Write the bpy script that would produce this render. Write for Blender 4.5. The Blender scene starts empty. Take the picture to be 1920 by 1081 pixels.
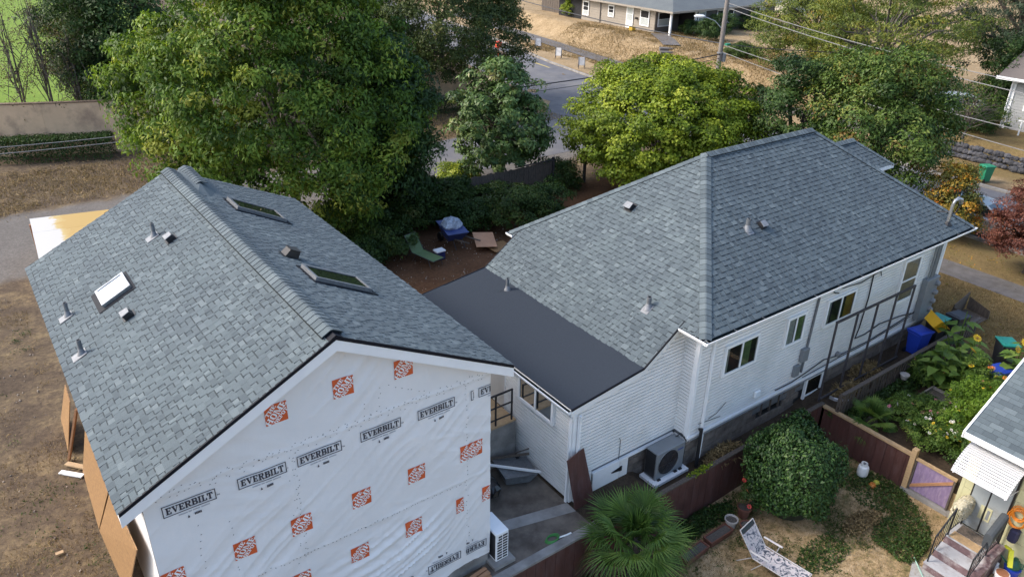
import bpy, math, random
import numpy as np
from mathutils import Matrix, Vector
scene = bpy.context.scene
COL = scene.collection
# ---------------------------------------------------------------- camera, sky, sun, exposure
# world axes follow the plot: X along the side of the white house, Y away from the lot, Z up; camera hovers above the origin
CAM_R = Vector((0.8030, -0.5955, 0.0238)); CAM_F = Vector((0.5311, 0.7169, -0.4516))
CAM_F.normalize(); CAM_R = (CAM_R - CAM_F * CAM_R.dot(CAM_F)).normalized(); CAM_U = CAM_R.cross(CAM_F)
cam_data = bpy.data.cameras.new("camera"); cam = bpy.data.objects.new("camera", cam_data); COL.objects.link(cam)
cam_data.sensor_width = 36.0; cam_data.lens = 27.04; cam_data.clip_end = 900.0; cam_data.clip_start = 0.2
CAMPOS = Vector((0, 0, 13.3))
m = Matrix((CAM_R, CAM_U, -CAM_F)).transposed().to_4x4(); m.translation = CAMPOS
cam.matrix_world = m
scene.camera = cam
SUN_EL = math.radians(40.0); SUN_DIR = Vector((-0.80, 0.60, 0)).normalized()
SUN_DIR = Vector((SUN_DIR.x * math.cos(SUN_EL), SUN_DIR.y * math.cos(SUN_EL), math.sin(SUN_EL)))
world = bpy.data.worlds.new("World"); scene.world = world; world.use_nodes = True
wn = world.node_tree; bg = wn.nodes["Background"]
sky = wn.nodes.new("ShaderNodeTexSky"); sky.sky_type = 'NISHITA'; sky.sun_disc = False
sky.sun_elevation = SUN_EL; sky.sun_rotation = math.atan2(SUN_DIR.x, SUN_DIR.y); sky.air_density = 1.0; sky.dust_density = 3.0
wn.links.new(sky.outputs[0], bg.inputs[0]); bg.inputs[1].default_value = 0.15
sl = bpy.data.lights.new("sun", 'SUN'); sun = bpy.data.objects.new("sun", sl); COL.objects.link(sun)
sl.energy = 1.15; sl.angle = math.radians(16.0); sl.color = (1.0, 0.95, 0.88)
sun.rotation_euler = (-SUN_DIR).to_track_quat('-Z', 'Y').to_euler(); sun.location = (0, 0, 40)
scene.view_settings.view_transform = 'Standard'; scene.view_settings.look = 'None'
scene.view_settings.exposure = 1.28; scene.view_settings.gamma = 1.0; scene.view_settings.use_curve_mapping = False
# ---------------------------------------------------------------- helpers
RNG = random.Random(7); NR = np.random.RandomState(11)
ORG = {}
def link(o): COL.objects.link(o); return o
def thing(name, label, cat, loc=(0, 0, 0), group=None):
    o = bpy.data.objects.new(name, None); link(o); o.location = loc; o.empty_display_size = 0.3
    o["label"] = label; o["category"] = cat
    if group: o["group"] = group
    ORG[o.name] = np.array(loc, float); return o
def tag(o, label, cat, group=None):
    o["label"] = label; o["category"] = cat
    if group: o["group"] = group
    return o
class MB:
    def __init__(self): self.v = []; self.f = []; self.mi = []; self.t = []
    def face(self, pts, tone=0.5, mi=0):
        n = len(self.v); self.v += [tuple(p) for p in pts]; self.f.append(tuple(range(n, n + len(pts)))); self.mi.append(mi); self.t.append(tone)
    def hexa(self, p, tone=0.5, mi=0, skip=()):
        # p: 4 lower + 4 upper corners in the same turning order
        n = len(self.v); self.v += [tuple(q) for q in p]
        fs = [(3, 2, 1, 0), (4, 5, 6, 7), (0, 1, 5, 4), (1, 2, 6, 5), (2, 3, 7, 6), (3, 0, 4, 7)]
        for i, q in enumerate(fs):
            if i in skip: continue
            self.f.append(tuple(n + k for k in q)); self.mi.append(mi); self.t.append(tone)
        return self
    def box(self, x0, x1, y0, y1, z0, z1, tone=0.5, mi=0):
        return self.hexa([(x0, y0, z0), (x1, y0, z0), (x1, y1, z0), (x0, y1, z0), (x0, y0, z1), (x1, y0, z1), (x1, y1, z1), (x0, y1, z1)], tone, mi)
    def bevbox(self, x0, x1, y0, y1, z0, z1, b, tone=0.5, mi=0):
        lv = [(z0, b), (z0 + b, 0), (z1 - b, 0), (z1, b)]; rings = []
        for z, k in lv:
            c = b
            r = [(x0 + c, y0 + k), (x1 - c, y0 + k), (x1 - k, y0 + c), (x1 - k, y1 - c), (x1 - c, y1 - k), (x0 + c, y1 - k), (x0 + k, y1 - c), (x0 + k, y0 + c)]
            if k: r = [(x0 + c + k * .4, y0 + k), (x1 - c - k * .4, y0 + k), (x1 - k, y0 + c + k * .4), (x1 - k, y1 - c - k * .4), (x1 - c - k * .4, y1 - k), (x0 + c + k * .4, y1 - k), (x0 + k, y1 - c - k * .4), (x0 + k, y0 + c + k * .4)]
            rings.append([(x, y, z) for x, y in r])
        return self.loft(rings, tone, mi)
    def loft(self, rings, tone=0.5, mi=0, caps=True, closed=True):
        n = len(self.v); k = len(rings[0])
        for r in rings: self.v += [tuple(p) for p in r]
        for i in range(len(rings) - 1):
            for j in range(k if closed else k - 1):
                a = n + i * k + j; b = n + i * k + (j + 1) % k
                self.f.append((a, b, b + k, a + k)); self.mi.append(mi); self.t.append(tone)
        if caps and closed:
            self.f.append(tuple(n + j for j in reversed(range(k)))); self.mi.append(mi); self.t.append(tone)
            o = n + (len(rings) - 1) * k
            self.f.append(tuple(o + j for j in range(k))); self.mi.append(mi); self.t.append(tone)
        return self
    def tube(self, pts, r, n=8, tone=0.5, mi=0, caps=True):
        pts = [Vector(p) for p in pts]; rs = r if hasattr(r, '__len__') else [r] * len(pts); rings = []; prev = None
        for i, p in enumerate(pts):
            d = (pts[min(i + 1, len(pts) - 1)] - pts[max(i - 1, 0)])
            if d.length < 1e-9: d = Vector((0, 0, 1))
            d.normalize()
            if prev is None: a = d.orthogonal().normalized()
            else:
                a = prev - d * prev.dot(d)
                a = a.normalized() if a.length > 1e-6 else d.orthogonal().normalized()
            prev = a; b = d.cross(a)
            rings.append([p + (a * math.cos(2 * math.pi * k / n) + b * math.sin(2 * math.pi * k / n)) * rs[i] for k in range(n)])
        return self.loft(rings, tone, mi, caps)
    def bar(self, a, b, w, h, up=(0, 0, 1), tone=0.5, mi=0):
        a = Vector(a); b = Vector(b); d = (b - a).normalized(); u = Vector(up); s = d.cross(u)
        if s.length < 1e-5: s = d.orthogonal()
        s.normalize(); u = s.cross(d); s = s * (w / 2); u = u * (h / 2)
        return self.hexa([a - s - u, a + s - u, b + s - u, b - s - u, a - s + u, a + s + u, b + s + u, b - s + u], tone, mi)
    def lathe(self, c, prof, n=16, tone=0.5, mi=0, axis='Z', caps=True):
        rings = []
        for r, h in prof:
            ring = []
            for k in range(n):
                a = 2 * math.pi * k / n; x, y = r * math.cos(a), r * math.sin(a)
                q = (x, y, h) if axis == 'Z' else ((x, -h, y) if axis == 'Y' else (h, x, y))
                ring.append((c[0] + q[0], c[1] + q[1], c[2] + q[2]))
            rings.append(ring)
        return self.loft(rings, tone, mi, caps)
    def prism(self, poly, d, tone=0.5, mi=0):
        # poly: 3-D polygon, d: extrusion vector
        d = Vector(d); n = len(self.v); k = len(poly); p = [Vector(q) for q in poly]
        self.v += [tuple(q) for q in p] + [tuple(q + d) for q in p]
        fs = [tuple(n + j for j in range(k)), tuple(n + k + j for j in reversed(range(k)))]
        for j in range(k): fs.append((n + (j + 1) % k, n + j, n + k + j, n + k + (j + 1) % k))
        for q in fs: self.f.append(q); self.mi.append(mi); self.t.append(tone)
        return self
    def mesh(self, name, mats, org=(0, 0, 0), smooth=False):
        me = bpy.data.meshes.new(name)
        v = np.array(self.v, float) - np.array(org, float)
        me.from_pydata(v.tolist(), [], self.f)
        for mt in (mats if isinstance(mats, (list, tuple)) else [mats]): me.materials.append(mt)
        if any(self.mi): me.polygons.foreach_set("material_index", np.array(self.mi, np.int32))
        at = me.attributes.new("tone", 'FLOAT', 'FACE'); at.data.foreach_set("value", np.array(self.t, np.float32))
        if smooth:
            me.polygons.foreach_set("use_smooth", np.ones(len(self.f), bool))
            try: me.set_sharp_from_angle(angle=math.radians(40))
            except Exception: pass
        me.update(); return me
    def build(self, name, mats, parent=None, smooth=False):
        org = ORG[parent.name] if parent is not None else np.zeros(3)
        o = bpy.data.objects.new(name, self.mesh(name, mats, org, smooth)); link(o)
        if parent is not None: o.parent = parent
        ORG[o.name] = org; return o
def struct(o, kind="structure"): o["kind"] = kind; return o
def single(mb, name, mats, label, cat, group=None, smooth=False): return tag(mb.build(name, mats, None, smooth), label, cat, group)
def children_of(o): return [c for c in bpy.data.objects if c.parent == o]
def copy_tree(o, loc=None, rotz=None, label=None, parent=None, scale=None):
    c = o.copy(); link(c)
    if parent is not None: c.parent = parent
    if loc is not None: c.location = loc
    if rotz is not None: c.rotation_euler = (0, 0, rotz)
    if scale is not None: c.scale = (scale, scale, scale)
    if label: c["label"] = label
    for ch in list(o.children): copy_tree(ch, parent=c)
    return c
# ---------------------------------------------------------------- materials
def newmat(name):
    mt = bpy.data.materials.new(name); mt.use_nodes = True; nt = mt.node_tree
    return mt, nt, nt.nodes["Principled BSDF"]
def nd(nt, typ, **kw):
    n = nt.nodes.new(typ)
    for k, v in kw.items(): setattr(n, k, v)
    return n
def ramp(nt, fac, stops, interp='LINEAR'):
    r = nd(nt, "ShaderNodeValToRGB"); r.color_ramp.interpolation = interp; e = r.color_ramp.elements
    while len(e) < len(stops): e.new(0.5)
    for i, (p, c) in enumerate(stops): e[i].position = p; e[i].color = (*c, 1)
    if fac is not None: nt.links.new(fac, r.inputs[0])
    return r.outputs[0]
def noise(nt, scale, detail=4, rough=0.55, vec=None, dist=0.0):
    n = nd(nt, "ShaderNodeTexNoise"); n.inputs["Scale"].default_value = scale; n.inputs["Detail"].default_value = detail
    n.inputs["Roughness"].default_value = rough; n.inputs["Distortion"].default_value = dist
    if vec is not None: nt.links.new(vec, n.inputs["Vector"])
    return n.outputs["Fac"]
def mix(nt, fac, a, b, mode='MIX'):
    n = nd(nt, "ShaderNodeMix", data_type='RGBA', blend_type=mode)
    for s, v in ((n.inputs[0], fac), (n.inputs[6], a), (n.inputs[7], b)):
        if isinstance(v, (int, float)): s.default_value = v
        elif isinstance(v, tuple): s.default_value = (*v, 1)
        else: nt.links.new(v, s)
    return n.outputs[2]
def math_(nt, op, a, b=None, c=None, clamp=False):
    n = nd(nt, "ShaderNodeMath", operation=op, use_clamp=clamp)
    for i, v in enumerate((a, b, c)):
        if v is None: continue
        if isinstance(v, (int, float)): n.inputs[i].default_value = v
        else: nt.links.new(v, n.inputs[i])
    return n.outputs[0]
def bump(nt, p, h, strength=0.3, dist=0.02):
    b = nd(nt, "ShaderNodeBump"); b.inputs["Strength"].default_value = strength; b.inputs["Distance"].default_value = dist
    nt.links.new(h, b.inputs["Height"]); nt.links.new(b.outputs[0], p.inputs["Normal"])
def geo_pos(nt): return nd(nt, "ShaderNodeNewGeometry").outputs["Position"]
def coord(nt): return nd(nt, "ShaderNodeTexCoord").outputs["Object"]
def pm(name, c, rough=0.6, var=0.25, scale=6.0, metal=0.0, bmp=0.0, bscale=60.0, dirt=None, dscale=1.5, spec=0.5, stretch=None, tone=0.0):
    """plain painted / natural surface: base colour, soft tonal variation, optional dirt stains and fine relief"""
    mt, nt, p = newmat(name); v = geo_pos(nt)
    if stretch:
        mp = nd(nt, "ShaderNodeMapping"); mp.inputs["Scale"].default_value = stretch; nt.links.new(v, mp.inputs[0]); v = mp.outputs[0]
    n1 = noise(nt, scale, 5, 0.6, v)
    lo = tuple(x * (1 - var) for x in c); hi = tuple(min(1, x * (1 + var * 0.8)) for x in c)
    col = ramp(nt, n1, [(0.28, lo), (0.72, hi)])
    if dirt:
        dn = noise(nt, dscale, 6, 0.65, v); fac = ramp(nt, dn, [(0.48, (0, 0, 0)), (0.7, (1, 1, 1))]); col = mix(nt, fac, col, dirt)
    if tone:
        a = nd(nt, "ShaderNodeAttribute", attribute_name="tone").outputs["Fac"]
        k = math_(nt, 'MULTIPLY_ADD', a, tone, 1 - tone / 2); col = mix(nt, 1.0, col, mixv(nt, k), 'MULTIPLY')
    nt.links.new(col, p.inputs["Base Color"]); p.inputs["Roughness"].default_value = rough; p.inputs["Metallic"].default_value = metal
    p.inputs["Specular IOR Level"].default_value = spec
    if bmp: bump(nt, p, noise(nt, bscale, 4, 0.6, v), bmp, 0.01)
    return mt
def mixv(nt, val):
    c = nd(nt, "ShaderNodeCombineColor")
    for i in range(3): nt.links.new(val, c.inputs[i])
    return c.outputs[0]
def leafmat(name, stops, trans=0.25, rough=0.5, spec=0.25):
    mt, nt, p = newmat(name)
    a = nd(nt, "ShaderNodeAttribute", attribute_name="tone").outputs["Fac"]
    col = ramp(nt, a, stops); nt.links.new(col, p.inputs["Base Color"])
    p.inputs["Roughness"].default_value = rough; p.inputs["Specular IOR Level"].default_value = spec
    tr = nd(nt, "ShaderNodeBsdfTranslucent"); nt.links.new(mix(nt, 1.0, col, (1.0, 1.0, 0.55), 'MULTIPLY'), tr.inputs[0])
    mx = nd(nt, "ShaderNodeMixShader"); mx.inputs[0].default_value = trans
    nt.links.new(p.outputs[0], mx.inputs[1]); nt.links.new(tr.outputs[0], mx.inputs[2]); nt.links.new(mx.outputs[0], nt.nodes["Material Output"].inputs[0])
    return mt
def glassmat(name, tint=(0.55, 0.6, 0.6), refl=0.12):
    mt, nt, p = newmat(name); nt.nodes.remove(p)
    tr = nd(nt, "ShaderNodeBsdfTransparent"); tr.inputs[0].default_value = (*tint, 1)
    gl = nd(nt, "ShaderNodeBsdfGlossy"); gl.inputs["Roughness"].default_value = 0.02
    fr = nd(nt, "ShaderNodeFresnel"); fr.inputs[0].default_value = 1.5
    f = math_(nt, 'ADD', fr.outputs[0], refl, clamp=True)
    mx = nd(nt, "ShaderNodeMixShader"); nt.links.new(f, mx.inputs[0]); nt.links.new(tr.outputs[0], mx.inputs[1]); nt.links.new(gl.outputs[0], mx.inputs[2])
    nt.links.new(mx.outputs[0], nt.nodes["Material Output"].inputs[0]); return mt
def shinglemat(name, stops):
    mt, nt, p = newmat(name)
    a = nd(nt, "ShaderNodeAttribute", attribute_name="tone").outputs["Fac"]; v = geo_pos(nt)
    g = noise(nt, 160, 2, 0.7, v); big = noise(nt, 0.9, 4, 0.6, v)
    col = ramp(nt, a, stops)
    col = mix(nt, 1.0, col, ramp(nt, g, [(0.3, (0.68, 0.68, 0.68)), (0.72, (1.3, 1.3, 1.3))]), 'MULTIPLY')
    col = mix(nt, 1.0, col, ramp(nt, big, [(0.35, (0.92, 0.92, 0.93)), (0.65, (1.07, 1.07, 1.05))]), 'MULTIPLY')
    nt.links.new(col, p.inputs["Base Color"]); p.inputs["Roughness"].default_value = 0.85; p.inputs["Specular IOR Level"].default_value = 0.25
    bump(nt, p, g, 0.35, 0.004); return mt
M = {}
M['shingle'] = shinglemat("shingle_granules", [(0.0, (0.012, 0.016, 0.020)), (0.12, (0.026, 0.033, 0.038)), (0.3, (0.070, 0.088, 0.099)), (0.6, (0.107, 0.133, 0.146)), (1.0, (0.165, 0.197, 0.208))])
M['torch'] = pm("mineral_membrane", (0.036, 0.044, 0.056), 0.95, 0.12, 30.0, bmp=0.4, bscale=120, spec=0.12)
M['wrap'] = pm("house_wrap_film", (0.77, 0.775, 0.78), 0.40, 0.04, 1.2, bmp=0.5, bscale=9)
M['white'] = pm("white_paint", (0.84, 0.85, 0.85), 0.45, 0.05, 3)
M['siding'] = pm("white_vinyl", (0.80, 0.795, 0.775), 0.42, 0.06, 1.2, dirt=(0.66, 0.66, 0.63), dscale=0.7)
M['black'] = pm("black_metal", (0.012, 0.013, 0.016), 0.5, 0.2)
M['drip'] = pm("dark_drip_edge", (0.006, 0.008, 0.014), 0.6, 0.2, spec=0.2)
M['galv'] = pm("galvanised_metal", (0.42, 0.43, 0.44), 0.35, 0.3, 20, metal=0.8, dirt=(0.2, 0.2, 0.2))
M['lead'] = pm("lead_flashing", (0.22, 0.23, 0.245), 0.55, 0.25, 15, metal=0.15)
M['pipegrey'] = pm("grey_pvc", (0.14, 0.15, 0.16), 0.5, 0.3, 14)
M['glass'] = glassmat("window_glass", (0.8, 0.85, 0.84), 0.04)
M['skyglass'] = glassmat("skylight_glass", (0.5, 0.55, 0.5), 0.5); M['skyglass2'] = glassmat("shaded_skylight_glass", (0.9, 0.92, 0.85), 0.10)
M['orange'] = pm("orange_print", (0.62, 0.105, 0.028), 0.45, 0.06, 3)
M['ink'] = pm("dark_print", (0.025, 0.028, 0.045), 0.5, 0.15, 8)
M['inkgrey'] = pm("grey_print", (0.30, 0.33, 0.38), 0.5, 0.15, 8)
M['osb'] = pm("osb_board", (0.29, 0.165, 0.068), 0.7, 0.6, 34, bmp=0.3, bscale=40, dirt=(0.20, 0.105, 0.042), dscale=13, stretch=(1, 1, .45))
M['lumber'] = pm("pale_lumber", (0.42, 0.29, 0.16), 0.65, 0.25, 9, stretch=(1, 1, 6))
M['oldwood'] = pm("weathered_wood", (0.105, 0.085, 0.07), 0.8, 0.45, 8, bmp=0.4, bscale=30, stretch=(3, 3, 0.7))
M['brownboard'] = pm("brown_painted_wall", (0.085, 0.034, 0.028), 0.65, 0.3, 2.5, bmp=0.2, bscale=20, dirt=(0.11, 0.06, 0.055), dscale=3, stretch=(2, 2, 0.5))
M['concrete'] = pm("concrete", (0.27, 0.26, 0.245), 0.85, 0.25, 3, bmp=0.3, bscale=50, dirt=(0.15, 0.14, 0.13), dscale=1.2)
M['block'] = pm("concrete_block", (0.17, 0.145, 0.125), 0.9, 0.35, 5, bmp=0.5, bscale=45, dirt=(0.09, 0.07, 0.06), dscale=2, tone=0.4)
M['rust'] = pm("rusty_steel", (0.05, 0.045, 0.05), 0.6, 0.4, 12)
M['dark'] = pm("dark_interior", (0.015, 0.015, 0.017), 0.9, 0.2)
M['cable'] = pm("black_cable", (0.02, 0.02, 0.024), 0.5, 0.2)
M['greymetal'] = pm("grey_enamel", (0.20, 0.215, 0.225), 0.4, 0.1, 4)
M['grill'] = pm("black_grill", (0.02, 0.02, 0.022), 0.5, 0.2)
# ---------------------------------------------------------------- ground
def smooth01(x): x = np.clip(x, 0, 1); return x * x * (3 - 2 * x)
def yard_z(s): return -1.7 + 0.05 * (np.clip(s, 4, 19.05) - 11)
def ground_z(s, t):
    z = np.zeros_like(s)
    # lower strip of soil beside the house
    low = smooth01((s - 11.9) / 0.5) * smooth01((20 - s) / 2.5) * smooth01((11.1 - t) / 0.35)
    z = z - 0.33 * low
    # bank and raised lot across the street
    edge = 49.9 + 0.0 * s
    bank = smooth01((s - 50.4 - np.clip(t - 45, 0, 60) * 0.14) / 3.4) * 1.5 * smooth01((t - 22) / 6)
    bank2 = smooth01((s - 49.0) / 1.0) * 0.75 * (1 - smooth01((t - 22) / 6)) * smooth01((t + 40) / 20)
    z = z + bank + bank2
    z = z + smooth01((s - 75) / 90) * 4.0
    return z
def vnoise(x, y, seed=0):
    xi = np.floor(x).astype(np.int64); yi = np.floor(y).astype(np.int64); fx = x - xi; fy = y - yi
    def h(a, b):
        n = (a * 374761393 + b * 668265263 + seed * 1442695) & 0x7fffffff
        n = ((n ^ (n >> 13)) * 1274126177) & 0x7fffffff
        return ((n ^ (n >> 16)) & 0xffff) / 65535.0
    ux = fx * fx * (3 - 2 * fx); uy = fy * fy * (3 - 2 * fy)
    return (h(xi, yi) * (1 - ux) + h(xi + 1, yi) * ux) * (1 - uy) + (h(xi, yi + 1) * (1 - ux) + h(xi + 1, yi + 1) * ux) * uy
def grid_patch(mb, ss, ts, zf, rough=0.03, tone=0.5):
    S, T = np.meshgrid(ss, ts, indexing='ij'); Z = zf(S, T)
    # fade the small unevenness at the rim so that neighbouring patches meet
    e = np.minimum.reduce([smooth01((S - ss[0]) / 0.5), smooth01((ss[-1] - S) / 0.5), smooth01((T - ts[0]) / 0.5), smooth01((ts[-1] - T) / 0.5)])
    Z = Z + e * rough * (vnoise(S * 0.9, T * 0.9, 3) + 0.5 * vnoise(S * 2.3, T * 2.3, 5) - 0.9)
    n = len(mb.v); k = len(ts)
    mb.v += list(zip(S.ravel().tolist(), T.ravel().tolist(), Z.ravel().tolist()))
    for i in range(len(ss) - 1):
        for j in range(k - 1):
            a = n + i * k + j
            mb.f.append((a, a + k, a + k + 1, a + 1)); mb.mi.append(0); mb.t.append(tone)
def lin(a, b, step): return np.linspace(a, b, max(2, int(round((b - a) / step)) + 1))
def cat_(*a): return np.unique(np.concatenate(a))
gm = MB()
grid_patch(gm, cat_(lin(-300, -20, 40), lin(-20, 6, 0.6)), cat_(lin(-120, 0, 20), lin(0, 50, 0.8), lin(50, 500, 30)), ground_z)
grid_patch(gm, cat_(lin(6, 19.05, 0.4)), cat_(lin(9.87, 12, 0.18), lin(12, 50, 0.8), lin(50, 500, 30)), ground_z)
def gz_garden(s, t): return np.where(t < 9.29, -0.32 + 0.32 * smooth01((s - 20) / 9), 0.0)
grid_patch(gm, cat_(lin(19.05, 31, 0.5)), cat_(lin(9.3, 12, 0.3), lin(12, 50, 0.8), lin(50, 500, 30)), ground_z)
grid_patch(gm, cat_(lin(19.05, 31, 0.5)), cat_(lin(-120, 0, 20), lin(0, 9.28, 0.4), [9.3]), gz_garden)
grid_patch(gm, cat_(lin(31, 80, 0.8), lin(80, 500, 20)), cat_(lin(-120, 0, 15), lin(0, 80, 1.2), lin(80, 500, 20)), ground_z)
mt, nt, p = newmat("ground_soil")
pos = geo_pos(nt); sx = nd(nt, "ShaderNodeSeparateXYZ"); nt.links.new(pos, sx.inputs[0])
wob = noise(nt, 0.55, 5, 0.6, pos); wob2 = noise(nt, 0.37, 5, 0.6, nd(nt, "ShaderNodeMapping").outputs[0])
X = math_(nt, 'ADD', sx.outputs[0], math_(nt, 'MULTIPLY_ADD', wob, 3.0, -1.5))
Y = math_(nt, 'ADD', sx.outputs[1], math_(nt, 'MULTIPLY_ADD', noise(nt, 0.48, 5, 0.6, pos, 0.6), 2.6, -1.3))
def step_(v, a, b):
    n = nd(nt, "ShaderNodeMapRange", interpolation_type='SMOOTHSTEP'); nt.links.new(v, n.inputs[0])
    n.inputs[1].default_value = a; n.inputs[2].default_value = b; return n.outputs[0]
def boxmask(x0, x1, y0, y1, soft=0.7):
    f = None
    for v, a, b in ((X, x0, x1), (Y, y0, y1)):
        if a is not None: q = step_(v, a - soft, a + soft); f = q if f is None else math_(nt, 'MULTIPLY', f, q)
        if b is not None: q = math_(nt, 'SUBTRACT', 1.0, step_(v, b - soft, b + soft)); f = q if f is None else math_(nt, 'MULTIPLY', f, q)
    return f
fine = noise(nt, 9, 8, 0.72, pos); mid = math_(nt, 'ADD', math_(nt, 'MULTIPLY', noise(nt, 0.8, 6, 0.7, pos), 0.55), math_(nt, 'MULTIPLY', noise(nt, 4.2, 6, 0.75, pos), 0.45)); grit = noise(nt, 40, 5, 0.7, pos)
dirt = ramp(nt, mid, [(0.34, (0.060, 0.044, 0.032)), (0.46, (0.100, 0.074, 0.052)), (0.54, (0.140, 0.104, 0.066)), (0.62, (0.215, 0.160, 0.092)), (0.72, (0.115, 0.105, 0.05))])
straw = ramp(nt, mid, [(0.34, (0.15, 0.14, 0.06)), (0.42, (0.26, 0.185, 0.10)), (0.55, (0.34, 0.25, 0.145)), (0.68, (0.45, 0.345, 0.21))])
red = ramp(nt, mid, [(0.3, (0.085, 0.042, 0.022)), (0.7, (0.16, 0.085, 0.045))])
soil = ramp(nt, mid, [(0.3, (0.035, 0.025, 0.018)), (0.7, (0.085, 0.062, 0.042))])
grassy = ramp(nt, mid, [(0.3, (0.10, 0.075, 0.035)), (0.5, (0.19, 0.135, 0.06)), (0.66, (0.14, 0.125, 0.045)), (0.8, (0.25, 0.18, 0.08))])
field = ramp(nt, mid, [(0.3, (0.10, 0.165, 0.025)), (0.5, (0.15, 0.23, 0.032)), (0.7, (0.21, 0.26, 0.06))])
gravel = ramp(nt, mid, [(0.3, (0.115, 0.105, 0.095)), (0.7, (0.185, 0.17, 0.155))])
yardc = ramp(nt, mid, [(0.34, (0.07, 0.095, 0.026)), (0.41, (0.17, 0.145, 0.062)), (0.48, (0.36, 0.255, 0.135)), (0.58, (0.50, 0.365, 0.215)), (0.70, (0.42, 0.27, 0.15))])
col = dirt
for mk, c in ((boxmask(-60, 36, 32.6, 39.6, 0.5), gravel), (boxmask(10.5, 31, 20.5, 29, 0.6), red), (boxmask(9, 26.5, None, 12.2, 0.6), soil),
              (boxmask(26.2, 36, None, 24, 0.6), grassy), (boxmask(17.5, 26.5, None, 9.3, 0.5), soil), (boxmask(30, 49, 41, 48, 0.8), straw), (boxmask(45.0, None, None, None, 0.8), straw),
              (boxmask(46, 60, None, 24, 1.0), grassy), (boxmask(-200, 22, 51, None, 1.0), field)):
    col = mix(nt, mk, col, c)
# neighbour's sunken lawn
yl = math_(nt, 'LESS_THAN', sx.outputs[2], -0.6); col = mix(nt, yl, col, yardc)
col = mix(nt, 1.0, col, ramp(nt, fine, [(0.25, (0.62, 0.62, 0.62)), (0.75, (1.35, 1.35, 1.35))]), 'MULTIPLY')
col = mix(nt, 1.0, col, ramp(nt, grit, [(0.3, (0.75, 0.75, 0.75)), (0.7, (1.22, 1.22, 1.22))]), 'MULTIPLY')
nt.links.new(col, p.inputs["Base Color"]); p.inputs["Roughness"].default_value = 0.95; p.inputs["Specular IOR Level"].default_value = 0.15
bump(nt, p, math_(nt, 'ADD', fine, math_(nt, 'MULTIPLY', grit, 0.5)), 0.45, 0.05)
M['ground'] = mt
struct(gm.build("ground", mt))
ym = MB(); grid_patch(ym, lin(6, 19.05, 0.3), cat_(lin(-120, 0, 20), lin(0, 9.87, 0.3)), lambda s, t: yard_z(s), 0.06)
struct(ym.build("yard", mt))
eb = MB(); eb.face([(6.0, -120, -2.1), (6.0, 9.86, -2.1), (6.0, 9.86, 0), (6.0, -120, 0)]); eb.face([(19.055, -120, -1.6), (19.055, 9.3, -1.6), (19.055, 9.3, -.30), (19.055, -120, -.30)]); struct(eb.build('earth_bank', mt))
M['asphalt'] = pm("asphalt", (0.115, 0.115, 0.125), 0.9, 0.22, 1.2, bmp=0.4, bscale=90, dirt=(0.16, 0.155, 0.15), dscale=0.35)
M['path'] = pm("worn_path", (0.125, 0.115, 0.11), 0.9, 0.3, 2.5, bmp=0.4, bscale=70, dirt=(0.085, 0.075, 0.06), dscale=1.3)
def sheet(name, poly, z, mat, kind="structure"):
    mb = MB(); mb.face([(x, y, z if not callable(z) else z(x, y)) for x, y in poly]); return struct(mb.build(name, mat), kind)
def strip(name, L, R, zs, mat):
    mb = MB()
    for i in range(len(L) - 1):
        mb.face([(*L[i], zs[i]), (*R[i], zs[i]), (*R[i + 1], zs[i + 1]), (*L[i + 1], zs[i + 1])])
    o = mb.build(name, mat); return struct(o)
# street beyond the house runs along Y, the side lane joins it
sheet("street", [(36.0, -90), (43.6, -90), (43.6, 46), (45.2, 56), (47.6, 66), (53, 95), (60, 130), (52, 130), (45, 96), (41, 70), (38.2, 58), (36.0, 46)], 0.006, M['asphalt'])
sheet("lane", [(16, 33.6), (36.2, 33.9), (36.2, 44.5), (33.5, 41.8), (28, 39.9), (16, 39.2)], 0.010, M['asphalt'])
strip("far_sidewalk", [(48.3, 24), (48.5, 45), (49.6, 55), (51.3, 66), (54.5, 90)], [(50.0, 24), (50.2, 45), (51.4, 55), (53.2, 66), (56.5, 90)], [0.06, 0.06, 0.07, 0.09, 0.12], M['path'])
strip("sidewalk", [(31.05, -30), (31.05, 33)], [(32.55, -30), (32.55, 33)], [0.012, 0.012], M['path'])
km = MB()
kp = [(43.75, -60), (43.75, 46), (45.35, 56), (47.75, 66), (53.2, 95)]
for a, b in zip(kp[:-1], kp[1:]): km.bar((*a, 0.05), (*b, 0.05), 0.16, 0.16)
for a, b in (((35.9, -60), (35.9, 33.5)),): km.bar((*a, 0.05), (*b, 0.05), 0.16, 0.16)
struct(km.build("kerb", M['concrete']))
mk = MB(); mk.face([(44.25, 56.9, .011), (44.0, 56.8, .011), (43.75, 54.3, .011), (43.9, 54.2, .011)])
M['roadyellow'] = pm("worn_yellow_paint", (0.42, 0.33, 0.10), 0.8, 0.2)
struct(mk.build("road_marking", M['roadyellow']))
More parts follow.
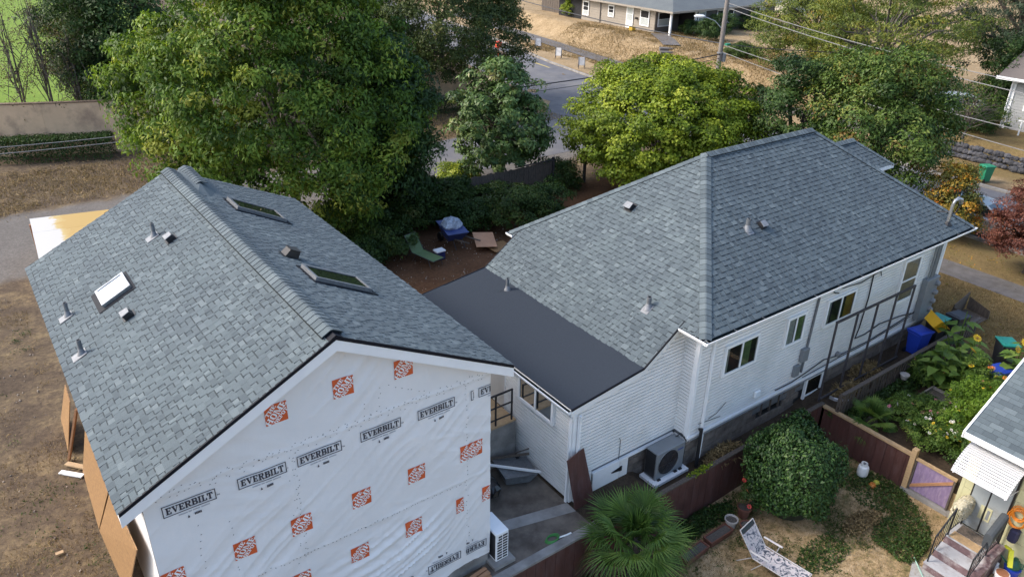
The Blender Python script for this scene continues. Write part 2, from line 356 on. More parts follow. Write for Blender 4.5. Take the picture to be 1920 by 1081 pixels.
# walk and steps up to the far house
strip("front_walk", [(54.4, 50.9), (56.0, 53.0), (58.3, 56.4)], [(55.6, 49.9), (57.3, 52.0), (59.6, 55.4)], [1.60, 1.60, 1.60], M['path'])
st = thing("garden_steps", "dark flight of steps up the dry bank to the far beige house", "steps", (50.3, 45.6, 0.05))
for i in range(8):
    a = i / 8; x = 50.25 + a * 4.0; y = 45.2 + a * 5.0; z = 0.06 + (i + 1) * 0.18
    d = Vector((4.0, 5.0, 0)).normalized(); w = Vector((d.y, -d.x, 0)) * 0.75
    c0 = Vector((x, y, 0)); c1 = c0 + d * 0.82
    mb = MB(); mb.hexa([c0 - w + Vector((0, 0, z - .3)), c0 + w + Vector((0, 0, z - .3)), c1 + w + Vector((0, 0, z - .3)), c1 - w + Vector((0, 0, z - .3)), c0 - w + Vector((0, 0, z)), c0 + w + Vector((0, 0, z)), c1 + w + Vector((0, 0, z)), c1 - w + Vector((0, 0, z))])
    mb.build("step", M['path'], st)
# patio slab between the two buildings with its pale joint strip
pt = MB(); pt.box(7.0, 9.87, 9.98, 13.0, -0.1, 0.018)
M['patio'] = pm("stained_patio_concrete", (0.145, 0.122, 0.10), 0.9, 0.4, 2.6, bmp=0.4, bscale=60, dirt=(0.060, 0.046, 0.037), dscale=1.1)
struct(pt.build("patio", M['patio']))
ps_ = MB(); ps_.face([(7.6, 11.05, .023), (9.86, 10.50, .023), (9.86, 10.85, .023), (7.6, 11.38, .023)]); struct(ps_.build("patio_strip", M['concrete']))
# ---------------------------------------------------------------- shingles
WID = [0.06, 0.085, 0.11, 0.13, 0.16, 0.20]; EXPO = 0.143
TONES = [0.36, 0.46, 0.51, 0.55, 0.60, 0.69, 0.80]; TW = [0.10, 0.16, 0.23, 0.24, 0.15, 0.08, 0.04]
def tab_faces(mb, q, h, N, tone, low):
    """q = lower-left, lower-right, upper-right, upper-left corners on the deck; raised butt edge h"""
    a, b, c, d = [Vector(x) for x in q]; H = N * h; E = N * 0.003
    A, B, C_, D = a + H, b + H, c + E, d + E
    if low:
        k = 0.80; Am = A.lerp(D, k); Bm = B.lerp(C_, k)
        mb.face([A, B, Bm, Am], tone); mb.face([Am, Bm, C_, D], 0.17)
    else: mb.face([A, B, C_, D], tone)
    mb.face([a, b, B, A], 0.09); mb.face([a, A, D], 0.26); mb.face([b, C_, B], 0.26)
def roof_shingles(root, planes, EXPO=0.143):
    """planes: (P0, U, V, vmax, left(v), right(v)). The tabs that show largest become parts, the rest one joined part."""
    cand = []; rnd = random.Random(len(planes) * 13 + 5)
    for (P0, U, V, vmax, Lf, Rf) in planes:
        P0, U, V = Vector(P0), Vector(U), Vector(V); N = U.cross(V).normalized()
        if N.z < 0: N = -N
        k = 0
        while k * EXPO < vmax - 0.02:
            v0 = k * EXPO - (0.02 if k == 0 else 0); v1 = min((k + 1) * EXPO, vmax); k += 1
            l = min(Lf(v0), Lf(v1)); r = max(Rf(v0), Rf(v1)); u = l - rnd.random() * 0.2; low = rnd.random() < .5
            while u < r:
                w = rnd.choice(WID if not low else WID[:5]); tone = rnd.choices(range(7), TW)[0]
                u0, u1 = u + 0.002, u + w - 0.002; u += w
                q = [(max(u0, Lf(v0)), v0), (min(u1, Rf(v0)), v0), (min(u1, Rf(v1)), v1), (max(u0, Lf(v1)), v1)]
                if q[1][0] <= q[0][0] and q[2][0] <= q[3][0]: low = not low; continue
                clip = q[0][0] > u0 or q[3][0] > u0 or q[1][0] < u1 or q[2][0] < u1 or k == 1 or abs(v1 - v0 - EXPO) > 1e-4
                if q[1][0] < q[0][0]: q[0] = q[1] = ((q[0][0] + q[1][0]) / 2, v0)
                if q[2][0] < q[3][0]: q[2] = q[3] = ((q[2][0] + q[3][0]) / 2, v1)
                w3 = [P0 + U * a + V * b for a, b in q]; ctr = (w3[0] + w3[2]) / 2
                d = ctr - CAMPOS; size = w * abs(N.dot(d.normalized())) / d.length_squared
                if d.normalized().dot(CAM_F) < 0.72: size = 0
                cand.append((0 if clip else size, w3, N, U, V, w, tone, low)); low = not low if rnd.random() < .85 else low
    cand.sort(key=lambda c: -c[0]); mb = MB(); cache = {}; rest = 0
    for i, (size, w3, N, U, V, w, tone, low) in enumerate(cand):
        h = 0.006 if low else 0.016
        if i < 300 and size > 0:
            key = (w, tone, low)
            if key not in cache:
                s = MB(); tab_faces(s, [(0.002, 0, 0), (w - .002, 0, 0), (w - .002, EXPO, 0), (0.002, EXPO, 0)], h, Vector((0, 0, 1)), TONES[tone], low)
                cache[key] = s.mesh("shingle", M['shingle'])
            o = link(bpy.data.objects.new("shingle", cache[key])); o.parent = root
            if U.cross(V).dot(N) > 0: mat = Matrix((U, V, N)).transposed().to_4x4(); mat.translation = w3[0] - U * 0.002 - Vector(ORG[root.name])
            else: mat = Matrix((-U, V, N)).transposed().to_4x4(); mat.translation = w3[1] + U * 0.002 - Vector(ORG[root.name])
            o.matrix_local = mat
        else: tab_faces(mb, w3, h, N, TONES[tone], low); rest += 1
    o = mb.build("shingles", M['shingle'], root); o["kind"] = "stuff"
def caps(root, a, b, width, side_drop, n, name="ridge_cap", lift=0.012, up=(0, 0, 1), seed=1):
    """bent cap shingles overlapping along the line a-b; side_drop: fall of the two wings"""
    a, b = Vector(a), Vector(b); d = (b - a); L = d.length; d.normalize(); up = Vector(up); sd = d.cross(up).normalized(); u = sd.cross(d).normalized()
    st = L / n; rnd = random.Random(seed); d1, d2 = side_drop if isinstance(side_drop, tuple) else (side_drop, side_drop)
    for i in range(n):
        p = a + d * (st * i); q = a + d * (st * (i + 1) + 0.03); t = rnd.choice([0.42, 0.5, 0.58, 0.66, 0.75])
        mb = MB(); k = width / 2; h0, h1 = lift + 0.014, lift + 0.002
        def ring(c, h): return [c - sd * k + u * (h - d1), c - sd * (k * .12) + u * (h - .004), c + sd * (k * .12) + u * (h - .004), c + sd * k + u * (h - d2)]
        r0, r1 = ring(p, h0), ring(q, h1)
        for j in range(3): mb.face([r0[j], r0[j + 1], r1[j + 1], r1[j]], t)
        dn = u * 0.02
        for j in range(3): mb.face([r0[j] - dn, r0[j + 1] - dn, r0[j + 1], r0[j]], 0.06 if name == "hip_cap" else 0.16)
        mb.face([r0[0] - dn, r0[0], r1[0], r1[0] - dn], 0.1); mb.face([r0[3], r0[3] - dn, r1[3] - dn, r1[3]], 0.1)
        mb.build(name, M['shingle'], root)
# ---------------------------------------------------------------- the wrapped building on the left
GS0, GS1, GSR = 0.48, 7.583, 4.033; GT0, GT1 = 10.125, 20.15; GE, GR_ = 5.227, 7.041; GSL = (GR_ - GE) / (GSR - GS0)
WT, WS0, WS1 = 10.36, 0.81, 7.2
gar = thing("wrapped_building", "two storey outbuilding in printed white house wrap under a new grey shingle gable roof", "building", (4.0, 15.0, 0))
cosg = 1 / math.sqrt(1 + GSL * GSL); VL = (cosg, 0, GSL * cosg); VR = (-cosg, 0, GSL * cosg); GV = (GSR - GS0) / cosg
# deck
mb = MB()
for s_e, sg in ((GS0, 1), (GS1, -1)):
    mb.hexa([(s_e + sg * .01, GT0 + .015, GE - .10), (GSR, GT0 + .015, GR_ - .10), (GSR, GT1, GR_ - .10), (s_e + sg * .01, GT1, GE - .10),
             (s_e, GT0 + .008, GE - .006), (GSR, GT0 + .008, GR_ - .006), (GSR, GT1, GR_ - .006), (s_e, GT1, GE - .006)], 0.12)
roof = mb.build("roof", M['shingle'], gar)
# small stepped gable at the far end
ws, wz = 4.68, 6.71
mb = MB()
gr_ = lambda s: GR_ - (s - GSR) * GSL
mb.hexa([(GS1, GT1 + .001, GE - .1), (4.2, GT1 + .001, gr_(4.2) - .1), (4.2, 20.18, gr_(4.2) - .1), (GS1, 21.2, GE - .1), (GS1, GT1 + .001, GE - .007), (4.2, GT1 + .001, gr_(4.2) - .007), (4.2, 20.18, gr_(4.2) - .007), (GS1, 21.2, GE - .007)], 0.2)
mb.loft([[(4.20, y, gr_(4.20) - .02), (4.48, y, gr_(4.48) + k * .19), (4.85, y, gr_(4.85) + k * .05 - .004), (5.2, y, gr_(5.2) - .03)] for y, k in ((18.2, 0), (19.0, .75), (20.26, 1))], 0.52)
mb.build("rear_roof", M['shingle'], gar)
flat = lambda c: (lambda v: c)
roof_shingles(roof, [((GS0, GT0, GE), (0, 1, 0), VL, GV, flat(0), flat(GT1 - GT0)), ((GS1, GT0, GE), (0, 1, 0), VR, GV, flat(0), lambda v: 21.2 - GT0 - v / GV * 1.0)], 0.12)
# ridge vent with cap shingles
mb = MB(); w, h = 0.17, 0.055
mb.loft([[(GSR - w, y, GR_ - w * GSL + .005), (GSR - w, y, GR_ - w * GSL + h), (GSR, y, GR_ + h + .003), (GSR + w, y, GR_ - w * GSL + h), (GSR + w, y, GR_ - w * GSL + .005)] for y in (GT0 + .16, GT1 - .02)], 0.04)
rv = mb.build("ridge_vent", M['shingle'], gar)
caps(rv, (GSR, GT0 + .13, GR_ + h), (GSR, GT1 - .02, GR_ + h), 0.36, 0.088, 62, lift=0.004, seed=4)
caps(rv, (4.48, 18.95, 6.955), (4.48, 20.3, 7.0), 0.34, 0.07, 9, lift=0.03, seed=8)
mb = MB(); mb.loft([[(GSR - .14, y, GR_ - .14 * GSL + .014), (GSR, y, GR_ + .03), (GSR + .14, y, GR_ - .14 * GSL + .014)] for y in (GT0 - .005, GT0 + .17)], 0.3, closed=False); mb.build("ridge_end", M['drip'], gar)
# black drip edge and white barge boards along the near gable, white fascias along the eaves
mb = MB(); mb2 = MB()
for s_e in (GS0, GS1):
    mb.hexa([(s_e, GT0 - .012, GE - .055), (GSR, GT0 - .012, GR_ - .055), (GSR, GT0 + .02, GR_ - .055), (s_e, GT0 + .02, GE - .055), (s_e, GT0 - .012, GE + .012), (GSR, GT0 - .012, GR_ + .012), (GSR, GT0 + .02, GR_ + .012), (s_e, GT0 + .02, GE + .012)])
    mb2 = MB(); mb2.hexa([(s_e, GT0 - .004, GE - .26), (GSR, GT0 - .004, GR_ - .26), (GSR, GT0 + .028, GR_ - .26), (s_e, GT0 + .028, GE - .26), (s_e, GT0 - .004, GE - .057), (GSR, GT0 - .004, GR_ - .057), (GSR, GT0 + .028, GR_ - .057), (s_e, GT0 + .028, GE - .057)]); mb2.build("barge_board", M['white'], gar)
    mb2 = MB(); mb2.box(min(s_e, s_e + (.03 if s_e < 4 else -.03)), max(s_e, s_e + (.03 if s_e < 4 else -.03)), GT0 + .03, GT1 - .01, GE - .22, GE - .105); mb2.build("fascia", M['white'], gar)
mb.build("drip_edge", M['drip'], gar)
# soffits
mb = MB(); mb.hexa([(GS0 + .03, GT0 + .03, GE - .24), (GSR, GT0 + .03, GR_ - .24), (GSR, WT + .1, GR_ - .24), (GS0 + .03, WT + .1, GE - .24), (GS0 + .03, GT0 + .03, GE - .225), (GSR, GT0 + .03, GR_ - .225), (GSR, WT + .1, GR_ - .225), (GS0 + .03, WT + .1, GE - .225)])
mb.hexa([(GS1 - .03, GT0 + .03, GE - .24), (GSR + .002, GT0 + .03, GR_ - .24), (GSR + .002, WT + .1, GR_ - .24), (GS1 - .03, WT + .1, GE - .24), (GS1 - .03, GT0 + .03, GE - .225), (GSR + .002, GT0 + .03, GR_ - .225), (GSR + .002, WT + .1, GR_ - .225), (GS1 - .03, WT + .1, GE - .225)])
mb.build("soffit", M['white'], gar)
# wrapped gable wall with its creases
def crease(s, z):
    """outward bulge of the film in metres"""
    def ridge(x, y, seed): return 1 - np.abs(2 * vnoise(x, y, seed) - 1)
    d = 0.022 * (vnoise(s * 0.9, z * 0.9, 1) - .5) + 0.015 * (vnoise(s * 2.2, z * 2.0, 2) - .5)
    a, b = s * .80 + z * .60, -s * .60 + z * .80
    d += 0.045 * np.clip(vnoise(s * .7 + 9, z * .7, 4) - .35, 0, 1) * ridge(a * 0.5, b * 5.5 + vnoise(s, z, 6), 7) ** 3
    a2, b2 = s * .93 - z * .36, s * .36 + z * .93
    d += 0.032 * np.clip(vnoise(s * .8 + 3, z * .8 + 5, 9) - .4, 0, 1) * ridge(a2 * .6, b2 * 6.5, 10) ** 3
    d += 0.03 * np.clip(vnoise(s * .9 + 1, z * .6 + 2, 12) - .45, 0, 1) * ridge(s * 6 + .8 * vnoise(s * 2, z * 2, 13), z * .7, 14) ** 3
    # long swags low on the right
    arc = np.sqrt((s - 3.2) ** 2 * .75 + (z - 4.6) ** 2 * 1.25)
    wz_ = np.clip((s - 3.3) / 1.2, 0, 1) * np.clip((2.55 - z) / .5, 0, 1) * np.clip((6.4 - s) / .6, 0, 1)
    d += 0.05 * wz_ * (1 - np.abs(2 * vnoise(arc * 6.5, s * .35, 21) - 1)) ** 2.5
    d += .014 * np.exp(-((z - 5.08 + .03 * np.sin(s * 2.1)) / .028) ** 2) + .012 * np.exp(-((z - 2.70 + .02 * np.sin(s * 1.7)) / .025) ** 2) + .010 * np.exp(-((s - 3.12 + .02 * np.sin(z * 3)) / .02) ** 2) * (z < 5) + .010 * np.exp(-((s - 6.64) / .022) ** 2)
    return d + 0.004
nx, nz = 190, 160
gridv = {}; mb = MB(); ss = np.linspace(WS0, WS1, nx)
top = np.minimum(GR_ - .235 - (np.abs(ss - GSR)) * GSL, 99); bot = 0.34 + .05 * vnoise(ss * 1.5, ss * 0, 3) - .06 * np.exp(-((ss - 6.05) / .12) ** 2)
Sg = np.repeat(ss[:, None], nz, 1); fr = np.linspace(0, 1, nz)[None, :]; Zg = bot[:, None] + (top - bot)[:, None] * fr
Dg = crease(Sg, Zg)
mb.v = list(zip(Sg.ravel().tolist(), (WT - Dg).ravel().tolist(), Zg.ravel().tolist()))
for i in range(nx - 1):
    for j in range(nz - 1):
        a = i * nz + j; mb.f.append((a, a + nz, a + nz + 1, a + 1))
mb.mi = [0] * len(mb.f); mb.t = [.5] * len(mb.f)
wall = mb.build("gable_wall", M['wrap'], gar, smooth=True)
mb = MB(); mb.box(WS0 + .03, WS1 - .03, WT + .05, 20.1, 0.0, GE - .12); mb.prism([(WS0 + .03, WT + .05, GE - .12), (WS1 - .03, WT + .05, GE - .12), (GSR, WT + .05, GR_ - .3)], (0, 9.6, 0)); mb.build("sheathing", M['osb'], gar)
mb = MB(); mb.box(WS0 + .06, WS1 - .02, WT + .03, WT + .2, -.05, 0.42); mb.build("foundation", M['concrete'], gar)
# film returned round the two corners
mb = MB(); n_ = 40
for k in range(n_):
    z0, z1 = .4 + (4.45) * k / n_, .4 + 4.45 * (k + 1) / n_
    f0, f1 = .06 * vnoise(np.array([z0 * 4.]), np.array([0.]))[0], .06 * vnoise(np.array([z1 * 4.]), np.array([0.]))[0]
    mb.face([(WS0 - .004, WT - .003, z0), (WS0 - .004, WT - .003, z1), (WS0 + .004, WT + 5.0 + f1 * 6, z1), (WS0 + .004, WT + 5.0 + f0 * 6, z0)])
mb.build("corner_wrap", M['wrap'], gar)
mb = MB(); mb.face([(WS1 + .004, WT - .003, 4.85), (WS1 + .004, WT - .003, .4), (WS1 + .002, 20.0, .4), (WS1 + .002, 20.0, 4.85)]); mb.build("side_wrap", M['wrap'], gar)
# staples along the laps and studs
mb = MB(); rnd = random.Random(3)
def staples(a, b, step, jit):
    a, b = np.array(a), np.array(b); n = int(np.hypot(*(b - a)) / step)
    for i in range(n):
        p_ = a + (b - a) * (i + rnd.random() * .6) / n + np.array([rnd.gauss(0, jit), rnd.gauss(0, jit)])
        if not (WS0 + .05 < p_[0] < WS1 - .05): continue
        ang = rnd.uniform(-.6, 1.0); dx, dz = .011 * math.cos(ang), .011 * math.sin(ang); t_ = WT - crease(np.array([p_[0]]), np.array([p_[1]]))[0] - .003
        mb.bar((p_[0] - dx, t_, p_[1] - dz), (p_[0] + dx, t_, p_[1] + dz), .005, .006)
staples((.85, 5.12), (7.2, 5.12), .07, .03); staples((.9, 5.02), (7.1, 5.05), .12, .03); staples((1.0, 2.72), (6.6, 2.66), .07, .012); staples((3.1, 2.5), (3.1, 4.9), .1, .05)
staples((3.2, 2.7), (3.2, 5.1), .12, .02); staples((1.45, 1.0), (1.52, 4.4), .16, .02); staples((1.98, 1.0), (2.0, 4.2), .16, .02); staples((6.62, .9), (6.62, 5.1), .12, .02); staples((5.0, 5.6), (5.8, 5.15), .12, .02)
staples((4.55, 5.5), (4.5, 5.1), .12, .02); staples((4.85, 5.7), (4.8, 5.2), .12, .02)
o = mb.build("staples", M['rust'], wall); o["kind"] = "stuff"
# ---- printed lettering on the film
GL = {  # slab letters on a 1-high cell: (advance, polygons)
 'E': (0.80, [[(0, 0), (.44, 0), (.44, .13), (0, .13)], [(0, .87), (.44, .87), (.44, 1), (0, 1)], [(.09, .13), (.32, .13), (.32, .87), (.09, .87)], [(.44, 0), (.72, 0), (.72, .30), (.60, .30), (.54, .13), (.44, .13)], [(.44, 1), (.44, .87), (.54, .87), (.60, .70), (.72, .70), (.72, 1)], [(.32, .44), (.46, .44), (.46, .36), (.55, .36), (.55, .64), (.46, .64), (.46, .56), (.32, .56)]]),
 'V': (0.92, [[(0, .87), (.42, .87), (.42, 1), (0, 1)], [(.55, .87), (.88, .87), (.88, 1), (.55, 1)], [(.08, .87), (.32, .87), (.52, .30), (.42, 0), (.38, 0)], [(.42, 0), (.52, .30), (.68, .87), (.79, .87), (.50, 0)]]),
 'R': (0.92, [[(0, 0), (.42, 0), (.42, .13), (0, .13)], [(0, .87), (.32, .87), (.32, 1), (0, 1)], [(.09, .13), (.32, .13), (.32, .87), (.09, .87)], [(.32, .87), (.52, .87), (.56, .82), (.79, .82), (.68, 1), (.32, 1)], [(.56, .82), (.56, .62), (.79, .60), (.79, .82)], [(.32, .44), (.62, .44), (.79, .60), (.56, .62), (.52, .57), (.32, .57)], [(.40, .44), (.62, .44), (.74, .13), (.88, .13), (.88, 0), (.58, 0)]]),
 'B': (0.86, [[(0, 0), (.32, 0), (.32, .13), (0, .13)], [(0, .87), (.32, .87), (.32, 1), (0, 1)], [(.09, .13), (.32, .13), (.32, .87), (.09, .87)], [(.32, .87), (.50, .87), (.54, .82), (.76, .82), (.66, 1), (.32, 1)], [(.54, .82), (.54, .63), (.74, .60), (.76, .82)], [(.32, .46), (.70, .50), (.74, .60), (.54, .63), (.50, .58), (.32, .58)], [(.32, 0), (.70, 0), (.81, .16), (.57, .18), (.52, .13), (.32, .13)], [(.57, .18), (.81, .16), (.81, .38), (.70, .50), (.57, .40)], [(.32, .46), (.57, .40), (.70, .50)]]),
 'I': (0.48, [[(0, 0), (.42, 0), (.42, .13), (0, .13)], [(0, .87), (.42, .87), (.42, 1), (0, 1)], [(.10, .13), (.32, .13), (.32, .87), (.10, .87)]]),
 'L': (0.76, [[(0, 0), (.42, 0), (.42, .13), (0, .13)], [(0, .87), (.42, .87), (.42, 1), (0, 1)], [(.10, .13), (.32, .13), (.32, .87), (.10, .87)], [(.42, 0), (.72, 0), (.72, .36), (.60, .36), (.54, .13), (.42, .13)]]),
 'T': (0.82, [[(.17, 0), (.61, 0), (.61, .13), (.17, .13)], [(.28, .13), (.50, .13), (.50, .87), (.28, .87)], [(.28, .87), (.28, 1), (0, 1), (0, .64), (.12, .64), (.17, .87)], [(.50, .87), (.61, .87), (.66, .64), (.78, .64), (.78, 1), (.50, 1)], [(.28, .87), (.50, .87), (.50, 1), (.28, 1)]]),
 'H': (0.94, [[(0, 0), (.38, 0), (.38, .13), (0, .13)], [(0, .87), (.38, .87), (.38, 1), (0, 1)], [(.08, .13), (.30, .13), (.30, .87), (.08, .87)], [(.52, 0), (.90, 0), (.90, .13), (.52, .13)], [(.52, .87), (.90, .87), (.90, 1), (.52, 1)], [(.60, .13), (.82, .13), (.82, .87), (.60, .87)], [(.30, .43), (.60, .43), (.60, .57), (.30, .57)]]),
 'O': (0.88, [[(.04, .25), (.27, .30), (.27, .70), (.04, .75)], [(.56, .30), (.80, .25), (.80, .75), (.56, .70)], [(.04, .25), (.22, 0), (.62, 0), (.80, .25), (.56, .30), (.50, .13), (.34, .13), (.27, .30)], [(.04, .75), (.27, .70), (.34, .87), (.50, .87), (.56, .70), (.80, .75), (.62, 1), (.22, 1)]]),
 'M': (1.10, [[(0, 0), (.30, 0), (.30, .13), (0, .13)], [(.06, .13), (.20, .13), (.20, .87), (.06, .87)], [(0, .87), (.30, .87), (.30, 1), (0, 1)], [(.20, .87), (.36, .87), (.58, .25), (.48, 0)], [(.48, 0), (.58, .25), (.76, .87), (.76, .55), (.56, 0)], [(.74, .13), (.98, .13), (.98, .87), (.74, .87)], [(.66, 0), (1.05, 0), (1.05, .13), (.66, .13)], [(.74, .87), (1.05, .87), (1.05, 1), (.74, 1)]]),
 'D': (0.88, [[(0, 0), (.32, 0), (.32, .13), (0, .13)], [(0, .87), (.32, .87), (.32, 1), (0, 1)], [(.09, .13), (.32, .13), (.32, .87), (.09, .87)], [(.32, 0), (.62, 0), (.82, .26), (.58, .30), (.50, .13), (.32, .13)], [(.58, .30), (.82, .26), (.82, .74), (.58, .70)], [(.32, .87), (.50, .87), (.58, .70), (.82, .74), (.62, 1), (.32, 1)]]),
 'P': (0.82, [[(0, 0), (.42, 0), (.42, .13), (0, .13)], [(0, .87), (.32, .87), (.32, 1), (0, 1)], [(.09, .13), (.32, .13), (.32, .87), (.09, .87)], [(.32, .87), (.52, .87), (.56, .80), (.79, .80), (.66, 1), (.32, 1)], [(.56, .80), (.56, .60), (.79, .60), (.79, .80)], [(.32, .40), (.64, .40), (.79, .60), (.56, .60), (.52, .53), (.32, .53)]]),
}
def text_w(tx): return sum(GL[c][0] for c in tx) - .06
def on_film(x, z, off): return (x, WT - crease(np.array([x]), np.array([z]))[0] - off, z)
def film_polys(mb, polys, off, clip=None):
    for q in polys:
        if clip is not None:
            q = clip_poly(q, *clip)
            if len(q) < 3: continue
        mb.face([on_film(x, z, off) for x, z in q])
def clip_poly(q, x0, x1):
    for sgn, lim in ((1, x0), (-1, x1)):
        out = []
        for i in range(len(q)):
            a, b = q[i], q[(i + 1) % len(q)]; fa, fb = sgn * (a[0] - lim), sgn * (b[0] - lim)
            if fa >= 0: out.append(a)
            if fa * fb < 0: k = fa / (fa - fb); out.append((a[0] + (b[0] - a[0]) * k, a[1] + (b[1] - a[1]) * k))
        q = out
        if len(q) < 3: return []
    return q
def text_polys(tx, x, z, h, wfac, ang=0.0):
    out = []; u = 0; ca, sa = math.cos(ang), math.sin(ang)
    for c in tx:
        adv, ps = GL[c]
        for q in ps:
            out.append([(x + (u + a) * h * wfac * ca - b * h * sa, z + (u + a) * h * wfac * sa + b * h * ca) for a, b in q])
        u += adv
    return out
def strip_q(x0, x1, z0, z1, n=6): return [[(x0 + (x1 - x0) * i / n, z0), (x0 + (x1 - x0) * (i + 1) / n, z0), (x0 + (x1 - x0) * (i + 1) / n, z1), (x0 + (x1 - x0) * i / n, z1)] for i in range(n)]
def rot180(polys, cx, cz): return [[(2 * cx - x, 2 * cz - z) for x, z in q] for q in polys]
def everbilt(x0, zc, w=.81, h=.215, clip=None, flip=False):
    z0, z1 = zc - h / 2, zc + h / 2; b = .014
    P = strip_q(x0, x0 + w, z0, z0 + b) + strip_q(x0, x0 + w, z1 - b, z1) + [[(x0, z0 + b), (x0 + b, z0 + b), (x0 + b, z1 - b), (x0, z1 - b)], [(x0 + w - b, z0 + b), (x0 + w, z0 + b), (x0 + w, z1 - b), (x0 + w - b, z1 - b)]]
    hh = h * .60; wf = (w - .10) / (text_w("EVERBILT") * hh); u_ = x0 + .05; LT = []
    for c_ in "EVERBILT": LT.append(text_polys(c_, u_, zc - hh / 2, hh, wf)); u_ += GL[c_][0] * hh * wf
    TMp = text_polys("TM", x0 + w + .012, zc - .05, .024, 1.0)
    Gp = []; u = x0 + .22                      # small grey line of words under the box, too small to read
    r = random.Random(5)
    for wd in (.13, .05, .11, .14):
        v = u
        while v < u + wd - .008: Gp.append([(v, z0 - .055), (v + .009, z0 - .055), (v + .009, z0 - .033), (v, z0 - .033)]); v += .0135
        u += wd + .018
    P2 = [[(x0 + .34, z0 - .16), (x0 + .375, z0 - .16), (x0 + .357, z0 - .10)]] + [[(x0 + .45 + .022 * k, z0 - .15), (x0 + .467 + .022 * k, z0 - .15), (x0 + .467 + .022 * k, z0 - .105), (x0 + .45 + .022 * k, z0 - .105)] for k in range(5)]
    cx, cz = x0 + w / 2, zc
    for nm_, pp, mt_, st_ in [("printed_frame", P, 'ink', 0)] + [("printed_letter", q, 'ink', 0) for q in LT] + [("trade_mark", TMp, 'ink', 1), ("small_print", Gp, 'inkgrey', 1), ("printed_marks", P2, 'ink', 1)]:
        if flip: pp = rot180(pp, cx, cz)
        mb = MB(); film_polys(mb, pp, .014, clip)
        if mb.f:
            o = mb.build(nm_, M[mt_], wall)
            if st_: o["kind"] = "stuff"
everbilt(1.06, 4.77); everbilt(2.22, 4.765, clip=(2.2, 3.06)); everbilt(3.22, 4.76); everbilt(4.39, 4.76); everbilt(5.55, 4.745); everbilt(6.73, 4.72, clip=(6.7, 6.80)); everbilt(6.91, 4.72, clip=(6.9, WS1 - .01))
everbilt(5.63, .76, flip=True); everbilt(6.29, .745, flip=True, clip=(6.58, 7.12)); everbilt(4.46, .76, flip=True); everbilt(3.3, .76, flip=True)
def depot(x0, zt, size=.37, clip=None, flip=False):
    x1, z0 = x0 + size, zt - size; cx, cz = x0 + size / 2, zt - size / 2; n = 8
    sq = []; 
    for i in range(n): sq += [[(x0 + size * i / n, z0 + size * j / n), (x0 + size * (i + 1) / n, z0 + size * j / n), (x0 + size * (i + 1) / n, z0 + size * (j + 1) / n), (x0 + size * i / n, z0 + size * (j + 1) / n)] for j in range(n)]
    mb = MB(); film_polys(mb, sq, .008, clip); lg = mb.build("printed_square", M['orange'], wall)
    W = []; a = math.radians(45); d = Vector((math.cos(a), math.sin(a))); nrm = Vector((-d.y, d.x)); diag = size * math.sqrt(2)
    for tx, h, off, length in (("HOME", .31 * size, -.13 * size, diag * .90), ("THE", .19 * size, .225 * size, diag * .44), ("DEPOT", .19 * size, -.36 * size, diag * .60)):
        wf = length / (text_w(tx) * h); st0 = Vector((cx, cz)) - d * (length / 2 + (.02 * size if tx == "THE" else 0)) + nrm * off
        W += text_polys(tx, st0.x, st0.y, h, wf, a)
    out = []
    for q in W:                                    # trim the letters to the square
        q = clip_poly(q, x0, x1); q = [(b_, a_) for a_, b_ in q]; q = clip_poly(q, z0, zt) if q else []; q = [(b_, a_) for a_, b_ in q]
        if len(q) >= 3: out.append(q)
    if flip: out = rot180(out, cx, cz)
    mb = MB(); film_polys(mb, out, .016, clip); mb.build("printed_letters", M['white'], wall)["kind"] = "stuff"
for x, z in ((2.81, 6.04), (3.98, 6.10), (5.13, 6.06)): depot(x, z)
for x in (.81, 1.97, 2.97, 4.13, 5.29): depot(x, 3.60)
depot(6.46, 3.60, clip=(6.4, 6.645)); depot(6.62, 3.60, clip=(6.65, 7.1))
for x in (2.83, 4.0, 5.17): depot(x, 2.31, flip=True)
depot(6.35, 2.30, clip=(6.3, 6.53), flip=True); depot(6.99, 2.30, clip=(6.9, WS1 - .01), flip=True)
for x in (.85, 1.7): depot(x, 2.31, flip=True)
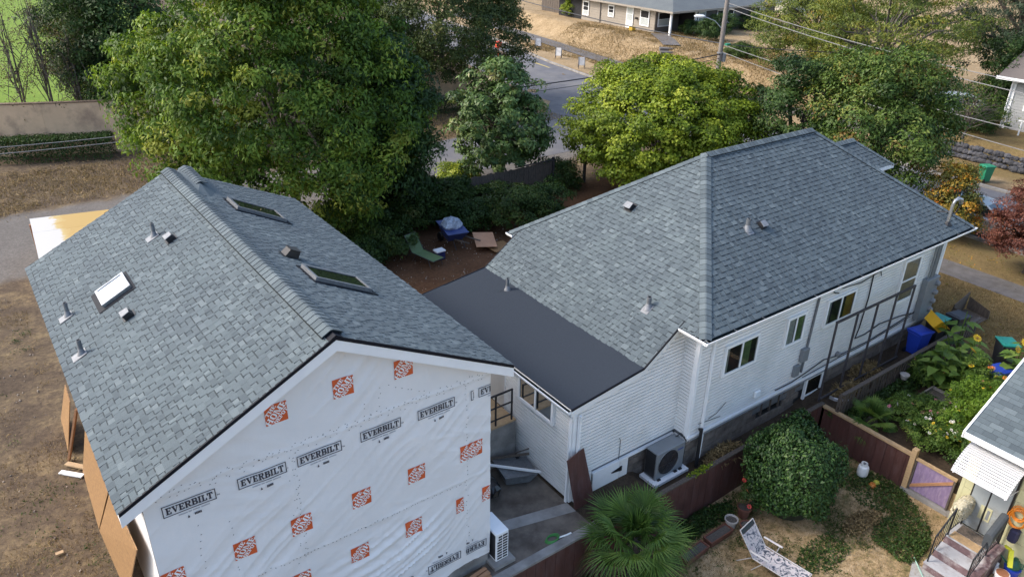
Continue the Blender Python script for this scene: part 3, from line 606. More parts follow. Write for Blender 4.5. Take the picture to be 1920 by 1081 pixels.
# ---- roof openings
def zL(s): return GE + (s - GS0) * GSL
def zR(s): return GR_ - (s - GSR) * GSL
def slope_frame(P, U, V, N):
    return lambda u, v, n: Vector(P) + Vector(U) * u + Vector(V) * v + Vector(N) * n
NL = Vector((-GSL, 0, 1)).normalized(); NRt = Vector((GSL, 0, 1)).normalized()
def skylight(P, U, V, N, w, l, glass, h=.12):
    """P lower-left corner on the roof, w along the eave, l up the slope"""
    F = slope_frame(P, U, V, N); h = h * .8
    def hx(u0, u1, v0, v1, n0, n1): return [F(u0, v0, n0), F(u1, v0, n0), F(u1, v1, n0), F(u0, v1, n0), F(u0, v0, n1), F(u1, v0, n1), F(u1, v1, n1), F(u0, v1, n1)]
    mb = MB(); b = .055
    for q in ((0, w, 0, b), (0, w, l - b, l), (0, b, b + .001, l - b - .001), (w - b, w, b + .001, l - b - .001)): mb.hexa(hx(*q, 0, h))
    fr_ = mb.build("skylight_frame", M['galv' if glass == 'bright' else 'pipegrey'], gar)
    mb = MB(); mb.hexa(hx(b + .001, w - b - .001, b + .001, l - b - .001, .03, h - .035)); mb.build("skylight_well", M['white'] if glass == 'bright' else M['sage'], fr_)
    mb = MB(); mb.face(hx(b + .001, w - b - .001, b + .001, l - b - .001, h - .03, h - .014)[4:]); mb.build("skylight_pane", M['skyglass' if glass == 'bright' else 'skyglass2'], fr_)
    mb = MB(); mb.hexa(hx(-.05, w + .05, -.13, -.002, .012, .02)); mb.hexa(hx(-.09, -.004, -.13, l + .06, .012, .022)); mb.hexa(hx(w + .004, w + .09, -.13, l + .06, .012, .022)); mb.hexa(hx(-.003, w + .003, l + .003, l + .06, .012, .022)); mb.build("skylight_flashing", M['drip'], gar)
M['sage'] = pm("painted_sage_reflection", (0.17, 0.19, 0.085), 0.8, 0.1)  # sage-green reflection painted onto the wells under the right-slope panes
skylight((1.50, 15.86, zL(1.50)), (0, 1, 0), VL, NL, .74, .66, 'bright')
skylight((6.0, 17.55, zR(6.0)), (0, 1, 0), VR, NRt, .80, 1.28, 'dark')
skylight((6.02, 12.98, zR(6.02)), (0, 1, 0), VR, NRt, .74, 1.30, 'dark')
def vent_pipe(root, x, y, z, r=.042, h=.32, N=NL, V=VL):
    mb = MB(); mb.tube([(x, y, z - .05), (x, y, z + h), (x, y, z + h), (x, y, z + h - .08)], [r, r, r * .72, r * .72], 14, caps=False); p_ = mb.build("vent_pipe", M['pipegrey'], root, True)
    mb = MB(); mb.lathe((x, y, z), [(r * 2.3, -.04), (r * 1.5, .05), (r * 1.04, .13)], 14, caps=False); mb.build("pipe_boot", M['lead'], p_, True)
    F = slope_frame((x, y, z), (0, 1, 0) if abs(N.x) > abs(N.y) else (1, 0, 0), V, N); mb = MB(); a = [(-.12, -.19), (.12, -.19), (.12, .10), (-.12, .10)]; mb.prism([F(u, v, .024) for u, v in a], N * -.008); mb.build("pipe_flashing", M['lead'], p_)
for x, y in ((2.93, 17.31), (.88, 16.58), (.84, 14.85)): vent_pipe(gar, x, y, zL(x))
def box_vent(root, x, y, z, U, V, N, mat='black', w=.20, l=.20, h=.13):
    F = slope_frame((x, y, z), U, V, N); mb = MB()
    mb.hexa([F(-w / 2, -l / 2, .01), F(w / 2, -l / 2, .01), F(w / 2, l / 2, .01), F(-w / 2, l / 2, .01), F(-w / 2 * .95, -l / 2 * 1.0, h), F(w / 2 * .95, -l / 2, h), F(w / 2 * .9, l / 2 * .5, h), F(-w / 2 * .9, l / 2 * .5, h)]); v_ = mb.build("roof_vent", M[mat], root)
    mb = MB(); mb.prism([F(-w * .58, -l * .55, h + .002), F(w * .58, -l * .55, h + .002), F(w * .5, l * .3, h + .004), F(-w * .5, l * .3, h + .004)], N * .012); mb.build("vent_hood", M['lead' if mat == 'black' else mat], v_)
    mb = MB(); mb.prism([F(-w * .62, -l * .7, .022), F(w * .62, -l * .7, .022), F(w * .62, l * .62, .022), F(-w * .62, l * .62, .022)], N * -.006); mb.build("vent_flange", M['black'], v_)
box_vent(gar, 3.15, 16.65, zL(3.15), (0, 1, 0), VL, NL); box_vent(gar, 1.80, 14.94, zL(1.80), (0, 1, 0), VL, NL)
M['brownmetal'] = pm("brown_metal", (0.025, 0.022, 0.02), 0.5, 0.2)
box_vent(gar, 4.91, 14.43, zR(4.91), (0, 1, 0), VR, NRt, 'brownmetal', .26, .3, .17)
# ---------------------------------------------------------------- the white house
HS0, HS1, HT0, HT1, HE_, HR = 13.186, 26.196, 9.99, 17.99, 4.004, 6.889; HSL = (HR - HE_) / 4.0
house = thing("white_house", "white vinyl sided house under a grey shingle hip roof with a black flat lean-to roof", "house", (18.0, 14.0, 0))
hr = MB()
A, B, C_, D = (HS0, HT0, HE_), (HS1, HT0, HE_), (HS1, HT1, HE_), (HS0, HT1, HE_); H_, G_ = (HS0 + 4, 13.99, HR), (HS1 - 4, 13.99, HR)
lo = .006
def dn(p, k=lo): return (p[0], p[1], p[2] - k)
for q in ((A, B, G_, H_), (B, C_, G_), (C_, D, H_, G_)): hr.face([dn(p) for p in q], .12)
T0, T1 = 10.80, 17.66                     # sides of the low end
XK, ZK, XQ, ZQ = 12.04, 3.18, 9.76, 2.872
def zend(s): return HE_ + (s - HS0) * HSL
hr.face([dn((XK, T0, ZK)), dn((HS0, T0, HE_)), dn((HS0, T1, HE_)), dn((XK, T1, ZK))], .12); hr.face([dn(A), dn(D), dn(H_)], .12)
hr.face([dn(p, .16) for p in (A, B, C_, D)], .1)
hroof = hr.build("roof", M['shingle'], house)
ch = 1 / math.sqrt(1 + HSL * HSL); HV = 4.0 / ch
vk = (XK - HS0) / ch                       # negative: below the eave line on the end slope
VE, VF, VB, VN = (ch, 0, HSL * ch), (0, ch, HSL * ch), (0, -ch, HSL * ch), (-ch, 0, HSL * ch)
def endL(v):
    vv = v + vk; return (T0 if vv < 0 else HT0 + vv * ch)
def endR(v):
    vv = v + vk; return (T1 if vv < 0 else HT1 - vv * ch)
LF = HS1 - HS0
roof_shingles(hroof, [((HS0, HT0, HE_), (1, 0, 0), VF, HV, lambda v: v * ch, lambda v: LF - v * ch),
                      ((XK, 0, ZK), (0, 1, 0), VE, HV - vk, endL, endR),
                      ((HS0, HT1, HE_), (1, 0, 0), VB, HV, lambda v: v * ch, lambda v: LF - v * ch),
                      ((23.0, 13.30, 5.158), (1, 0, 0), VF, 1.1 / ch, lambda v: 0, lambda v: 3.6 - v * ch)])
NFr = Vector((0, -HSL, 1)).normalized(); NEn = Vector((-HSL, 0, 1)).normalized()
upK = (NFr + NEn).normalized()
caps(hroof, A, H_, .30, .055, 36, "hip_cap", .012, upK, 3)
caps(hroof, (HS0, HT1, HE_), H_, .30, .055, 36, "hip_cap", .012, (NEn + Vector((0, HSL, 1)).normalized()).normalized(), 5)
caps(hroof, B, G_, .30, .055, 36, "hip_cap", .012, (NFr + Vector((HSL, 0, 1)).normalized()).normalized(), 6)
caps(hroof, H_, G_, .32, .085, 32, "ridge_cap", .03, (0, 0, 1), 7)
# torch-down sheets in three rolls
for k in range(3):
    x0 = XQ + (XK - XQ) * k / 3 - .0; x1 = XQ + (XK - XQ) * (k + 1) / 3; z0 = ZQ + (ZK - ZQ) * k / 3; z1 = ZQ + (ZK - ZQ) * (k + 1) / 3; e = .004
    mb = MB(); nseg = 14
    for j in range(nseg):
        y0, y1 = T0 + (T1 - T0) * j / nseg, T0 + (T1 - T0) * (j + 1) / nseg
        w = lambda y: .004 * math.sin(y * 5.1 + k * 2) + .003 * math.sin(y * 11.3)
        mb.face([(x0, y0, z0 + e * (3 - k) + .006 + w(y0)), (x1 + .05, y0, z1 + e * (3 - k) + .014 + w(y0)), (x1 + .05, y1, z1 + e * (3 - k) + .014 + w(y1)), (x0, y1, z0 + e * (3 - k) + .006 + w(y1))])
    mb.build("membrane_sheet", M['torch'], house)
mb = MB(); mb.hexa([(XQ + .01, T0 + .01, ZQ - .12), (XK, T0 + .01, ZK - .12), (XK, T1 - .01, ZK - .12), (XQ + .01, T1 - .01, ZQ - .12), (XQ + .01, T0 + .01, ZQ - .006), (XK, T0 + .01, ZK - .006), (XK, T1 - .01, ZK - .006), (XQ + .01, T1 - .01, ZQ - .006)]); mb.build("lean_to_deck", M['oldwood'], house)
# rake edging of the low end
XJ = HS0 + .12
for y, sg in ((T0, -1), (T1, 1)):
    pts = [(XQ, ZQ + .012), (XK, ZK + .012), (XJ, HE_ + .09)]
    for (xa, za), (xb, zb) in zip(pts[:-1], pts[1:]):
        y0, y1 = sorted((y, y + sg * .03)); mb = MB()
        mb.hexa([(xa, y0, za - .045), (xb, y0, zb - .045), (xb, y1, zb - .045), (xa, y1, za - .045), (xa, y0, za + .012), (xb, y0, zb + .012), (xb, y1, zb + .012), (xa, y1, za + .012)]); mb.build("drip_edge", M['drip'], house)
        mb = MB(); y0, y1 = sorted((y - sg * .012, y + sg * .022)); mb.hexa([(xa, y0, za - .2), (xb, y0, zb - .2), (xb, y1, zb - .2), (xa, y1, za - .2), (xa, y0, za - .048), (xb, y0, zb - .048), (xb, y1, zb - .048), (xa, y1, za - .048)]); mb.build("rake_board", M['siding'], house)
M['gutterin'] = pm("gutter_inside", (0.012, 0.02, 0.022), 0.5, 0.3)
def gutter(a, b, out, name="gutter", w=.115, h=.10, lip=.018):
    """white outer face and lip with dark inside; out: outward horizontal unit vector"""
    a, b, o = Vector(a), Vector(b), Vector(out); d = (b - a).normalized(); Z = Vector((0, 0, 1)); mb = MB()
    def sec(p): return [p + o * .004 - Z * .02, p + o * .004 - Z * h, p + o * (w - .03) - Z * h, p + o * w - Z * (h * .45), p + o * w - Z * .012, p + o * (w - lip) - Z * .012]
    mb.loft([sec(a), sec(b)], closed=False)
    for p in (a, b): mb.face(sec(p)[:5])
    g = mb.build(name, M['white'], house)
    mb = MB(); q = lambda p, x, z: p + o * x - Z * z
    mb.face([q(a, .008, .024), q(b, .008, .024), q(b, .008, h - .006), q(a, .008, h - .006)]); mb.face([q(a, .008, h - .006), q(b, .008, h - .006), q(b, w - .032, h - .006), q(a, w - .032, h - .006)]); mb.face([q(a, w - .032, h - .006), q(b, w - .032, h - .006), q(b, w - .006, h * .4), q(a, w - .006, h * .4)]); mb.face([q(a, w - .006, h * .4), q(b, w - .006, h * .4), q(b, w - .006, .016), q(a, w - .006, .016)])
    mb.build("gutter_trough", M['gutterin'], g)
    L = (b - a).length; n = int(L / 1.05)
    for i in range(1, n):
        c = a + d * (L * i / n); mb = MB(); mb.hexa([c + o * .01 - d * .006 - Z * .02, c + o * w - d * .006 - Z * .02, c + o * w + d * .006 - Z * .02, c + o * .01 + d * .006 - Z * .02, c + o * .01 - d * .006 - Z * .010, c + o * w - d * .006 - Z * .010, c + o * w + d * .006 - Z * .010, c + o * .01 + d * .006 - Z * .010]); mb.build("gutter_strap", M['galv'], g)
gutter((HS0 - .10, HT0 - .005, HE_ - .005), (HS1 + .02, HT0 - .005, HE_ - .005), (0, -1, 0), w=.15, lip=.012)
gutter((HS0 - .005, HT0 - .10, HE_ - .005), (HS0 - .005, T0 - .04, HE_ - .005), (-1, 0, 0)); gutter((HS0 - .005, T1 + .04, HE_ - .005), (HS0 - .005, HT1 + .05, HE_ - .005), (-1, 0, 0))
gutter((XQ - .004, T0 - .02, ZQ + .002), (XQ - .004, T1, ZQ + .002), (-1, 0, 0), w=.11)
# walls: sheathing behind, coloured dark grey as painted shade in the lap gaps, then lapped boards one by one
SX0, SX1, WF, WL, WEND = 13.55, 25.62, 10.40, 10.86, 9.93
mb = MB(); mb.box(SX0 + .03, SX1 - .03, WF + .03, 17.5, .2, HE_ - .17); mb.box(WEND + .03, SX0 + .03, WL + .03, 13.62, -.1, 2.7)
mb.prism([(WEND + .03, WL + .03, 2.7), (SX0 + .03, WL + .03, 2.7), (SX0 + .03, WL + .03, 3.55), (XK, WL + .03, 3.05), (WEND + .03, WL + .03, 2.71)], (0, 2.7, 0)); mb.build("wall", M['pipegrey'], house)
LAP = .1016
def lap(p0, p1, z, out, n=1, top=None):
    """one lap board from p0 to p1 (x,y), bottom at z; out = outward unit"""
    o = Vector(out); a, b = Vector((*p0, z)), Vector((*p1, z)); Z = Vector((0, 0, LAP)); mb = MB()
    a1, b1 = Vector((*(top[0] if top else p0), z)), Vector((*(top[1] if top else p1), z))
    k_ = .79; am, bm = a.lerp(a1, k_) + (a1 - a).project(Vector((0, 0, 1))) * 0 + Z * k_, b.lerp(b1, k_) + Z * k_; mb.face([a + o * .014, b + o * .014, bm + o * .010, am + o * .010]); mb.face([am + o * .010, bm + o * .010, bm - o * .014, am - o * .014]); mb.face([a + o * .014, a - o * .014, b - o * .014, b + o * .014]); mb.build("siding_board", M['siding'], house)
z = .72
while z < HE_ - .2:
    lap((SX0 + .07, WF), (SX1 - .07, WF), z, (0, -1, 0)); z += LAP
z = .72
while z < HE_ - .25: lap((SX0, WF + .09), (SX0, WL), z, (-1, 0, 0)); z += LAP
def x_at(z):   # where the sloping rake crosses height z on the lean-to side
    z = z + .20
    if z <= ZQ: return WEND
    if z <= ZK: return XQ + (z - ZQ) / (ZK - ZQ) * (XK - XQ)
    return min(SX0, XK + (z - ZK) / (HE_ - ZK) * (HS0 - XK))
z = -.02
while z < 3.7:
    xl = max(WEND + .07, x_at(z)); xl1 = max(WEND + .07, x_at(z + LAP))
    if z < .60: lap((WEND + .07, WL), (10.62, WL), z, (0, -1, 0))
    elif xl < SX0 - .05: lap((xl, WL), (SX0, WL), z, (0, -1, 0), top=((min(xl1, SX0), WL), (SX0, WL)))
    z += LAP
z = .08
while z < 2.68: lap((WEND, WL + .06), (WEND, 13.6), z, (-1, 0, 0)); z += LAP
def post(x0, x1, y0, y1, z0, z1, name="corner_trim", mat='white', par=None): mb = MB(); mb.box(x0, x1, y0, y1, z0, z1); return mb.build(name, M[mat], par or house)
post(SX0 - .02, SX0 + .085, WF - .022, WF + .10, .70, HE_ - .17); post(WEND - .022, WEND + .08, WL - .022, WL + .07, -.02, 2.69); post(SX1 - .09, SX1 + .02, WF - .022, WF + .08, .70, HE_ - .17); post(WEND - .02, WEND + .02, 13.585, 13.63, 0, 2.68)
mb = MB(); mb.box(HS0 + .01, HS1 - .01, HT0 + .01, WF + .06, HE_ - .19, HE_ - .163); mb.box(HS0 + .01, SX0 + .06, WF + .0605, 17.5, HE_ - .19, HE_ - .163); mb.box(XQ + .02, WEND + .03, T0 + .03, T1 - .03, ZQ - .15, ZQ - .122); mb.build("soffit", M['siding'], house)
mb = MB(); mb.box(HS0 + .012, HS1 - .01, HT0 + .004, HT0 + .02, HE_ - .16, HE_ - .01); mb.box(XQ + .002, XQ + .018, T0, T1, ZQ - .16, ZQ - .008); mb.build("fascia", M['white'], house)
# wall behind the steps (recess)
mb = MB(); mb.box(10.9, 11.0, 13.62, 17.5, 0, 2.9); mb.build("recess_wall", M['siding'], house)
# skirt boards
mb = MB(); mb.box(SX0 - .03, SX1, WF - .06, WF + .02, .63, .695); mb.build("skirt_trim", M['white'], house); mb = MB(); mb.box(SX0 - .02, SX1, WF - .03, WF + .02, .555, .627); mb.build("skirt_trim", M['siding'], house)
mb = MB(); mb.box(10.63, SX0 - .031, WL - .06, WL + .02, .545, .60); mb.build("skirt_trim", M['white'], house); mb = MB(); mb.box(SX0 - .06, SX0 - .0, WF + .021, WL - .061, .545, .62); mb.build("skirt_trim", M['siding'], house)
mb = MB(); mb.tube([(SX0, WF - .075, .60), (SX1 - .2, WF - .075, .60)], .018, 8); mb.build("skirt_pipe", M['greymetal'], house)
# foundation in blocks
mb = MB(); mb.box(SX0 + .02, SX1 - .02, WF + .06, 17.4, -.7, .56); mb.box(11.86, SX0 + .03, WL + .04, 17.4, -.7, .55); mb.box(9.96, 11.86, WL + .045, 13.5, -.5, .02); fnd = mb.build("foundation", M['dark'], house)
rnd = random.Random(21)
def blocks(x0, x1, y, z0, z1, holes=(), axis='x', out=-1):
    r = 0; z = z0
    while z < z1 - .02:
        x = x0 - (.2 if r % 2 else 0)
        while x < x1:
            a, b = max(x, x0) + .006, min(x + .4, x1) - .006; x += .4; h1 = min(z + .195, z1)
            if b - a < .04 or any(a < hx1 and b > hx0 and z < hz1 and h1 > hz0 for hx0, hx1, hz0, hz1 in holes): continue
            mb = MB(); pr = rnd.uniform(0, .012); t = rnd.random()
            if axis == 'x': mb.box(a, b, y - .05 - pr, y + .05, z + .006, h1 - .004, t)
            else: mb.box(y - .05 - pr, y + .05, a, b, z + .006, h1 - .004, t)
            mb.build("concrete_block", M['block'], fnd)
        z += .2; r += 1
blocks(SX0 + .03, SX1, WF + .07, -.62, .55, holes=((16.75, 17.62, .05, .55), (18.72, 19.72, -.7, .56)))
blocks(11.9, SX0 + .02, WL + .04, -.62, .53)
blocks(WF + .06, WL - .02, SX0 + .06, -.62, .53, axis='y')
# windows
def window(x0, x1, z0, z1, y=WF, split=.5, curtain=None, sill=False, t_axis='x', two=True, horiz=False, name="window", fw=.075):
    """slider window; frame proud of the boards"""
    y = y - .034
    P = (lambda a, d, z: (a, y + d, z)) if t_axis == 'x' else (lambda a, d, z: (y + d, a, z))
    def bx(mb, a0, a1, d0, d1, c0, c1): mb.hexa([P(a0, d0, c0), P(a1, d0, c0), P(a1, d1, c0), P(a0, d1, c0), P(a0, d0, c1), P(a1, d0, c1), P(a1, d1, c1), P(a0, d1, c1)])
    w = MB(); bx(w, x0 + .02, x1 - .02, -.008, .05, z0 + .02, z1 - .02); win = w.build(name, M['dark'], house)
    mb = MB(); f = fw
    bx(mb, x0, x1, -.045, .03, z1 - f, z1); bx(mb, x0, x1, -.045, .03, z0, z0 + f); bx(mb, x0, x0 + f, -.045, .03, z0 + f + .001, z1 - f - .001); bx(mb, x1 - f, x1, -.045, .03, z0 + f + .001, z1 - f - .001); mb.build("frame", M['white'], win)
    mid = x0 + (x1 - x0) * split; zm = z0 + (z1 - z0) * split; s = MB()
    if two and not horiz: bx(s, mid - .028, mid + .028, -.041, -.0105, z0 + f + .002, z1 - f - .002)
    elif two: bx(s, x0 + f + .002, x1 - f - .002, -.041, -.0105, zm - .025, zm + .025)
    if two: s.build("mullion", M['white'], win)
    s = MB()
    for a0, a1 in ((x0 + f, mid - .028), (mid + .028, x1 - f)):
        if horiz: break
        bx(s, a0 + .002, a0 + .022, -.03, -.012, z0 + f + .004, z1 - f - .004); bx(s, a1 - .022, a1 - .002, -.03, -.012, z0 + f + .004, z1 - f - .004)
    if s.f: s.build("sash", M['greymetal'], win)
    g = MB(); g.face([P(x0 + f + .004, -.024, z0 + f + .004), P(x1 - f - .004, -.024, z0 + f + .004), P(x1 - f - .004, -.024, z1 - f - .004), P(x0 + f + .004, -.024, z1 - f - .004)]); g.build("pane", M['glass'], win)
    if curtain:
        for c0, c1, mt_ in curtain:
            c = MB(); n = 12; a0, a1 = x0 + f + (x1 - x0 - 2 * f) * c0 + .005, x0 + f + (x1 - x0 - 2 * f) * c1 - .005
            for k in range(n):
                u0, u1 = a0 + (a1 - a0) * k / n, a0 + (a1 - a0) * (k + 1) / n; d0, d1 = (-.0095, -.0165) if k % 2 else (-.0165, -.0095)
                c.face([P(u0, d0, z0 + f + .01), P(u1, d1, z0 + f + .01), P(u1, d1, z1 - f - .01), P(u0, d0, z1 - f - .01)])
            c.build("curtain", M[mt_], win)
    return win
M['curtgreen'] = pm("green_curtain", (0.16, 0.24, 0.11), 0.9, 0.3, 9); M['curtgrey'] = pm("pale_curtain", (0.42, 0.45, 0.44), 0.9, 0.2, 9)
M['curtyel'] = pm("ochre_cloth", (0.32, 0.20, 0.035), 0.9, 0.3, 9); M['blind'] = pm("cream_blind", (0.42, 0.38, 0.31), 0.8, 0.15, 4)
window(14.54, 15.93, 2.22, 3.15, curtain=[(.53, .80, 'curtgreen'), (.02, .10, 'curtgrey')]); window(17.12, 17.99, 2.22, 3.17, curtain=[(.03, .47, 'curtgrey'), (.53, .97, 'curtgreen')])
window(18.98, 20.44, 2.28, 3.19, curtain=[(.66, .97, 'curtyel'), (.03, .12, 'curtgrey')]); window(23.0, 24.05, 1.84, 3.42, horiz=True, curtain=[(.03, .97, 'blind')], fw=.09)
window(11.55, 12.97, 1.92, 2.68, y=WEND, t_axis='y', curtain=[(.02, .2, 'curtgreen')])
window(18.78, 19.66, -.55, .60, y=WF + .02, horiz=True, split=.42, name="basement_window")
mb = MB(); mb.box(16.8, 17.57, WF + .06, WF + .10, .08, .5); bw = mb.build("cellar_vent", M['dark'], house); mb = MB(); mb.box(17.16, 17.21, WF + .0, WF + .058, .06, .53); mb.box(16.76, 16.80, WF + .0, WF + .058, .06, .53); mb.box(17.57, 17.61, WF + .0, WF + .058, .06, .53); mb.build("vent_frame", M['oldwood'], bw)
# downspouts
def downspout(pts, w=.075): mb = MB(); mb.tube(pts, w / 2 * 1.2, 4); return mb.build("downspout", M['white'], house)
downspout([(14.05, 9.90, 3.9), (14.05, 10.02, 3.74), (14.05, 10.32, 3.60), (14.05, 10.345, 3.4), (14.05, 10.345, .75), (14.05, 10.30, .6), (14.0, 10.27, -.1)])
downspout([(WEND - .1, 10.80, 2.80), (WEND - .07, 10.84, 2.6), (WEND - .065, 10.90, 2.4), (WEND - .065, 10.90, .02)])
downspout([(WEND + .11, 10.76, 2.62), (WEND + .12, 10.79, 2.4), (WEND + .12, 10.79, .0)])
# conduit, boxes, cables, service gear
mb = MB(); mb.tube([(18.47, WF - .05, 3.62), (18.35, WF - .05, 1.0)], .035, 8); mb.build("conduit", M['pipegrey'], house)
def cabinet(x0, x1, z0, z1, d, name, mat='greymetal', y=WF): mb = MB(); mb.bevbox(x0, x1, y - d, y - .02, z0, z1, .012); return mb.build(name, M[mat], house)
cabinet(18.13, 18.42, 1.42, 1.86, .14, "junction_box"); cabinet(17.92, 18.16, .98, 1.36, .12, "junction_box"); cabinet(16.2, 16.42, .93, 1.13, .10, "outlet_cover", 'white')
cb = cabinet(24.62, 25.42, .82, 2.32, .20, "meter_cabinet")
for k in range(4):
    z = 1.1 + k * .33; mb = MB(); mb.lathe((25.27, WF - .20, z), [(.095, 0), (.095, .05), (.08, .10), (.03, .125)], 14, axis='Y'); mb.build("meter_dome", M['lead'], cb, True)
for x in (24.80, 25.0, 25.16): mb = MB(); mb.tube([(x, WF - .09, 2.30), (x, WF - .09, 3.80)], .045 if x == 25.0 else .03, 8); mb.build("riser_pipe", M['greymetal'], house)
mb = MB(); mb.tube([(25.02, 10.30, 3.9), (25.02, 10.30, 4.88), (25.05, 10.28, 5.02), (25.15, 10.24, 5.08), (25.27, 10.20, 5.03), (25.31, 10.19, 4.9)], [.05, .05, .052, .065, .07, .06], 10); ms = mb.build("service_mast", M['galv'], house, True)
mb = MB(); mb.lathe((25.02, 10.30, 4.22), [(.13, -.02), (.10, .05), (.06, .10)], 12); mb.build("mast_boot", M['black'], ms)
mb = MB(); mb.tube([(25.04, 10.3, 4.62), (24.98, 10.9, 4.50), (24.9, 11.6, 4.75), (24.9, 12.2, 5.05)], .02, 6); mb.tube([(25.31, 10.19, 4.9), (25.28, 10.25, 4.6), (25.08, 10.28, 4.55)], .018, 6); mb.build("service_cable", M['cable'], ms)
def cable(pts, r=.014, name="cable"): mb = MB(); mb.tube(pts, r, 6); return mb.build(name, M['cable'], house)
yc = WF - .045
cable([(25.1, yc, 3.55), (23.6, yc, 3.60), (22.0, yc, 3.50), (20.6, yc, 3.32), (19.6, yc, 3.42), (18.9, yc, 3.62)]); cable([(21.55, yc, 3.70), (21.55, yc, 3.52), (21.7, yc, 3.25)])
cable([(21.2, yc, 3.72), (21.25, yc, 2.6), (21.15, yc, 1.6), (21.05, yc, 1.25), (21.6, yc, 1.22), (22.4, yc, 1.35), (22.9, yc, 1.30), (23.6, yc, 1.25), (24.4, yc, 1.12)], .02)
cable([(19.0, yc, 3.7), (18.95, yc, 3.62), (19.25, yc, 3.36), (19.45, yc, 3.30)], .02); cable([(24.6, yc, 1.1), (22.0, yc, .86), (20.4, yc, .88), (19.5, yc, 1.02), (18.6, yc, .86), (18.0, yc, .78), (17.2, yc, .79)], .016); cable([(24.4, yc, 1.0), (22.0, yc, .80), (20.4, yc, .80), (18.5, yc, .75)], .012)
cable([(14.3, yc, 1.0), (14.6, yc, 1.05), (14.95, yc, 1.28)], .008); cable([(13.9, yc, 1.0), (14.4, yc, .93), (14.8, yc, .88)], .008)
cable([(SX0 - .05, WF - .06, .62), (13.5, 10.55, .75), (13.2, 10.7, .52)], .02, "line_set"); mb = MB(); mb.tube([(13.9, 10.3, .85), (13.93, 10.25, .9), (13.9, 10.22, .3), (13.88, 10.2, -.3)], .05, 8); mb.build("line_cover", M['black'], house)
mb = MB(); mb.lathe((20.2, WF - .02, .98), [(.09, 0), (.09, .09), (.05, .12)], 10, axis='Y'); mb.build("hose_bib", M['lead'], house)
# pipes and vents on the roof
def zF(t): return HE_ + (t - HT0) * HSL
vent_pipe(house, 16.76, 11.89, zF(11.89), .06, .32, NFr, Vector(VF)); vent_pipe(house, 13.19, 11.91, zend(13.19), .062, .32, NEn, Vector(VE)); vent_pipe(house, 11.78, 16.12, 3.155, .05, .36, Vector((0, 0, 1)), Vector((1, 0, 0)))
box_vent(house, 17.35, 11.88, zF(11.88), (1, 0, 0), VF, NFr, 'black', .2, .22, .12); box_vent(house, 15.15, 14.78, zend(15.15), (0, 1, 0), VE, NEn, 'black', .24, .24, .15)
# hatch door under the lean-to
mb = MB(); mb.box(10.66, 11.56, WL - .045, WL - .002, -.36, .53); dr = mb.build("hatch_door", M['white'], house); mb = MB(); mb.box(11.58, 11.86, WL - .04, WL - .002, -.36, .53); mb.build("hatch_jamb", M['siding'], house)
for z in (-.12, .30): mb = MB(); mb.prism([(11.56, WL - .052, z - .06), (11.56, WL - .052, z + .06), (11.28, WL - .052, z + .012), (11.28, WL - .052, z - .012)], (0, -.012, 0)); mb.box(11.57, 11.64, WL - .066, WL - .046, z - .07, z + .07); mb.build("strap_hinge", M['black'], dr)
cable([(11.52, WL - .03, .62), (11.52, WL - .03, 1.22), (11.47, WL - .03, 1.30)], .008, "vent_wire")
# front porch roof on the far side
PZ, PE_, PA = 5.95, 5.158, 1.1; PY = 14.4; r0, r1 = (23.0, PY, PZ), (25.5, PY, PZ); c0, c1 = (26.6, PY - PA, PE_), (26.6, PY + PA, PE_); d0, d1 = (23.0, PY - PA, PE_), (23.0, PY + PA, PE_)
mb = MB(); mb.face([dn(d0), dn(c0), dn(r1), dn(r0)], .12); mb.face([dn(c0), dn(c1), dn(r1)], .4); mb.face([dn(c1), dn(d1), dn(r0), dn(r1)], .4); mb.face([dn(d0, .12), dn(c0, .12), dn(c1, .12), dn(d1, .12)], .1); mb.build("porch_roof", M['shingle'], house)
caps(hroof, c0, r1, .26, .05, 11, "hip_cap", .012, (NFr + Vector((HSL, 0, 1)).normalized()).normalized(), 16); caps(hroof, r0, r1, .30, .085, 17, "ridge_cap", .03, (0, 0, 1), 17)
mb = MB(); mb.box(24.0, 26.62, PY - PA - .03, PY - PA - .004, PE_ - .14, PE_ - .01); mb.build("porch_fascia", M['white'], house); mb = MB(); mb.box(24.0, 26.3, PY - PA + .15, PY + PA - .15, .0, PE_ - .13); mb.build("porch_wall", M['siding'], house)
# ---------------------------------------------------------------- foliage
def raw_mesh(name, verts, quads, tone, mat):
    me = bpy.data.meshes.new(name); nv, nf = len(verts), len(quads); k = quads.shape[1]
    me.vertices.add(nv); me.vertices.foreach_set("co", np.ascontiguousarray(verts, np.float32).ravel())
    me.loops.add(nf * k); me.loops.foreach_set("vertex_index", np.ascontiguousarray(quads, np.int32).ravel())
    me.polygons.add(nf); me.polygons.foreach_set("loop_start", np.arange(0, nf * k, k, dtype=np.int32))
    me.materials.append(mat); at = me.attributes.new("tone", 'FLOAT', 'FACE'); at.data.foreach_set("value", np.ascontiguousarray(tone, np.float32))
    me.update(calc_edges=True); me.validate(); return me
def unit(a): return a / (np.linalg.norm(a, axis=1, keepdims=True) + 1e-9)
def leaves(pos, nrm, length, width, tone, rs, droop=0.35, fold=0.18):
    """diamond leaves folded along the midrib; pos (N,3) leaf bases, nrm rough leaf normals"""
    n = len(pos); rnd = rs.normal(size=(n, 3)); d = rnd - nrm * np.sum(rnd * nrm, 1, keepdims=True); d = unit(d); d[:, 2] -= droop; d = unit(d)
    w = unit(np.cross(nrm, d)); up = unit(np.cross(d, w)); L = (length * rs.uniform(.65, 1.25, (n, 1))); W = L * (width / length) * .5
    base = pos; mid = pos + d * L * .45
    v = np.empty((n, 4, 3)); v[:, 0] = base; v[:, 1] = mid + w * W + up * W * fold * 2; v[:, 2] = base + d * L - up * L * .12; v[:, 3] = mid - w * W + up * W * fold * 2
    return v.reshape(-1, 3), np.arange(n * 4).reshape(-1, 4), tone
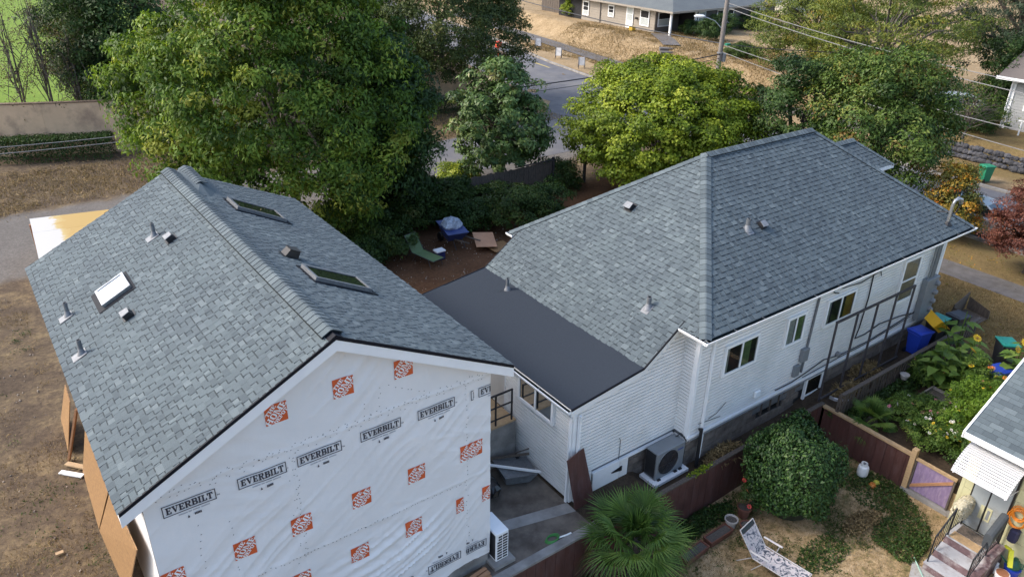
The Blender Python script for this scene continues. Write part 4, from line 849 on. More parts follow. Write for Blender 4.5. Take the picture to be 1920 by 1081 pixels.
def dirnoise(d, seed, f=1.6): return vnoise(d[:, 0] * f + 20 + d[:, 2] * .7, d[:, 1] * f + 20 - d[:, 2] * 1.3, seed)
def crown_pts(c, r, ncl, per, rc, rs, shape='round', gap=0.35, inner=.45, flat=.65, upn=.55, tvar=.22):
    """clusters of leaf positions filling an uneven crown: returns positions, normals, tones and cluster centres"""
    c, r = np.array(c, float), np.array(r, float); d = unit(rs.normal(size=(int(ncl * 2.2), 3))); d[:, 2] = np.where(d[:, 2] < -.75, -d[:, 2], d[:, 2])
    keep = dirnoise(d, int(c[0] * 7) % 50, 3.2) > gap * rs.uniform(.3, 1.1, len(d)); d = d[keep][:ncl]
    f = inner + (1 - inner) * rs.uniform(0, 1, (len(d), 1)) ** .5
    lob = .72 + .55 * dirnoise(d, 3 + int(c[1]) % 40, 2.3)[:, None]
    q = d * f * lob
    if shape == 'cone': k = 1.15 - .85 * np.clip((q[:, 2:] + 1) / 2, 0, 1); q[:, :2] *= k * 1.1
    if shape == 'vase': k = .5 + .6 * np.clip((q[:, 2:] + 1) / 2, 0, 1); q[:, :2] *= k * 1.15
    cc = c + q * r; nC = len(cc)
    idx = np.repeat(np.arange(nC), per); e = unit(rs.normal(size=(len(idx), 3))); e[:, 2] = np.abs(e[:, 2]) * np.where(rs.uniform(size=len(idx)) < .75, 1, -1)
    sz = rc * rs.uniform(.6, 1.35, nC)[idx][:, None]
    pos = cc[idx] + e * sz * np.array([1, 1, flat]) * rs.uniform(.35, 1, (len(idx), 1)) ** .6
    out = unit((cc - c) / r + 1e-6)[idx]
    nrm = unit(e * .55 + out * .45 + np.array([0, 0, upn]) + rs.normal(scale=.35, size=e.shape))
    tone = np.clip(.45 + rs.normal(scale=tvar, size=nC)[idx] * .8 + rs.normal(scale=.12, size=len(idx)), 0, 1)
    return pos, nrm, tone, cc
def limb_tree(mb, base, top, r0, targets, rs, lean=(0, 0), nl=10):
    base, top = Vector(base), Vector(top); pts = []
    for i in range(7): a = i / 6; pts.append(base.lerp(top, a) + Vector((math.sin(a * 3) * .12, math.cos(a * 2.4) * .12 - .12, 0)) * (1 + r0 * 3))
    mb.tube(pts, [r0 * (1.35 if i == 0 else 1 - i / 6 * .72) for i in range(7)], 8)
    if len(targets):
        for t in targets[rs.choice(len(targets), min(nl, len(targets)), replace=False)]:
            a = rs.uniform(.25, .9); p = base.lerp(top, a); t = Vector(t); m = p.lerp(t, .5) + Vector((0, 0, .12 * (t - p).length))
            q = p.lerp(t, .8) + Vector((rs.normal() * .12, rs.normal() * .12, .1))
            mb.tube([p, m, q, t], [r0 * .42 * (1 - a * .4), r0 * .28, r0 * .16, r0 * .06], 5)
M['bark'] = pm("grey_bark", (0.11, 0.095, 0.08), 0.9, 0.4, 8, bmp=.5, bscale=25, stretch=(2, 2, .5)); M['bark2'] = pm("dark_bark", (0.055, 0.045, 0.038), 0.9, 0.4, 8, bmp=.5, bscale=25)
LM = {
 'walnut': leafmat("broad_leaves", [(0, (.034, .070, .010)), (.30, (.075, .142, .018)), (.55, (.130, .220, .028)), (.80, (.215, .305, .038)), (1, (.31, .34, .055))], .35),
 'dark': leafmat("dark_leaves", [(0, (.014, .034, .008)), (.5, (.036, .076, .017)), (.85, (.070, .125, .026)), (1, (.12, .16, .04))]),
 'olive': leafmat("olive_leaves", [(0, (.024, .042, .010)), (.5, (.062, .090, .022)), (.8, (.11, .14, .032)), (1, (.18, .17, .05))]),
 'magnolia': leafmat("glossy_leaves", [(0, (.030, .065, .017)), (.5, (.090, .160, .040)), (.8, (.165, .235, .065)), (1, (.24, .24, .08))], .15, .45, .3),
 'lime': leafmat("bright_leaves", [(0, (.065, .105, .009)), (.35, (.150, .215, .016)), (.65, (.26, .33, .024)), (1, (.40, .43, .05))]),
 'mixed': leafmat("mixed_leaves", [(0, (.026, .056, .011)), (.4, (.066, .120, .022)), (.7, (.125, .185, .034)), (.9, (.20, .22, .045)), (1, (.22, .13, .035))]),
 'yellow': leafmat("yellowing_leaves", [(0, (.055, .085, .018)), (.4, (.115, .155, .028)), (.7, (.20, .225, .036)), (.9, (.31, .28, .045)), (1, (.36, .22, .04))]),
 'gold': leafmat("golden_leaves", [(0, (.08, .10, .025)), (.4, (.16, .16, .03)), (.65, (.38, .25, .04)), (.85, (.55, .30, .03)), (1, (.50, .16, .03))]),
 'red': leafmat("maroon_leaves", [(0, (.060, .020, .016)), (.5, (.14, .048, .034)), (.8, (.22, .085, .055)), (1, (.26, .13, .06))]),
 'conifer': leafmat("conifer_needles", [(0, (.018, .034, .018)), (.5, (.042, .068, .035)), (1, (.09, .12, .065))], .08),
 'hedge': leafmat("laurel_leaves", [(0, (.012, .032, .009)), (.45, (.030, .074, .016)), (.75, (.066, .130, .026)), (1, (.13, .20, .05))], .12, .5, .28),
 'weed': leafmat("weed_leaves", [(0, (.022, .048, .010)), (.5, (.052, .095, .020)), (.8, (.095, .145, .03)), (1, (.20, .20, .06))]),
 'herb': leafmat('garden_leaves', [(0, (.035, .075, .014)), (.5, (.085, .155, .026)), (.8, (.15, .23, .04)), (1, (.26, .30, .07))], .3),
 'twig': leafmat('brownish_leaves', [(0, (.06, .05, .025)), (.5, (.14, .115, .05)), (1, (.22, .20, .07))]),
 'dry': leafmat("dry_grass", [(0, (.09, .065, .03)), (.5, (.24, .17, .08)), (1, (.42, .31, .16))], .1, .8, .1),
}
def tree(name, label, cat, base, cz, r, ncl, per, rc, leaf, mat, seed, shape='round', group=None, r0=.22, bark='bark', off=(0, 0), gap=.35, inner=.45, flat=.65, nl=12, lw=.45, droop=.35, trunk_top=.55, tvar=.22, upn=.55):
    rs = np.random.RandomState(seed); b = np.array([base[0], base[1], base[2] if len(base) > 2 else 0.0])
    root = thing(name, label, cat, tuple(b), group); c = np.array([b[0] + off[0], b[1] + off[1], b[2] + cz])
    pos, nrm, tn, cc = crown_pts(c, r, ncl, per, rc, rs, shape, gap, inner, flat, upn, tvar)
    v, q, t = leaves(pos, nrm, leaf, leaf * lw, tn, rs, droop); ok = v.reshape(-1, 4, 3)[:, :, 2].min(1) > b[2] + .03
    v = v.reshape(-1, 4, 3)[ok].reshape(-1, 3); t = t[ok]; q = np.arange(len(v)).reshape(-1, 4)
    o = link(bpy.data.objects.new("crown", raw_mesh("crown", v - b, q, t, LM[mat]))); o.parent = root; ORG[o.name] = b
    mb = MB(); limb_tree(mb, b, (c[0], c[1], c[2] + (trunk_top - .5) * r[2] * 2), r0, cc, rs, nl=nl); mb.build("trunk", M[bark], root); return root
# large trees behind the buildings
tree("walnut_tree", "huge bright green broadleaf tree towering behind the wrapped building", "tree", (10.75, 30.4), 5.7, (5.2, 5.2, 5.7), 1350, 105, .62, .20, 'walnut', 1, r0=.26, nl=12, gap=.26, inner=.62, droop=.6, lw=.38, tvar=.38)
tree("dark_tree", "dark leafy tree right of the huge bright tree, above the dirt backyard", "tree", (14.1, 29.0), 4.2, (2.4, 2.4, 4.0), 260, 150, .7, .20, 'dark', 2, r0=.22, nl=14)
tree("olive_tree", "tall dull olive tree beyond the side lane at the top of the view", "tree", (28.3, 47.5), 6.0, (6.4, 5.6, 5.4), 900, 120, .75, .19, 'olive', 3, r0=.3, bark='bark2', nl=12, gap=.1, inner=.6, droop=.5)
tree("evergreen_tree", "black-green evergreen tree close behind the right end of the tan wall", "tree", (9.0, 51.0), 5.2, (3.4, 3.0, 5.4), 300, 140, .85, .22, 'dark', 4, bark='bark2', group=None)
tree("evergreen_tree", "black-green evergreen tree between the thin bare trees and the huge bright tree", "tree", (7.6, 55.5), 5.5, (2.7, 3.0, 5.6), 260, 140, .85, .22, 'dark', 5, bark='bark2')
tree("magnolia_tree", "magnolia with large glossy leaves and open tiers beside the wooden back fence", "tree", (21.9, 31), 3.15, (2.55, 2.55, 3.1), 230, 85, .48, .23, 'magnolia', 6, 'round', r0=.14, gap=.5, inner=.3, flat=.5, nl=22, bark='bark2')
tree("maple_tree", "dense lime green rounded maple right behind the white house roof", "tree", (29.4, 27.1), 3.1, (5.3, 4.6, 3.1), 820, 130, .58, .15, 'lime', 7, r0=.2, gap=.22, inner=.60, flat=.5, nl=8, lw=.7, droop=.15)
tree("street_tree", "dark green tree with loose sprays between the lime maple and the bushy street tree", "tree", (34.4, 22.6), 3.7, (2.6, 2.8, 3.0), 170, 120, .62, .18, 'dark', 8, gap=.5, nl=14, bark='bark2', tvar=.3)
tree("street_tree", "mixed green and rusty bushy tree just past the ridge of the white house", "tree", (34.3, 18.2), 4.0, (2.9, 3.0, 3.6), 300, 130, .65, .17, 'mixed', 9, gap=.45, nl=16, bark='bark2', tvar=.3)
tree("locust_tree", "large feathery yellow-green tree with arching limbs across the street", "tree", (53.5, 29.5, .6), 4.6, (6.2, 5.6, 4.6), 300, 110, .95, .22, 'yellow', 11, 'vase', gap=.55, nl=40, r0=.3, flat=.4, lw=.3, droop=.7, tvar=.25)
tree("locust_tree", "smaller olive-yellow tree between the dry lawn and the feathery yellow-green tree", "tree", (57.5, 37.5, 1.2), 3.2, (5.0, 4.0, 3.2), 230, 110, .9, .22, 'yellow', 12, gap=.5, nl=24, flat=.5, lw=.35, tvar=.2)
tree("cedar_tree", "dark blue-green cedar with drooping sprays in the top right corner", "tree", (61.5, 24.0, .6), 7.0, (5.2, 5.2, 6.6), 330, 110, 1.0, .26, 'conifer', 13, 'cone', gap=.45, nl=30, flat=.35, lw=.2, droop=.8, bark='bark2', r0=.4)
tree("dark_tree", "dark broadleaf tree under the cedar beside the grey neighbouring house", "tree", (58.0, 21.5, .6), 3.0, (3.0, 3.0, 3.2), 170, 120, .7, .2, 'dark', 14, bark='bark2')
tree("red_maple", "dark red japanese maple at the right edge by the parked car", "tree", (33.9, 10.5), 2.1, (1.9, 2.0, 1.95), 340, 120, .36, .10, 'red', 15, gap=.3, inner=.5, flat=.45, lw=.4, bark='bark2', r0=.09)
tree("golden_shrub", "small shrub turning gold and orange left of the red maple", "shrub", (34.7, 14.4), 1.8, (1.35, 1.35, 1.5), 150, 80, .36, .12, 'gold', 16, gap=.5, nl=16, r0=.06, lw=.5, tvar=.35)
tree("bare_shrub", "tangled almost bare shrub in front of the stored vehicle across the street", "shrub", (49.6, 21.0, .7), 1.9, (2.3, 2.4, 1.5), 60, 40, .5, .12, 'mixed', 17, gap=.6, nl=60, r0=.07, bark='bark', tvar=.35)
for i, (x, y, h, ms, lb) in enumerate(((3.3, 50.6, 8.5, 31, "thin leaning tree with few leaves, leftmost behind the tan wall"), (4.6, 50.2, 9.0, 32, "thin twiggy tree with sparse brown leaves behind the tan wall, middle of three"), (6.0, 49.8, 7.5, 33, "thin twiggy tree with sparse leaves beside the black-green evergreens"))):
    tree("thin_tree", lb, "tree", (x, y), h * .55, (1.5, 1.5, h * .45), 70, 22, .55, .12, 'twig', ms, gap=.3, inner=.2, nl=44, r0=.07, trunk_top=.95, tvar=.3, group="thin bare trees behind the tan wall")
# shrubs in the backyard and beyond
for k, (x, y, rr, h, mt_, lb) in enumerate((
    (19.3, 26.0, 1.55, 1.9, 'weed', "drooping evergreen shrub behind the plywood sheet in the backyard"), (17.3, 28.2, 1.2, 1.7, 'weed', "spiky green shrub against the wooden fence above the blue wheelbarrow"),
    (14.3, 29.0, 1.5, 2.1, 'dark', "ivy covered mound at the fence behind the green lounge chair"), (12.2, 28.0, 1.3, 1.5, 'dark', "dark shrub left of the green lounge chair"),
    (11.2, 25.6, 1.2, 1.4, 'dark', "dark bush rising just past the right eave of the wrapped building"), (16.2, 30.2, 1.6, 2.3, 'dark', "tall dark bush under the dark leafy tree"),
    (20.6, 32.6, 1.2, .9, 'lime', "low yellow-green bush at the lane behind the fence"), (24.6, 29.5, 1.3, 1.2, 'weed', "green bush at the fence end left of the lime maple"), (17.8, 32.5, 1.3, .8, 'weed', "low weedy bush by the lane under the magnolia"),
    (21.3, 26.6, 1.4, 1.5, 'dark', "dark shrub at the fence beside the white house roof"), (12.9, 26.4, 1.2, 1.5, 'weed', "leafy green shrub at the left edge of the dirt backyard"), (17.6, 27.0, 1.2, 1.3, 'dark', "low dark bush right behind the blue wheelbarrow"), (15.4, 28.4, 1.3, 2.0, 'weed', "fresh green shrub between the green lounge chair and the fence"),
    (46.8, 13.0, 1.5, 2.2, 'mixed', "leafy shrub in front of the grey neighbouring house"), (56.5, 43.5, 1.6, 1.0, 'weed', "low green shrub on the bank right of the utility pole"), (60.5, 50.8, 1.3, 1.9, 'dark', "dark shrub under the right window of the far house"),
    (65.2, 53.2, 1.5, 2.0, 'dark', "round dark bush between the two right windows of the far house"), (70.2, 53.4, 1.4, 1.7, 'dark', "dark bush at the right corner of the far house"), (61.6, 54.0, 1.2, 1.2, 'dark', "dark shrub left of the far house porch door"), (63.6, 53.6, .9, .9, 'dark', "low shrub right of the far house porch door"),
    (53.0, 33.0, 1.6, 1.6, 'mixed', "rusty green shrub on the bank behind the utility pole"), (50.6, 24.2, 1.9, 2.0, 'mixed', "loose green shrub above the left end of the stone wall"), (52.2, 21.4, 1.5, 1.6, 'weed', "bright green shrub between the tangled shrub and the grey house"), (51.8, 26.6, 2.0, 2.4, 'mixed', "tall green shrub under the feathery yellow-green tree"), (50.2, 26.5, 1.8, 1.8, 'mixed', "bushy green shrub at the kerb across the street"))):
    z0 = 0 if x < 45 else float(ground_z(np.array([float(x)]), np.array([float(y)]))[0])
    tree("shrub", lb, "shrub", (x, y, z0), h * .5, (rr, rr, h * .55), int(70 * rr), 90, .36, .13, mt_, 60 + k, gap=.3, inner=.35, nl=8, r0=.04, bark='bark2', lw=.4)
# clipped hedges along the tan wall
def hedge(label, x0, y0, x1, y1, w, h, seed, mat='dark', n=5200, leaf=.12):
    rs = np.random.RandomState(seed); a, b = np.array([x0, y0]), np.array([x1, y1]); L = np.linalg.norm(b - a); d = (b - a) / L; s = np.array([-d[1], d[0]])
    u = rs.uniform(0, L, n); w_ = rs.uniform(-w / 2, w / 2, n); z = rs.uniform(.05, h, n); f = rs.randint(0, 3, n); w_ = np.where(f == 0, np.sign(w_) * w / 2 * rs.uniform(.85, 1.08, n), w_); z = np.where(f > 0, h * rs.uniform(.82, 1.05, n) + .06 * vnoise(u * 2, w_ * 2, seed), z)
    p_ = np.stack([a[0] + d[0] * u + s[0] * w_, a[1] + d[1] * u + s[1] * w_, z], 1)
    nrm = unit(np.stack([s[0] * np.sign(w_) * (f == 0), s[1] * np.sign(w_) * (f == 0), .3 + 1.0 * (f > 0)], 1) + rs.normal(scale=.4, size=(n, 3)))
    v, q, t = leaves(p_, nrm, leaf, leaf * .5, np.clip(.45 + rs.normal(scale=.2, size=n), 0, 1), rs)
    o = link(bpy.data.objects.new("hedge", raw_mesh("hedge", v, q, t, LM[mat]))); tag(o, label, "hedge"); return o
hedge("low dark clipped hedge at the foot of the tan wall", 1.3, 48.9, 6.8, 46.8, 1.2, 1.25, 71, 'dark', 9000)
hedge("dark hedge strip at the foot of the tan wall behind the magnolia", 23.0, 46.2, 29.0, 45.4, .9, .9, 72)
hedge("ivy and brush smothering the left part of the dark board fence", 11.3, 28.75, 18.6, 28.75, .7, 1.75, 73, 'dark', 9000, .15)
hedge("fresh green brush growing over the dark board fence above the wheelbarrow", 15.5, 28.35, 20.5, 28.5, .6, 1.2, 74, 'weed', 5000, .14)
# big clipped laurel in the sunken lawn
rs = np.random.RandomState(81); yb = float(yard_z(16.1)); root = thing("laurel_bush", "large rounded glossy green bush standing at the brown wall corner", "bush", (15.75, 8.45, yb))
n = 20000; d = unit(rs.normal(size=(n, 3))); d[:, 2] = np.where(d[:, 2] < -.55, -d[:, 2], d[:, 2]); lob = .72 + .34 * dirnoise(d, 4, 2.6) + .22 * dirnoise(d, 6, 5.0) + np.where(rs.uniform(size=n) > .965, rs.uniform(.02, .12, n), 0)
sq = np.stack([d[:, 0], d[:, 1], d[:, 2]], 1); ex_ = (np.abs(sq) ** 2.8).sum(1) ** (1 / 2.8); sq = sq / ex_[:, None]
pos = np.array([15.75, 8.45, yb + 1.28]) + sq * np.array([1.18, 1.08, 1.30]) * (lob * (1 - .22 * rs.uniform(size=n) ** 2))[:, None]
ok = pos[:, 2] > yb + .08; pos, d = pos[ok], d[ok]; nrm = unit(d * .7 + np.array([0, 0, .55]) + rs.normal(scale=.35, size=d.shape))
v, q, t = leaves(pos, nrm, .10, .048, np.clip(.42 + rs.normal(scale=.2, size=len(pos)) + .12 * (dirnoise(d, 9, 5) - .5), 0, 1), rs, .55)
o = link(bpy.data.objects.new("crown", raw_mesh("crown", v - ORG[root.name], q, t, LM['hedge']))); o.parent = root
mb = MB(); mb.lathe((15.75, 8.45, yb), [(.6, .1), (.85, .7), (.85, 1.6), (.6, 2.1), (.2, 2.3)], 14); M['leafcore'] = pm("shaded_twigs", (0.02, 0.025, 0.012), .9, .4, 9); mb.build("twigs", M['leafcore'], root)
# fan palm
sagf = [0.0]
def fan(mb, base, tip, nseg, span, L, tone, rs):
    base, tip = Vector(base), Vector(tip); d = (tip - base).normalized(); s = d.cross(Vector((0, 0, 1)))
    s = s.normalized() if s.length > 1e-3 else Vector((1, 0, 0)); u = s.cross(d).normalized()
    mb.tube([base, base.lerp(tip, .5) + Vector((0, 0, .05)), tip], [.016, .012, .009], 4, .2)
    for k in range(nseg):
        a = (k / (nseg - 1) - .5) * span + rs.normal() * .02; dr = (d * math.cos(a) + s * math.sin(a)); ll = L * (1 - .22 * abs(a) / (span / 2)) * rs.uniform(.93, 1.05)
        dr = (dr + u * (.16 * math.cos(a) + rs.normal() * .02)).normalized(); sd = dr.cross(u).normalized(); w = .023
        m1 = tip + dr * ll * .5; e = tip + dr * ll - Vector((0, 0, ll * (sagf[0] + rs.uniform(.0, .10)))); lift = u * .014
        mb.face([tip, m1 + sd * w, e, m1 + lift], tone + rs.normal() * .07); mb.face([tip, m1 + lift, e, m1 - sd * w], tone + rs.normal() * .07)
LM['palm'] = leafmat("palm_fronds", [(0, (.12, .10, .04)), (.2, (.034, .068, .018)), (.5, (.075, .150, .028)), (.8, (.15, .24, .042)), (1, (.26, .30, .07))], .3, .45, .35)
def palm(label, base, h, nf, L, seed, stem=.6, group=None):
    rs = np.random.RandomState(seed); root = thing("fan_palm", label, "palm", base, group); b = Vector(base); top = b + Vector((0, 0, h)); mb = MB()
    mb.tube([b, b.lerp(top, .5), top], [.17, .15, .13], 10); mb.build("trunk", M['bark2'], root)
    for k in range(nf):
        az = k * 2.399 + rs.normal() * .15; el = math.radians(88 - 112 * (k / nf) ** .8 + rs.normal() * 6); dr = Vector((math.cos(az) * math.cos(el), math.sin(az) * math.cos(el), math.sin(el)))
        mb = MB(); sagf[0] = rs.uniform(.0, .28) + (.35 if k > nf * .8 else 0); fan(mb, top + dr * .08, top + dr * stem * rs.uniform(.75, 1.2) * (.45 if k < nf * .2 else 1) - Vector((0, 0, .03)), rs.randint(24, 34), rs.uniform(2.6, 4.0), L * rs.uniform(.85, 1.1), .12 if k > nf * .88 else rs.uniform(.3, .85), rs); mb.build("frond", LM['palm'], root)
    return root
palm("big fan palm spreading in front of the brown wall at the bottom of the view", (10.40, 9.00, -1.72), 1.75, 32, .86, 91, .70)
palm("small fan palm in the flower garden behind the brown fence", (19.75, 8.6, -.32), .12, 14, .55, 92, .42)
# ---------------------------------------------------------------- things across the lane and the street
M['tan'] = pm("tan_stucco", (0.62, 0.44, 0.285), 0.9, 0.12, 1.5, bmp=.2, bscale=40, dirt=(0.30, 0.21, 0.15), dscale=.7)
M['stain'] = pm("dark_wall_stain", (0.16, 0.11, 0.075), 0.95, 0.3, 6)
def wall_run(name, label, pts, z0, z1, th, mat, cap=None):
    r = thing(name, label, "wall", (*pts[0], 0)); rnd = random.Random(4)
    for a, b in zip(pts[:-1], pts[1:]):
        mb = MB(); mb.bar((*a, (z0 + z1) / 2), (*b, (z0 + z1) / 2), th, z1 - z0); mb.build("panel", M[mat], r)
        if cap: mb = MB(); mb.bar((*a, z1 + .03), (*b, z1 + .03), th + .06, .06); mb.build("coping", M[cap], r)
        d = (Vector(b) - Vector(a)); L = d.length; d.normalize(); n = Vector((d.y, -d.x))
        if n.y > 0: n = -n
        mb = MB()
        for k in range(int(L / 1.6)):
            u = rnd.uniform(.1, L - .1); w = rnd.uniform(.02, .10); h = rnd.uniform(.2, .9) * (1 if rnd.random() < .7 else 1.6); p_ = Vector(a) + d * u + n * (th / 2 + .004)
            q = Vector(a) + d * (u + w) + n * (th / 2 + .004); mb.face([(p_.x, p_.y, z1), (q.x, q.y, z1), ((p_.x + q.x) / 2, (p_.y + q.y) / 2, z1 - h)])
        o = mb.build("rain_stain", M['stain'], r); o["kind"] = "stuff"
    return r
wall_run("tan_wall", "tall tan stucco wall with dark rain stains at the left edge of the view", [(-24, 59.5), (-12, 55.0), (-4, 52.3), (1.5, 50.15), (4.0, 49.0), (7.6, 47.6), (14, 47.4), (22, 47.0), (30.0, 46.4)], 0, 2.85, .25, 'tan', 'stain')
# far house
FX, FY, FZ, FE = 59.2, 54.6, 1.45, 3.85
M['beige'] = pm("beige_siding", (0.30, 0.265, 0.22), 0.7, 0.08, 1.5); M['beigedark'] = pm("grey_brown_siding", (0.15, 0.135, 0.125), 0.75, 0.1, 1.5); M['farroof'] = shinglemat("far_roof_shingles", [(0, (.07, .08, .085)), (.5, (.13, .145, .15)), (1, (.20, .215, .21))])
fh = thing("beige_house", "low beige house with white windows on the raised dry lawn across the street", "house", (63, 58, FZ))
mb = MB(); mb.box(FX, 75.2, FY + 2.2, 72, FZ - .2, FE); mb.box(62.6, 75.2, FY, FY + 2.199, FZ - .2, FE); mb.build("wall", M['dark'], fh)
k = 0
while FZ + k * .26 < FE - .2:
    z = FZ + k * .26
    mb = MB(); mb.box(FX - .03, FX + .01, FY + 2.15, 68.0, z, z + .25); mb.build("siding_board", M['beige'], fh); mb = MB(); mb.box(FX - .03, 62.6, FY + 2.17, FY + 2.21, z, z + .25); mb.build("siding_board", M['beigedark'], fh)
    mb = MB(); mb.box(62.6, 75.22, FY - .03, FY + .01, z, z + .25); mb.build("siding_board", M['beigedark'], fh); k += 1
def fwin(a0, a1, z0, z1, ax, pos, panes=2, bars=3, door=False, label=None):
    P = (lambda a, d, z: (pos + d, a, z)) if ax == 'y' else (lambda a, d, z: (a, pos + d, z))
    def bx(mb, A0, A1, d0, d1, c0, c1): mb.hexa([P(A0, d0, c0), P(A1, d0, c0), P(A1, d1, c0), P(A0, d1, c0), P(A0, d0, c1), P(A1, d0, c1), P(A1, d1, c1), P(A0, d1, c1)])
    w = MB(); bx(w, a0, a1, -.09, -.034, z0, z1); win = w.build("door" if door else "window", M['white'], fh); f = .11
    g = MB(); n = panes; wd = (a1 - a0 - f * (n + 1)) / n
    for i in range(n):
        u0 = a0 + f + i * (wd + f)
        for j in range(bars):
            h = (z1 - z0 - 2 * f) / bars; c0 = z0 + f + j * h
            if door and j == 0: continue
            g = MB(); bx(g, u0, u0 + wd, -.10, -.091, c0 + .02, c0 + h - .02); g.build("pane", M['curtgrey'] if (door or (j + i) % 3 == 0) else M['dark'], win)
    return win
fwin(66.75, 67.75, 2.0, 3.5, 'y', FX - .03, 1, 3); fwin(62.75, 63.65, 2.3, 3.5, 'y', FX - .03, 1, 3); fwin(59.85, 60.85, 1.55, 3.65, 'y', FX - .03, 1, 3, True); fwin(57.55, 58.85, 2.0, 3.6, 'y', FX - .03, 1, 2)
fwin(59.5, 61.5, 2.05, 3.5, 'x', FY + 2.17, 1, 2); fwin(62.9, 64.0, 1.6, 3.6, 'x', FY - .03, 1, 2, True); fwin(65.7, 68.3, 2.2, 3.6, 'x', FY - .03, 3, 3); fwin(71.7, 73.4, 2.2, 3.6, 'x', FY - .03, 2, 3)
for x, y in ((FX - .2, FY - .1), (62.5, FY - .12)): mb = MB(); mb.box(x - .09, x + .09, y - .09, y + .09, FZ, FE); mb.build("porch_post", M['white'], fh)
mb = MB(); mb.tube([(FX - .1, 64.9, FZ + .05), (FX - .1, 64.9, FE)], .05, 6); mb.build("downspout", M['beigedark'], fh)
e0, e1, g0, g1, rise = FX - .7, 75.9, FY - .7, 73.0, .42; xm = (e0 + e1) / 2; rz = FE + (xm - e0) * rise
mb = MB(); mb.face([(e0, g0, FE), (e1, g0, FE), (xm, g0 + (xm - e0), rz)], .5); mb.face([(e0, g0, FE), (xm, g0 + (xm - e0), rz), (xm, g1, rz), (e0, g1, FE)], .42); mb.face([(e1, g0, FE), (e1, g1, FE), (xm, g1, rz), (xm, g0 + (xm - e0), rz)], .42); mb.face([(e0, g0, FE - .15), (e0, g1, FE - .15), (e1, g1, FE - .15), (e1, g0, FE - .15)], .5); mb.build("roof", M['farroof'], fh)
mb = MB(); mb.box(e0 - .05, e0 - .004, g0 - .05, g1, FE - .16, FE + .02); mb.box(e0, e1, g0 - .05, g0 - .004, FE - .16, FE + .02); mb.build("gutter", M['beige'], fh)
mb = MB(); mb.box(58.9, 59.14, 59.2, 59.4, 2.55, 2.72); mb.build("mailbox", M['black'], fh)
o = MB(); o.bevbox(57.9, 58.4, 58.6, 59.15, FZ + .1, FZ + .5, .04); single(o, "yellow_crate", pm("yellow_plastic", (0.45, 0.30, 0.03), .5, .1), "small yellow box on the ground by the white door of the beige house", "box")
# dark fence and shed left of the far house
ff = thing("board_fence", "dark board fence with a yellow-green shrub left of the beige house", "fence", (61, 70.2, FZ))
for i in range(20): mb = MB(); y = 68.1 + i * .42; mb.box(60.2 - .03, 60.2, y, y + .38, FZ, FZ + 2.0 + .03 * (i % 3)); mb.build("fence_board", M['oldwood'], ff)
tree("shrub", "yellow-green shrub against the dark board fence left of the beige house", "shrub", (59.4, 70.3, FZ), .9, (.9, .9, .9), 60, 70, .3, .13, 'lime', 141, nl=6, r0=.04)
# pale garage at the top right of the far house
hb = thing("pale_shed", "pale shed corner seen at the top behind the dry lawn", "shed", (86, 60, 2))
mb = MB(); mb.box(83, 90, 58.5, 66, 1.5, 4.6); mb.build("wall", pm("cream_wall", (.50, .47, .38), .7, .08), hb); mb = MB(); mb.prism([(82.7, 58.2, 4.61), (82.7, 66.3, 4.61), (82.7, 62.2, 6.3)], (7.6, 0, 0)); mb.build("roof", M['farroof'], hb)
cf = thing("chain_link_fence", "low wire fence with thin posts behind the dry lawn at the top", "fence", (82, 56, 1.6))
for i in range(8): mb = MB(); mb.tube([(79 + i * .5, 58.0 - i * 2.0, 1.5), (79 + i * .5, 58.0 - i * 2.0, 2.8)], .04, 6); mb.build("fence_post", M['galv'], cf)
for z in (1.75, 2.25, 2.75): mb = MB(); mb.tube([(79, 58.0, z), (82.5, 44.0, z)], .025, 4); mb.build("wire", M['galv'], cf)
hedge("green hedge along the wire fence at the top of the dry lawn", 80, 52.5, 84, 40, 2.6, 3.0, 151, 'weed', 6000, .26)
# utility pole with street lamp
PB = Vector((47.1, 38.3, 0)); M['polewood'] = pm("grey_pole_wood", (0.22, 0.195, 0.175), .85, .25, 4, bmp=.4, bscale=20, stretch=(6, 6, .6))
up_ = thing("utility_pole", "grey wooden utility pole carrying cables and a street lamp in front of the beige house", "pole", tuple(PB))
mb = MB(); mb.tube([PB, PB + Vector((0, 0, 10.5))], [.19, .15], 14); mb.build("pole", M['polewood'], up_, True)
mb = MB(); mb.tube([PB + Vector((0, 0, 5.0)), PB + Vector((-.55, .42, 5.65)), PB + Vector((-1.25, .92, 5.95))], .03, 6); arm = mb.build("lamp_arm", M['galv'], up_)
c = PB + Vector((-1.5, 1.1, 5.95)); mb = MB(); mb.loft([[(c.x + a * .42 * math.cos(q) * .8 + b * .16 * math.sin(q) * .6, c.y - a * .42 * math.cos(q) * .6 + b * .16 * math.sin(q) * .8, c.z + h) for q in [i * math.pi / 6 for i in range(12)]] for a, b, h in ((.6, .6, .11), (1, 1, .03), (.9, .9, -.05), (.5, .5, -.09))]); mb.build("lamp_head", M['white'], up_, True)
mb = MB(); mb.tube([PB + Vector((.22, -.22, 2.8)), PB + Vector((.22, -.22, 3.35))], .15, 10); mb.build("splice_can", M['greymetal'], up_); mb = MB(); mb.lathe((PB.x, PB.y, 3.42), [(.24, -.04), (.24, .04)], 12); mb.build("steel_band", M['lead'], up_)
M['greenplastic'] = pm("green_plastic", (0.02, 0.22, 0.11), .5, .1); mb = MB(); mb.bevbox(PB.x + .05, PB.x + .5, PB.y - .5, PB.y - .2, 3.95, 4.12, .03); mb.build("green_tag", M['greenplastic'], up_)
M['alu'] = pm("bare_wire", (0.24, 0.235, 0.23), .5, .1)
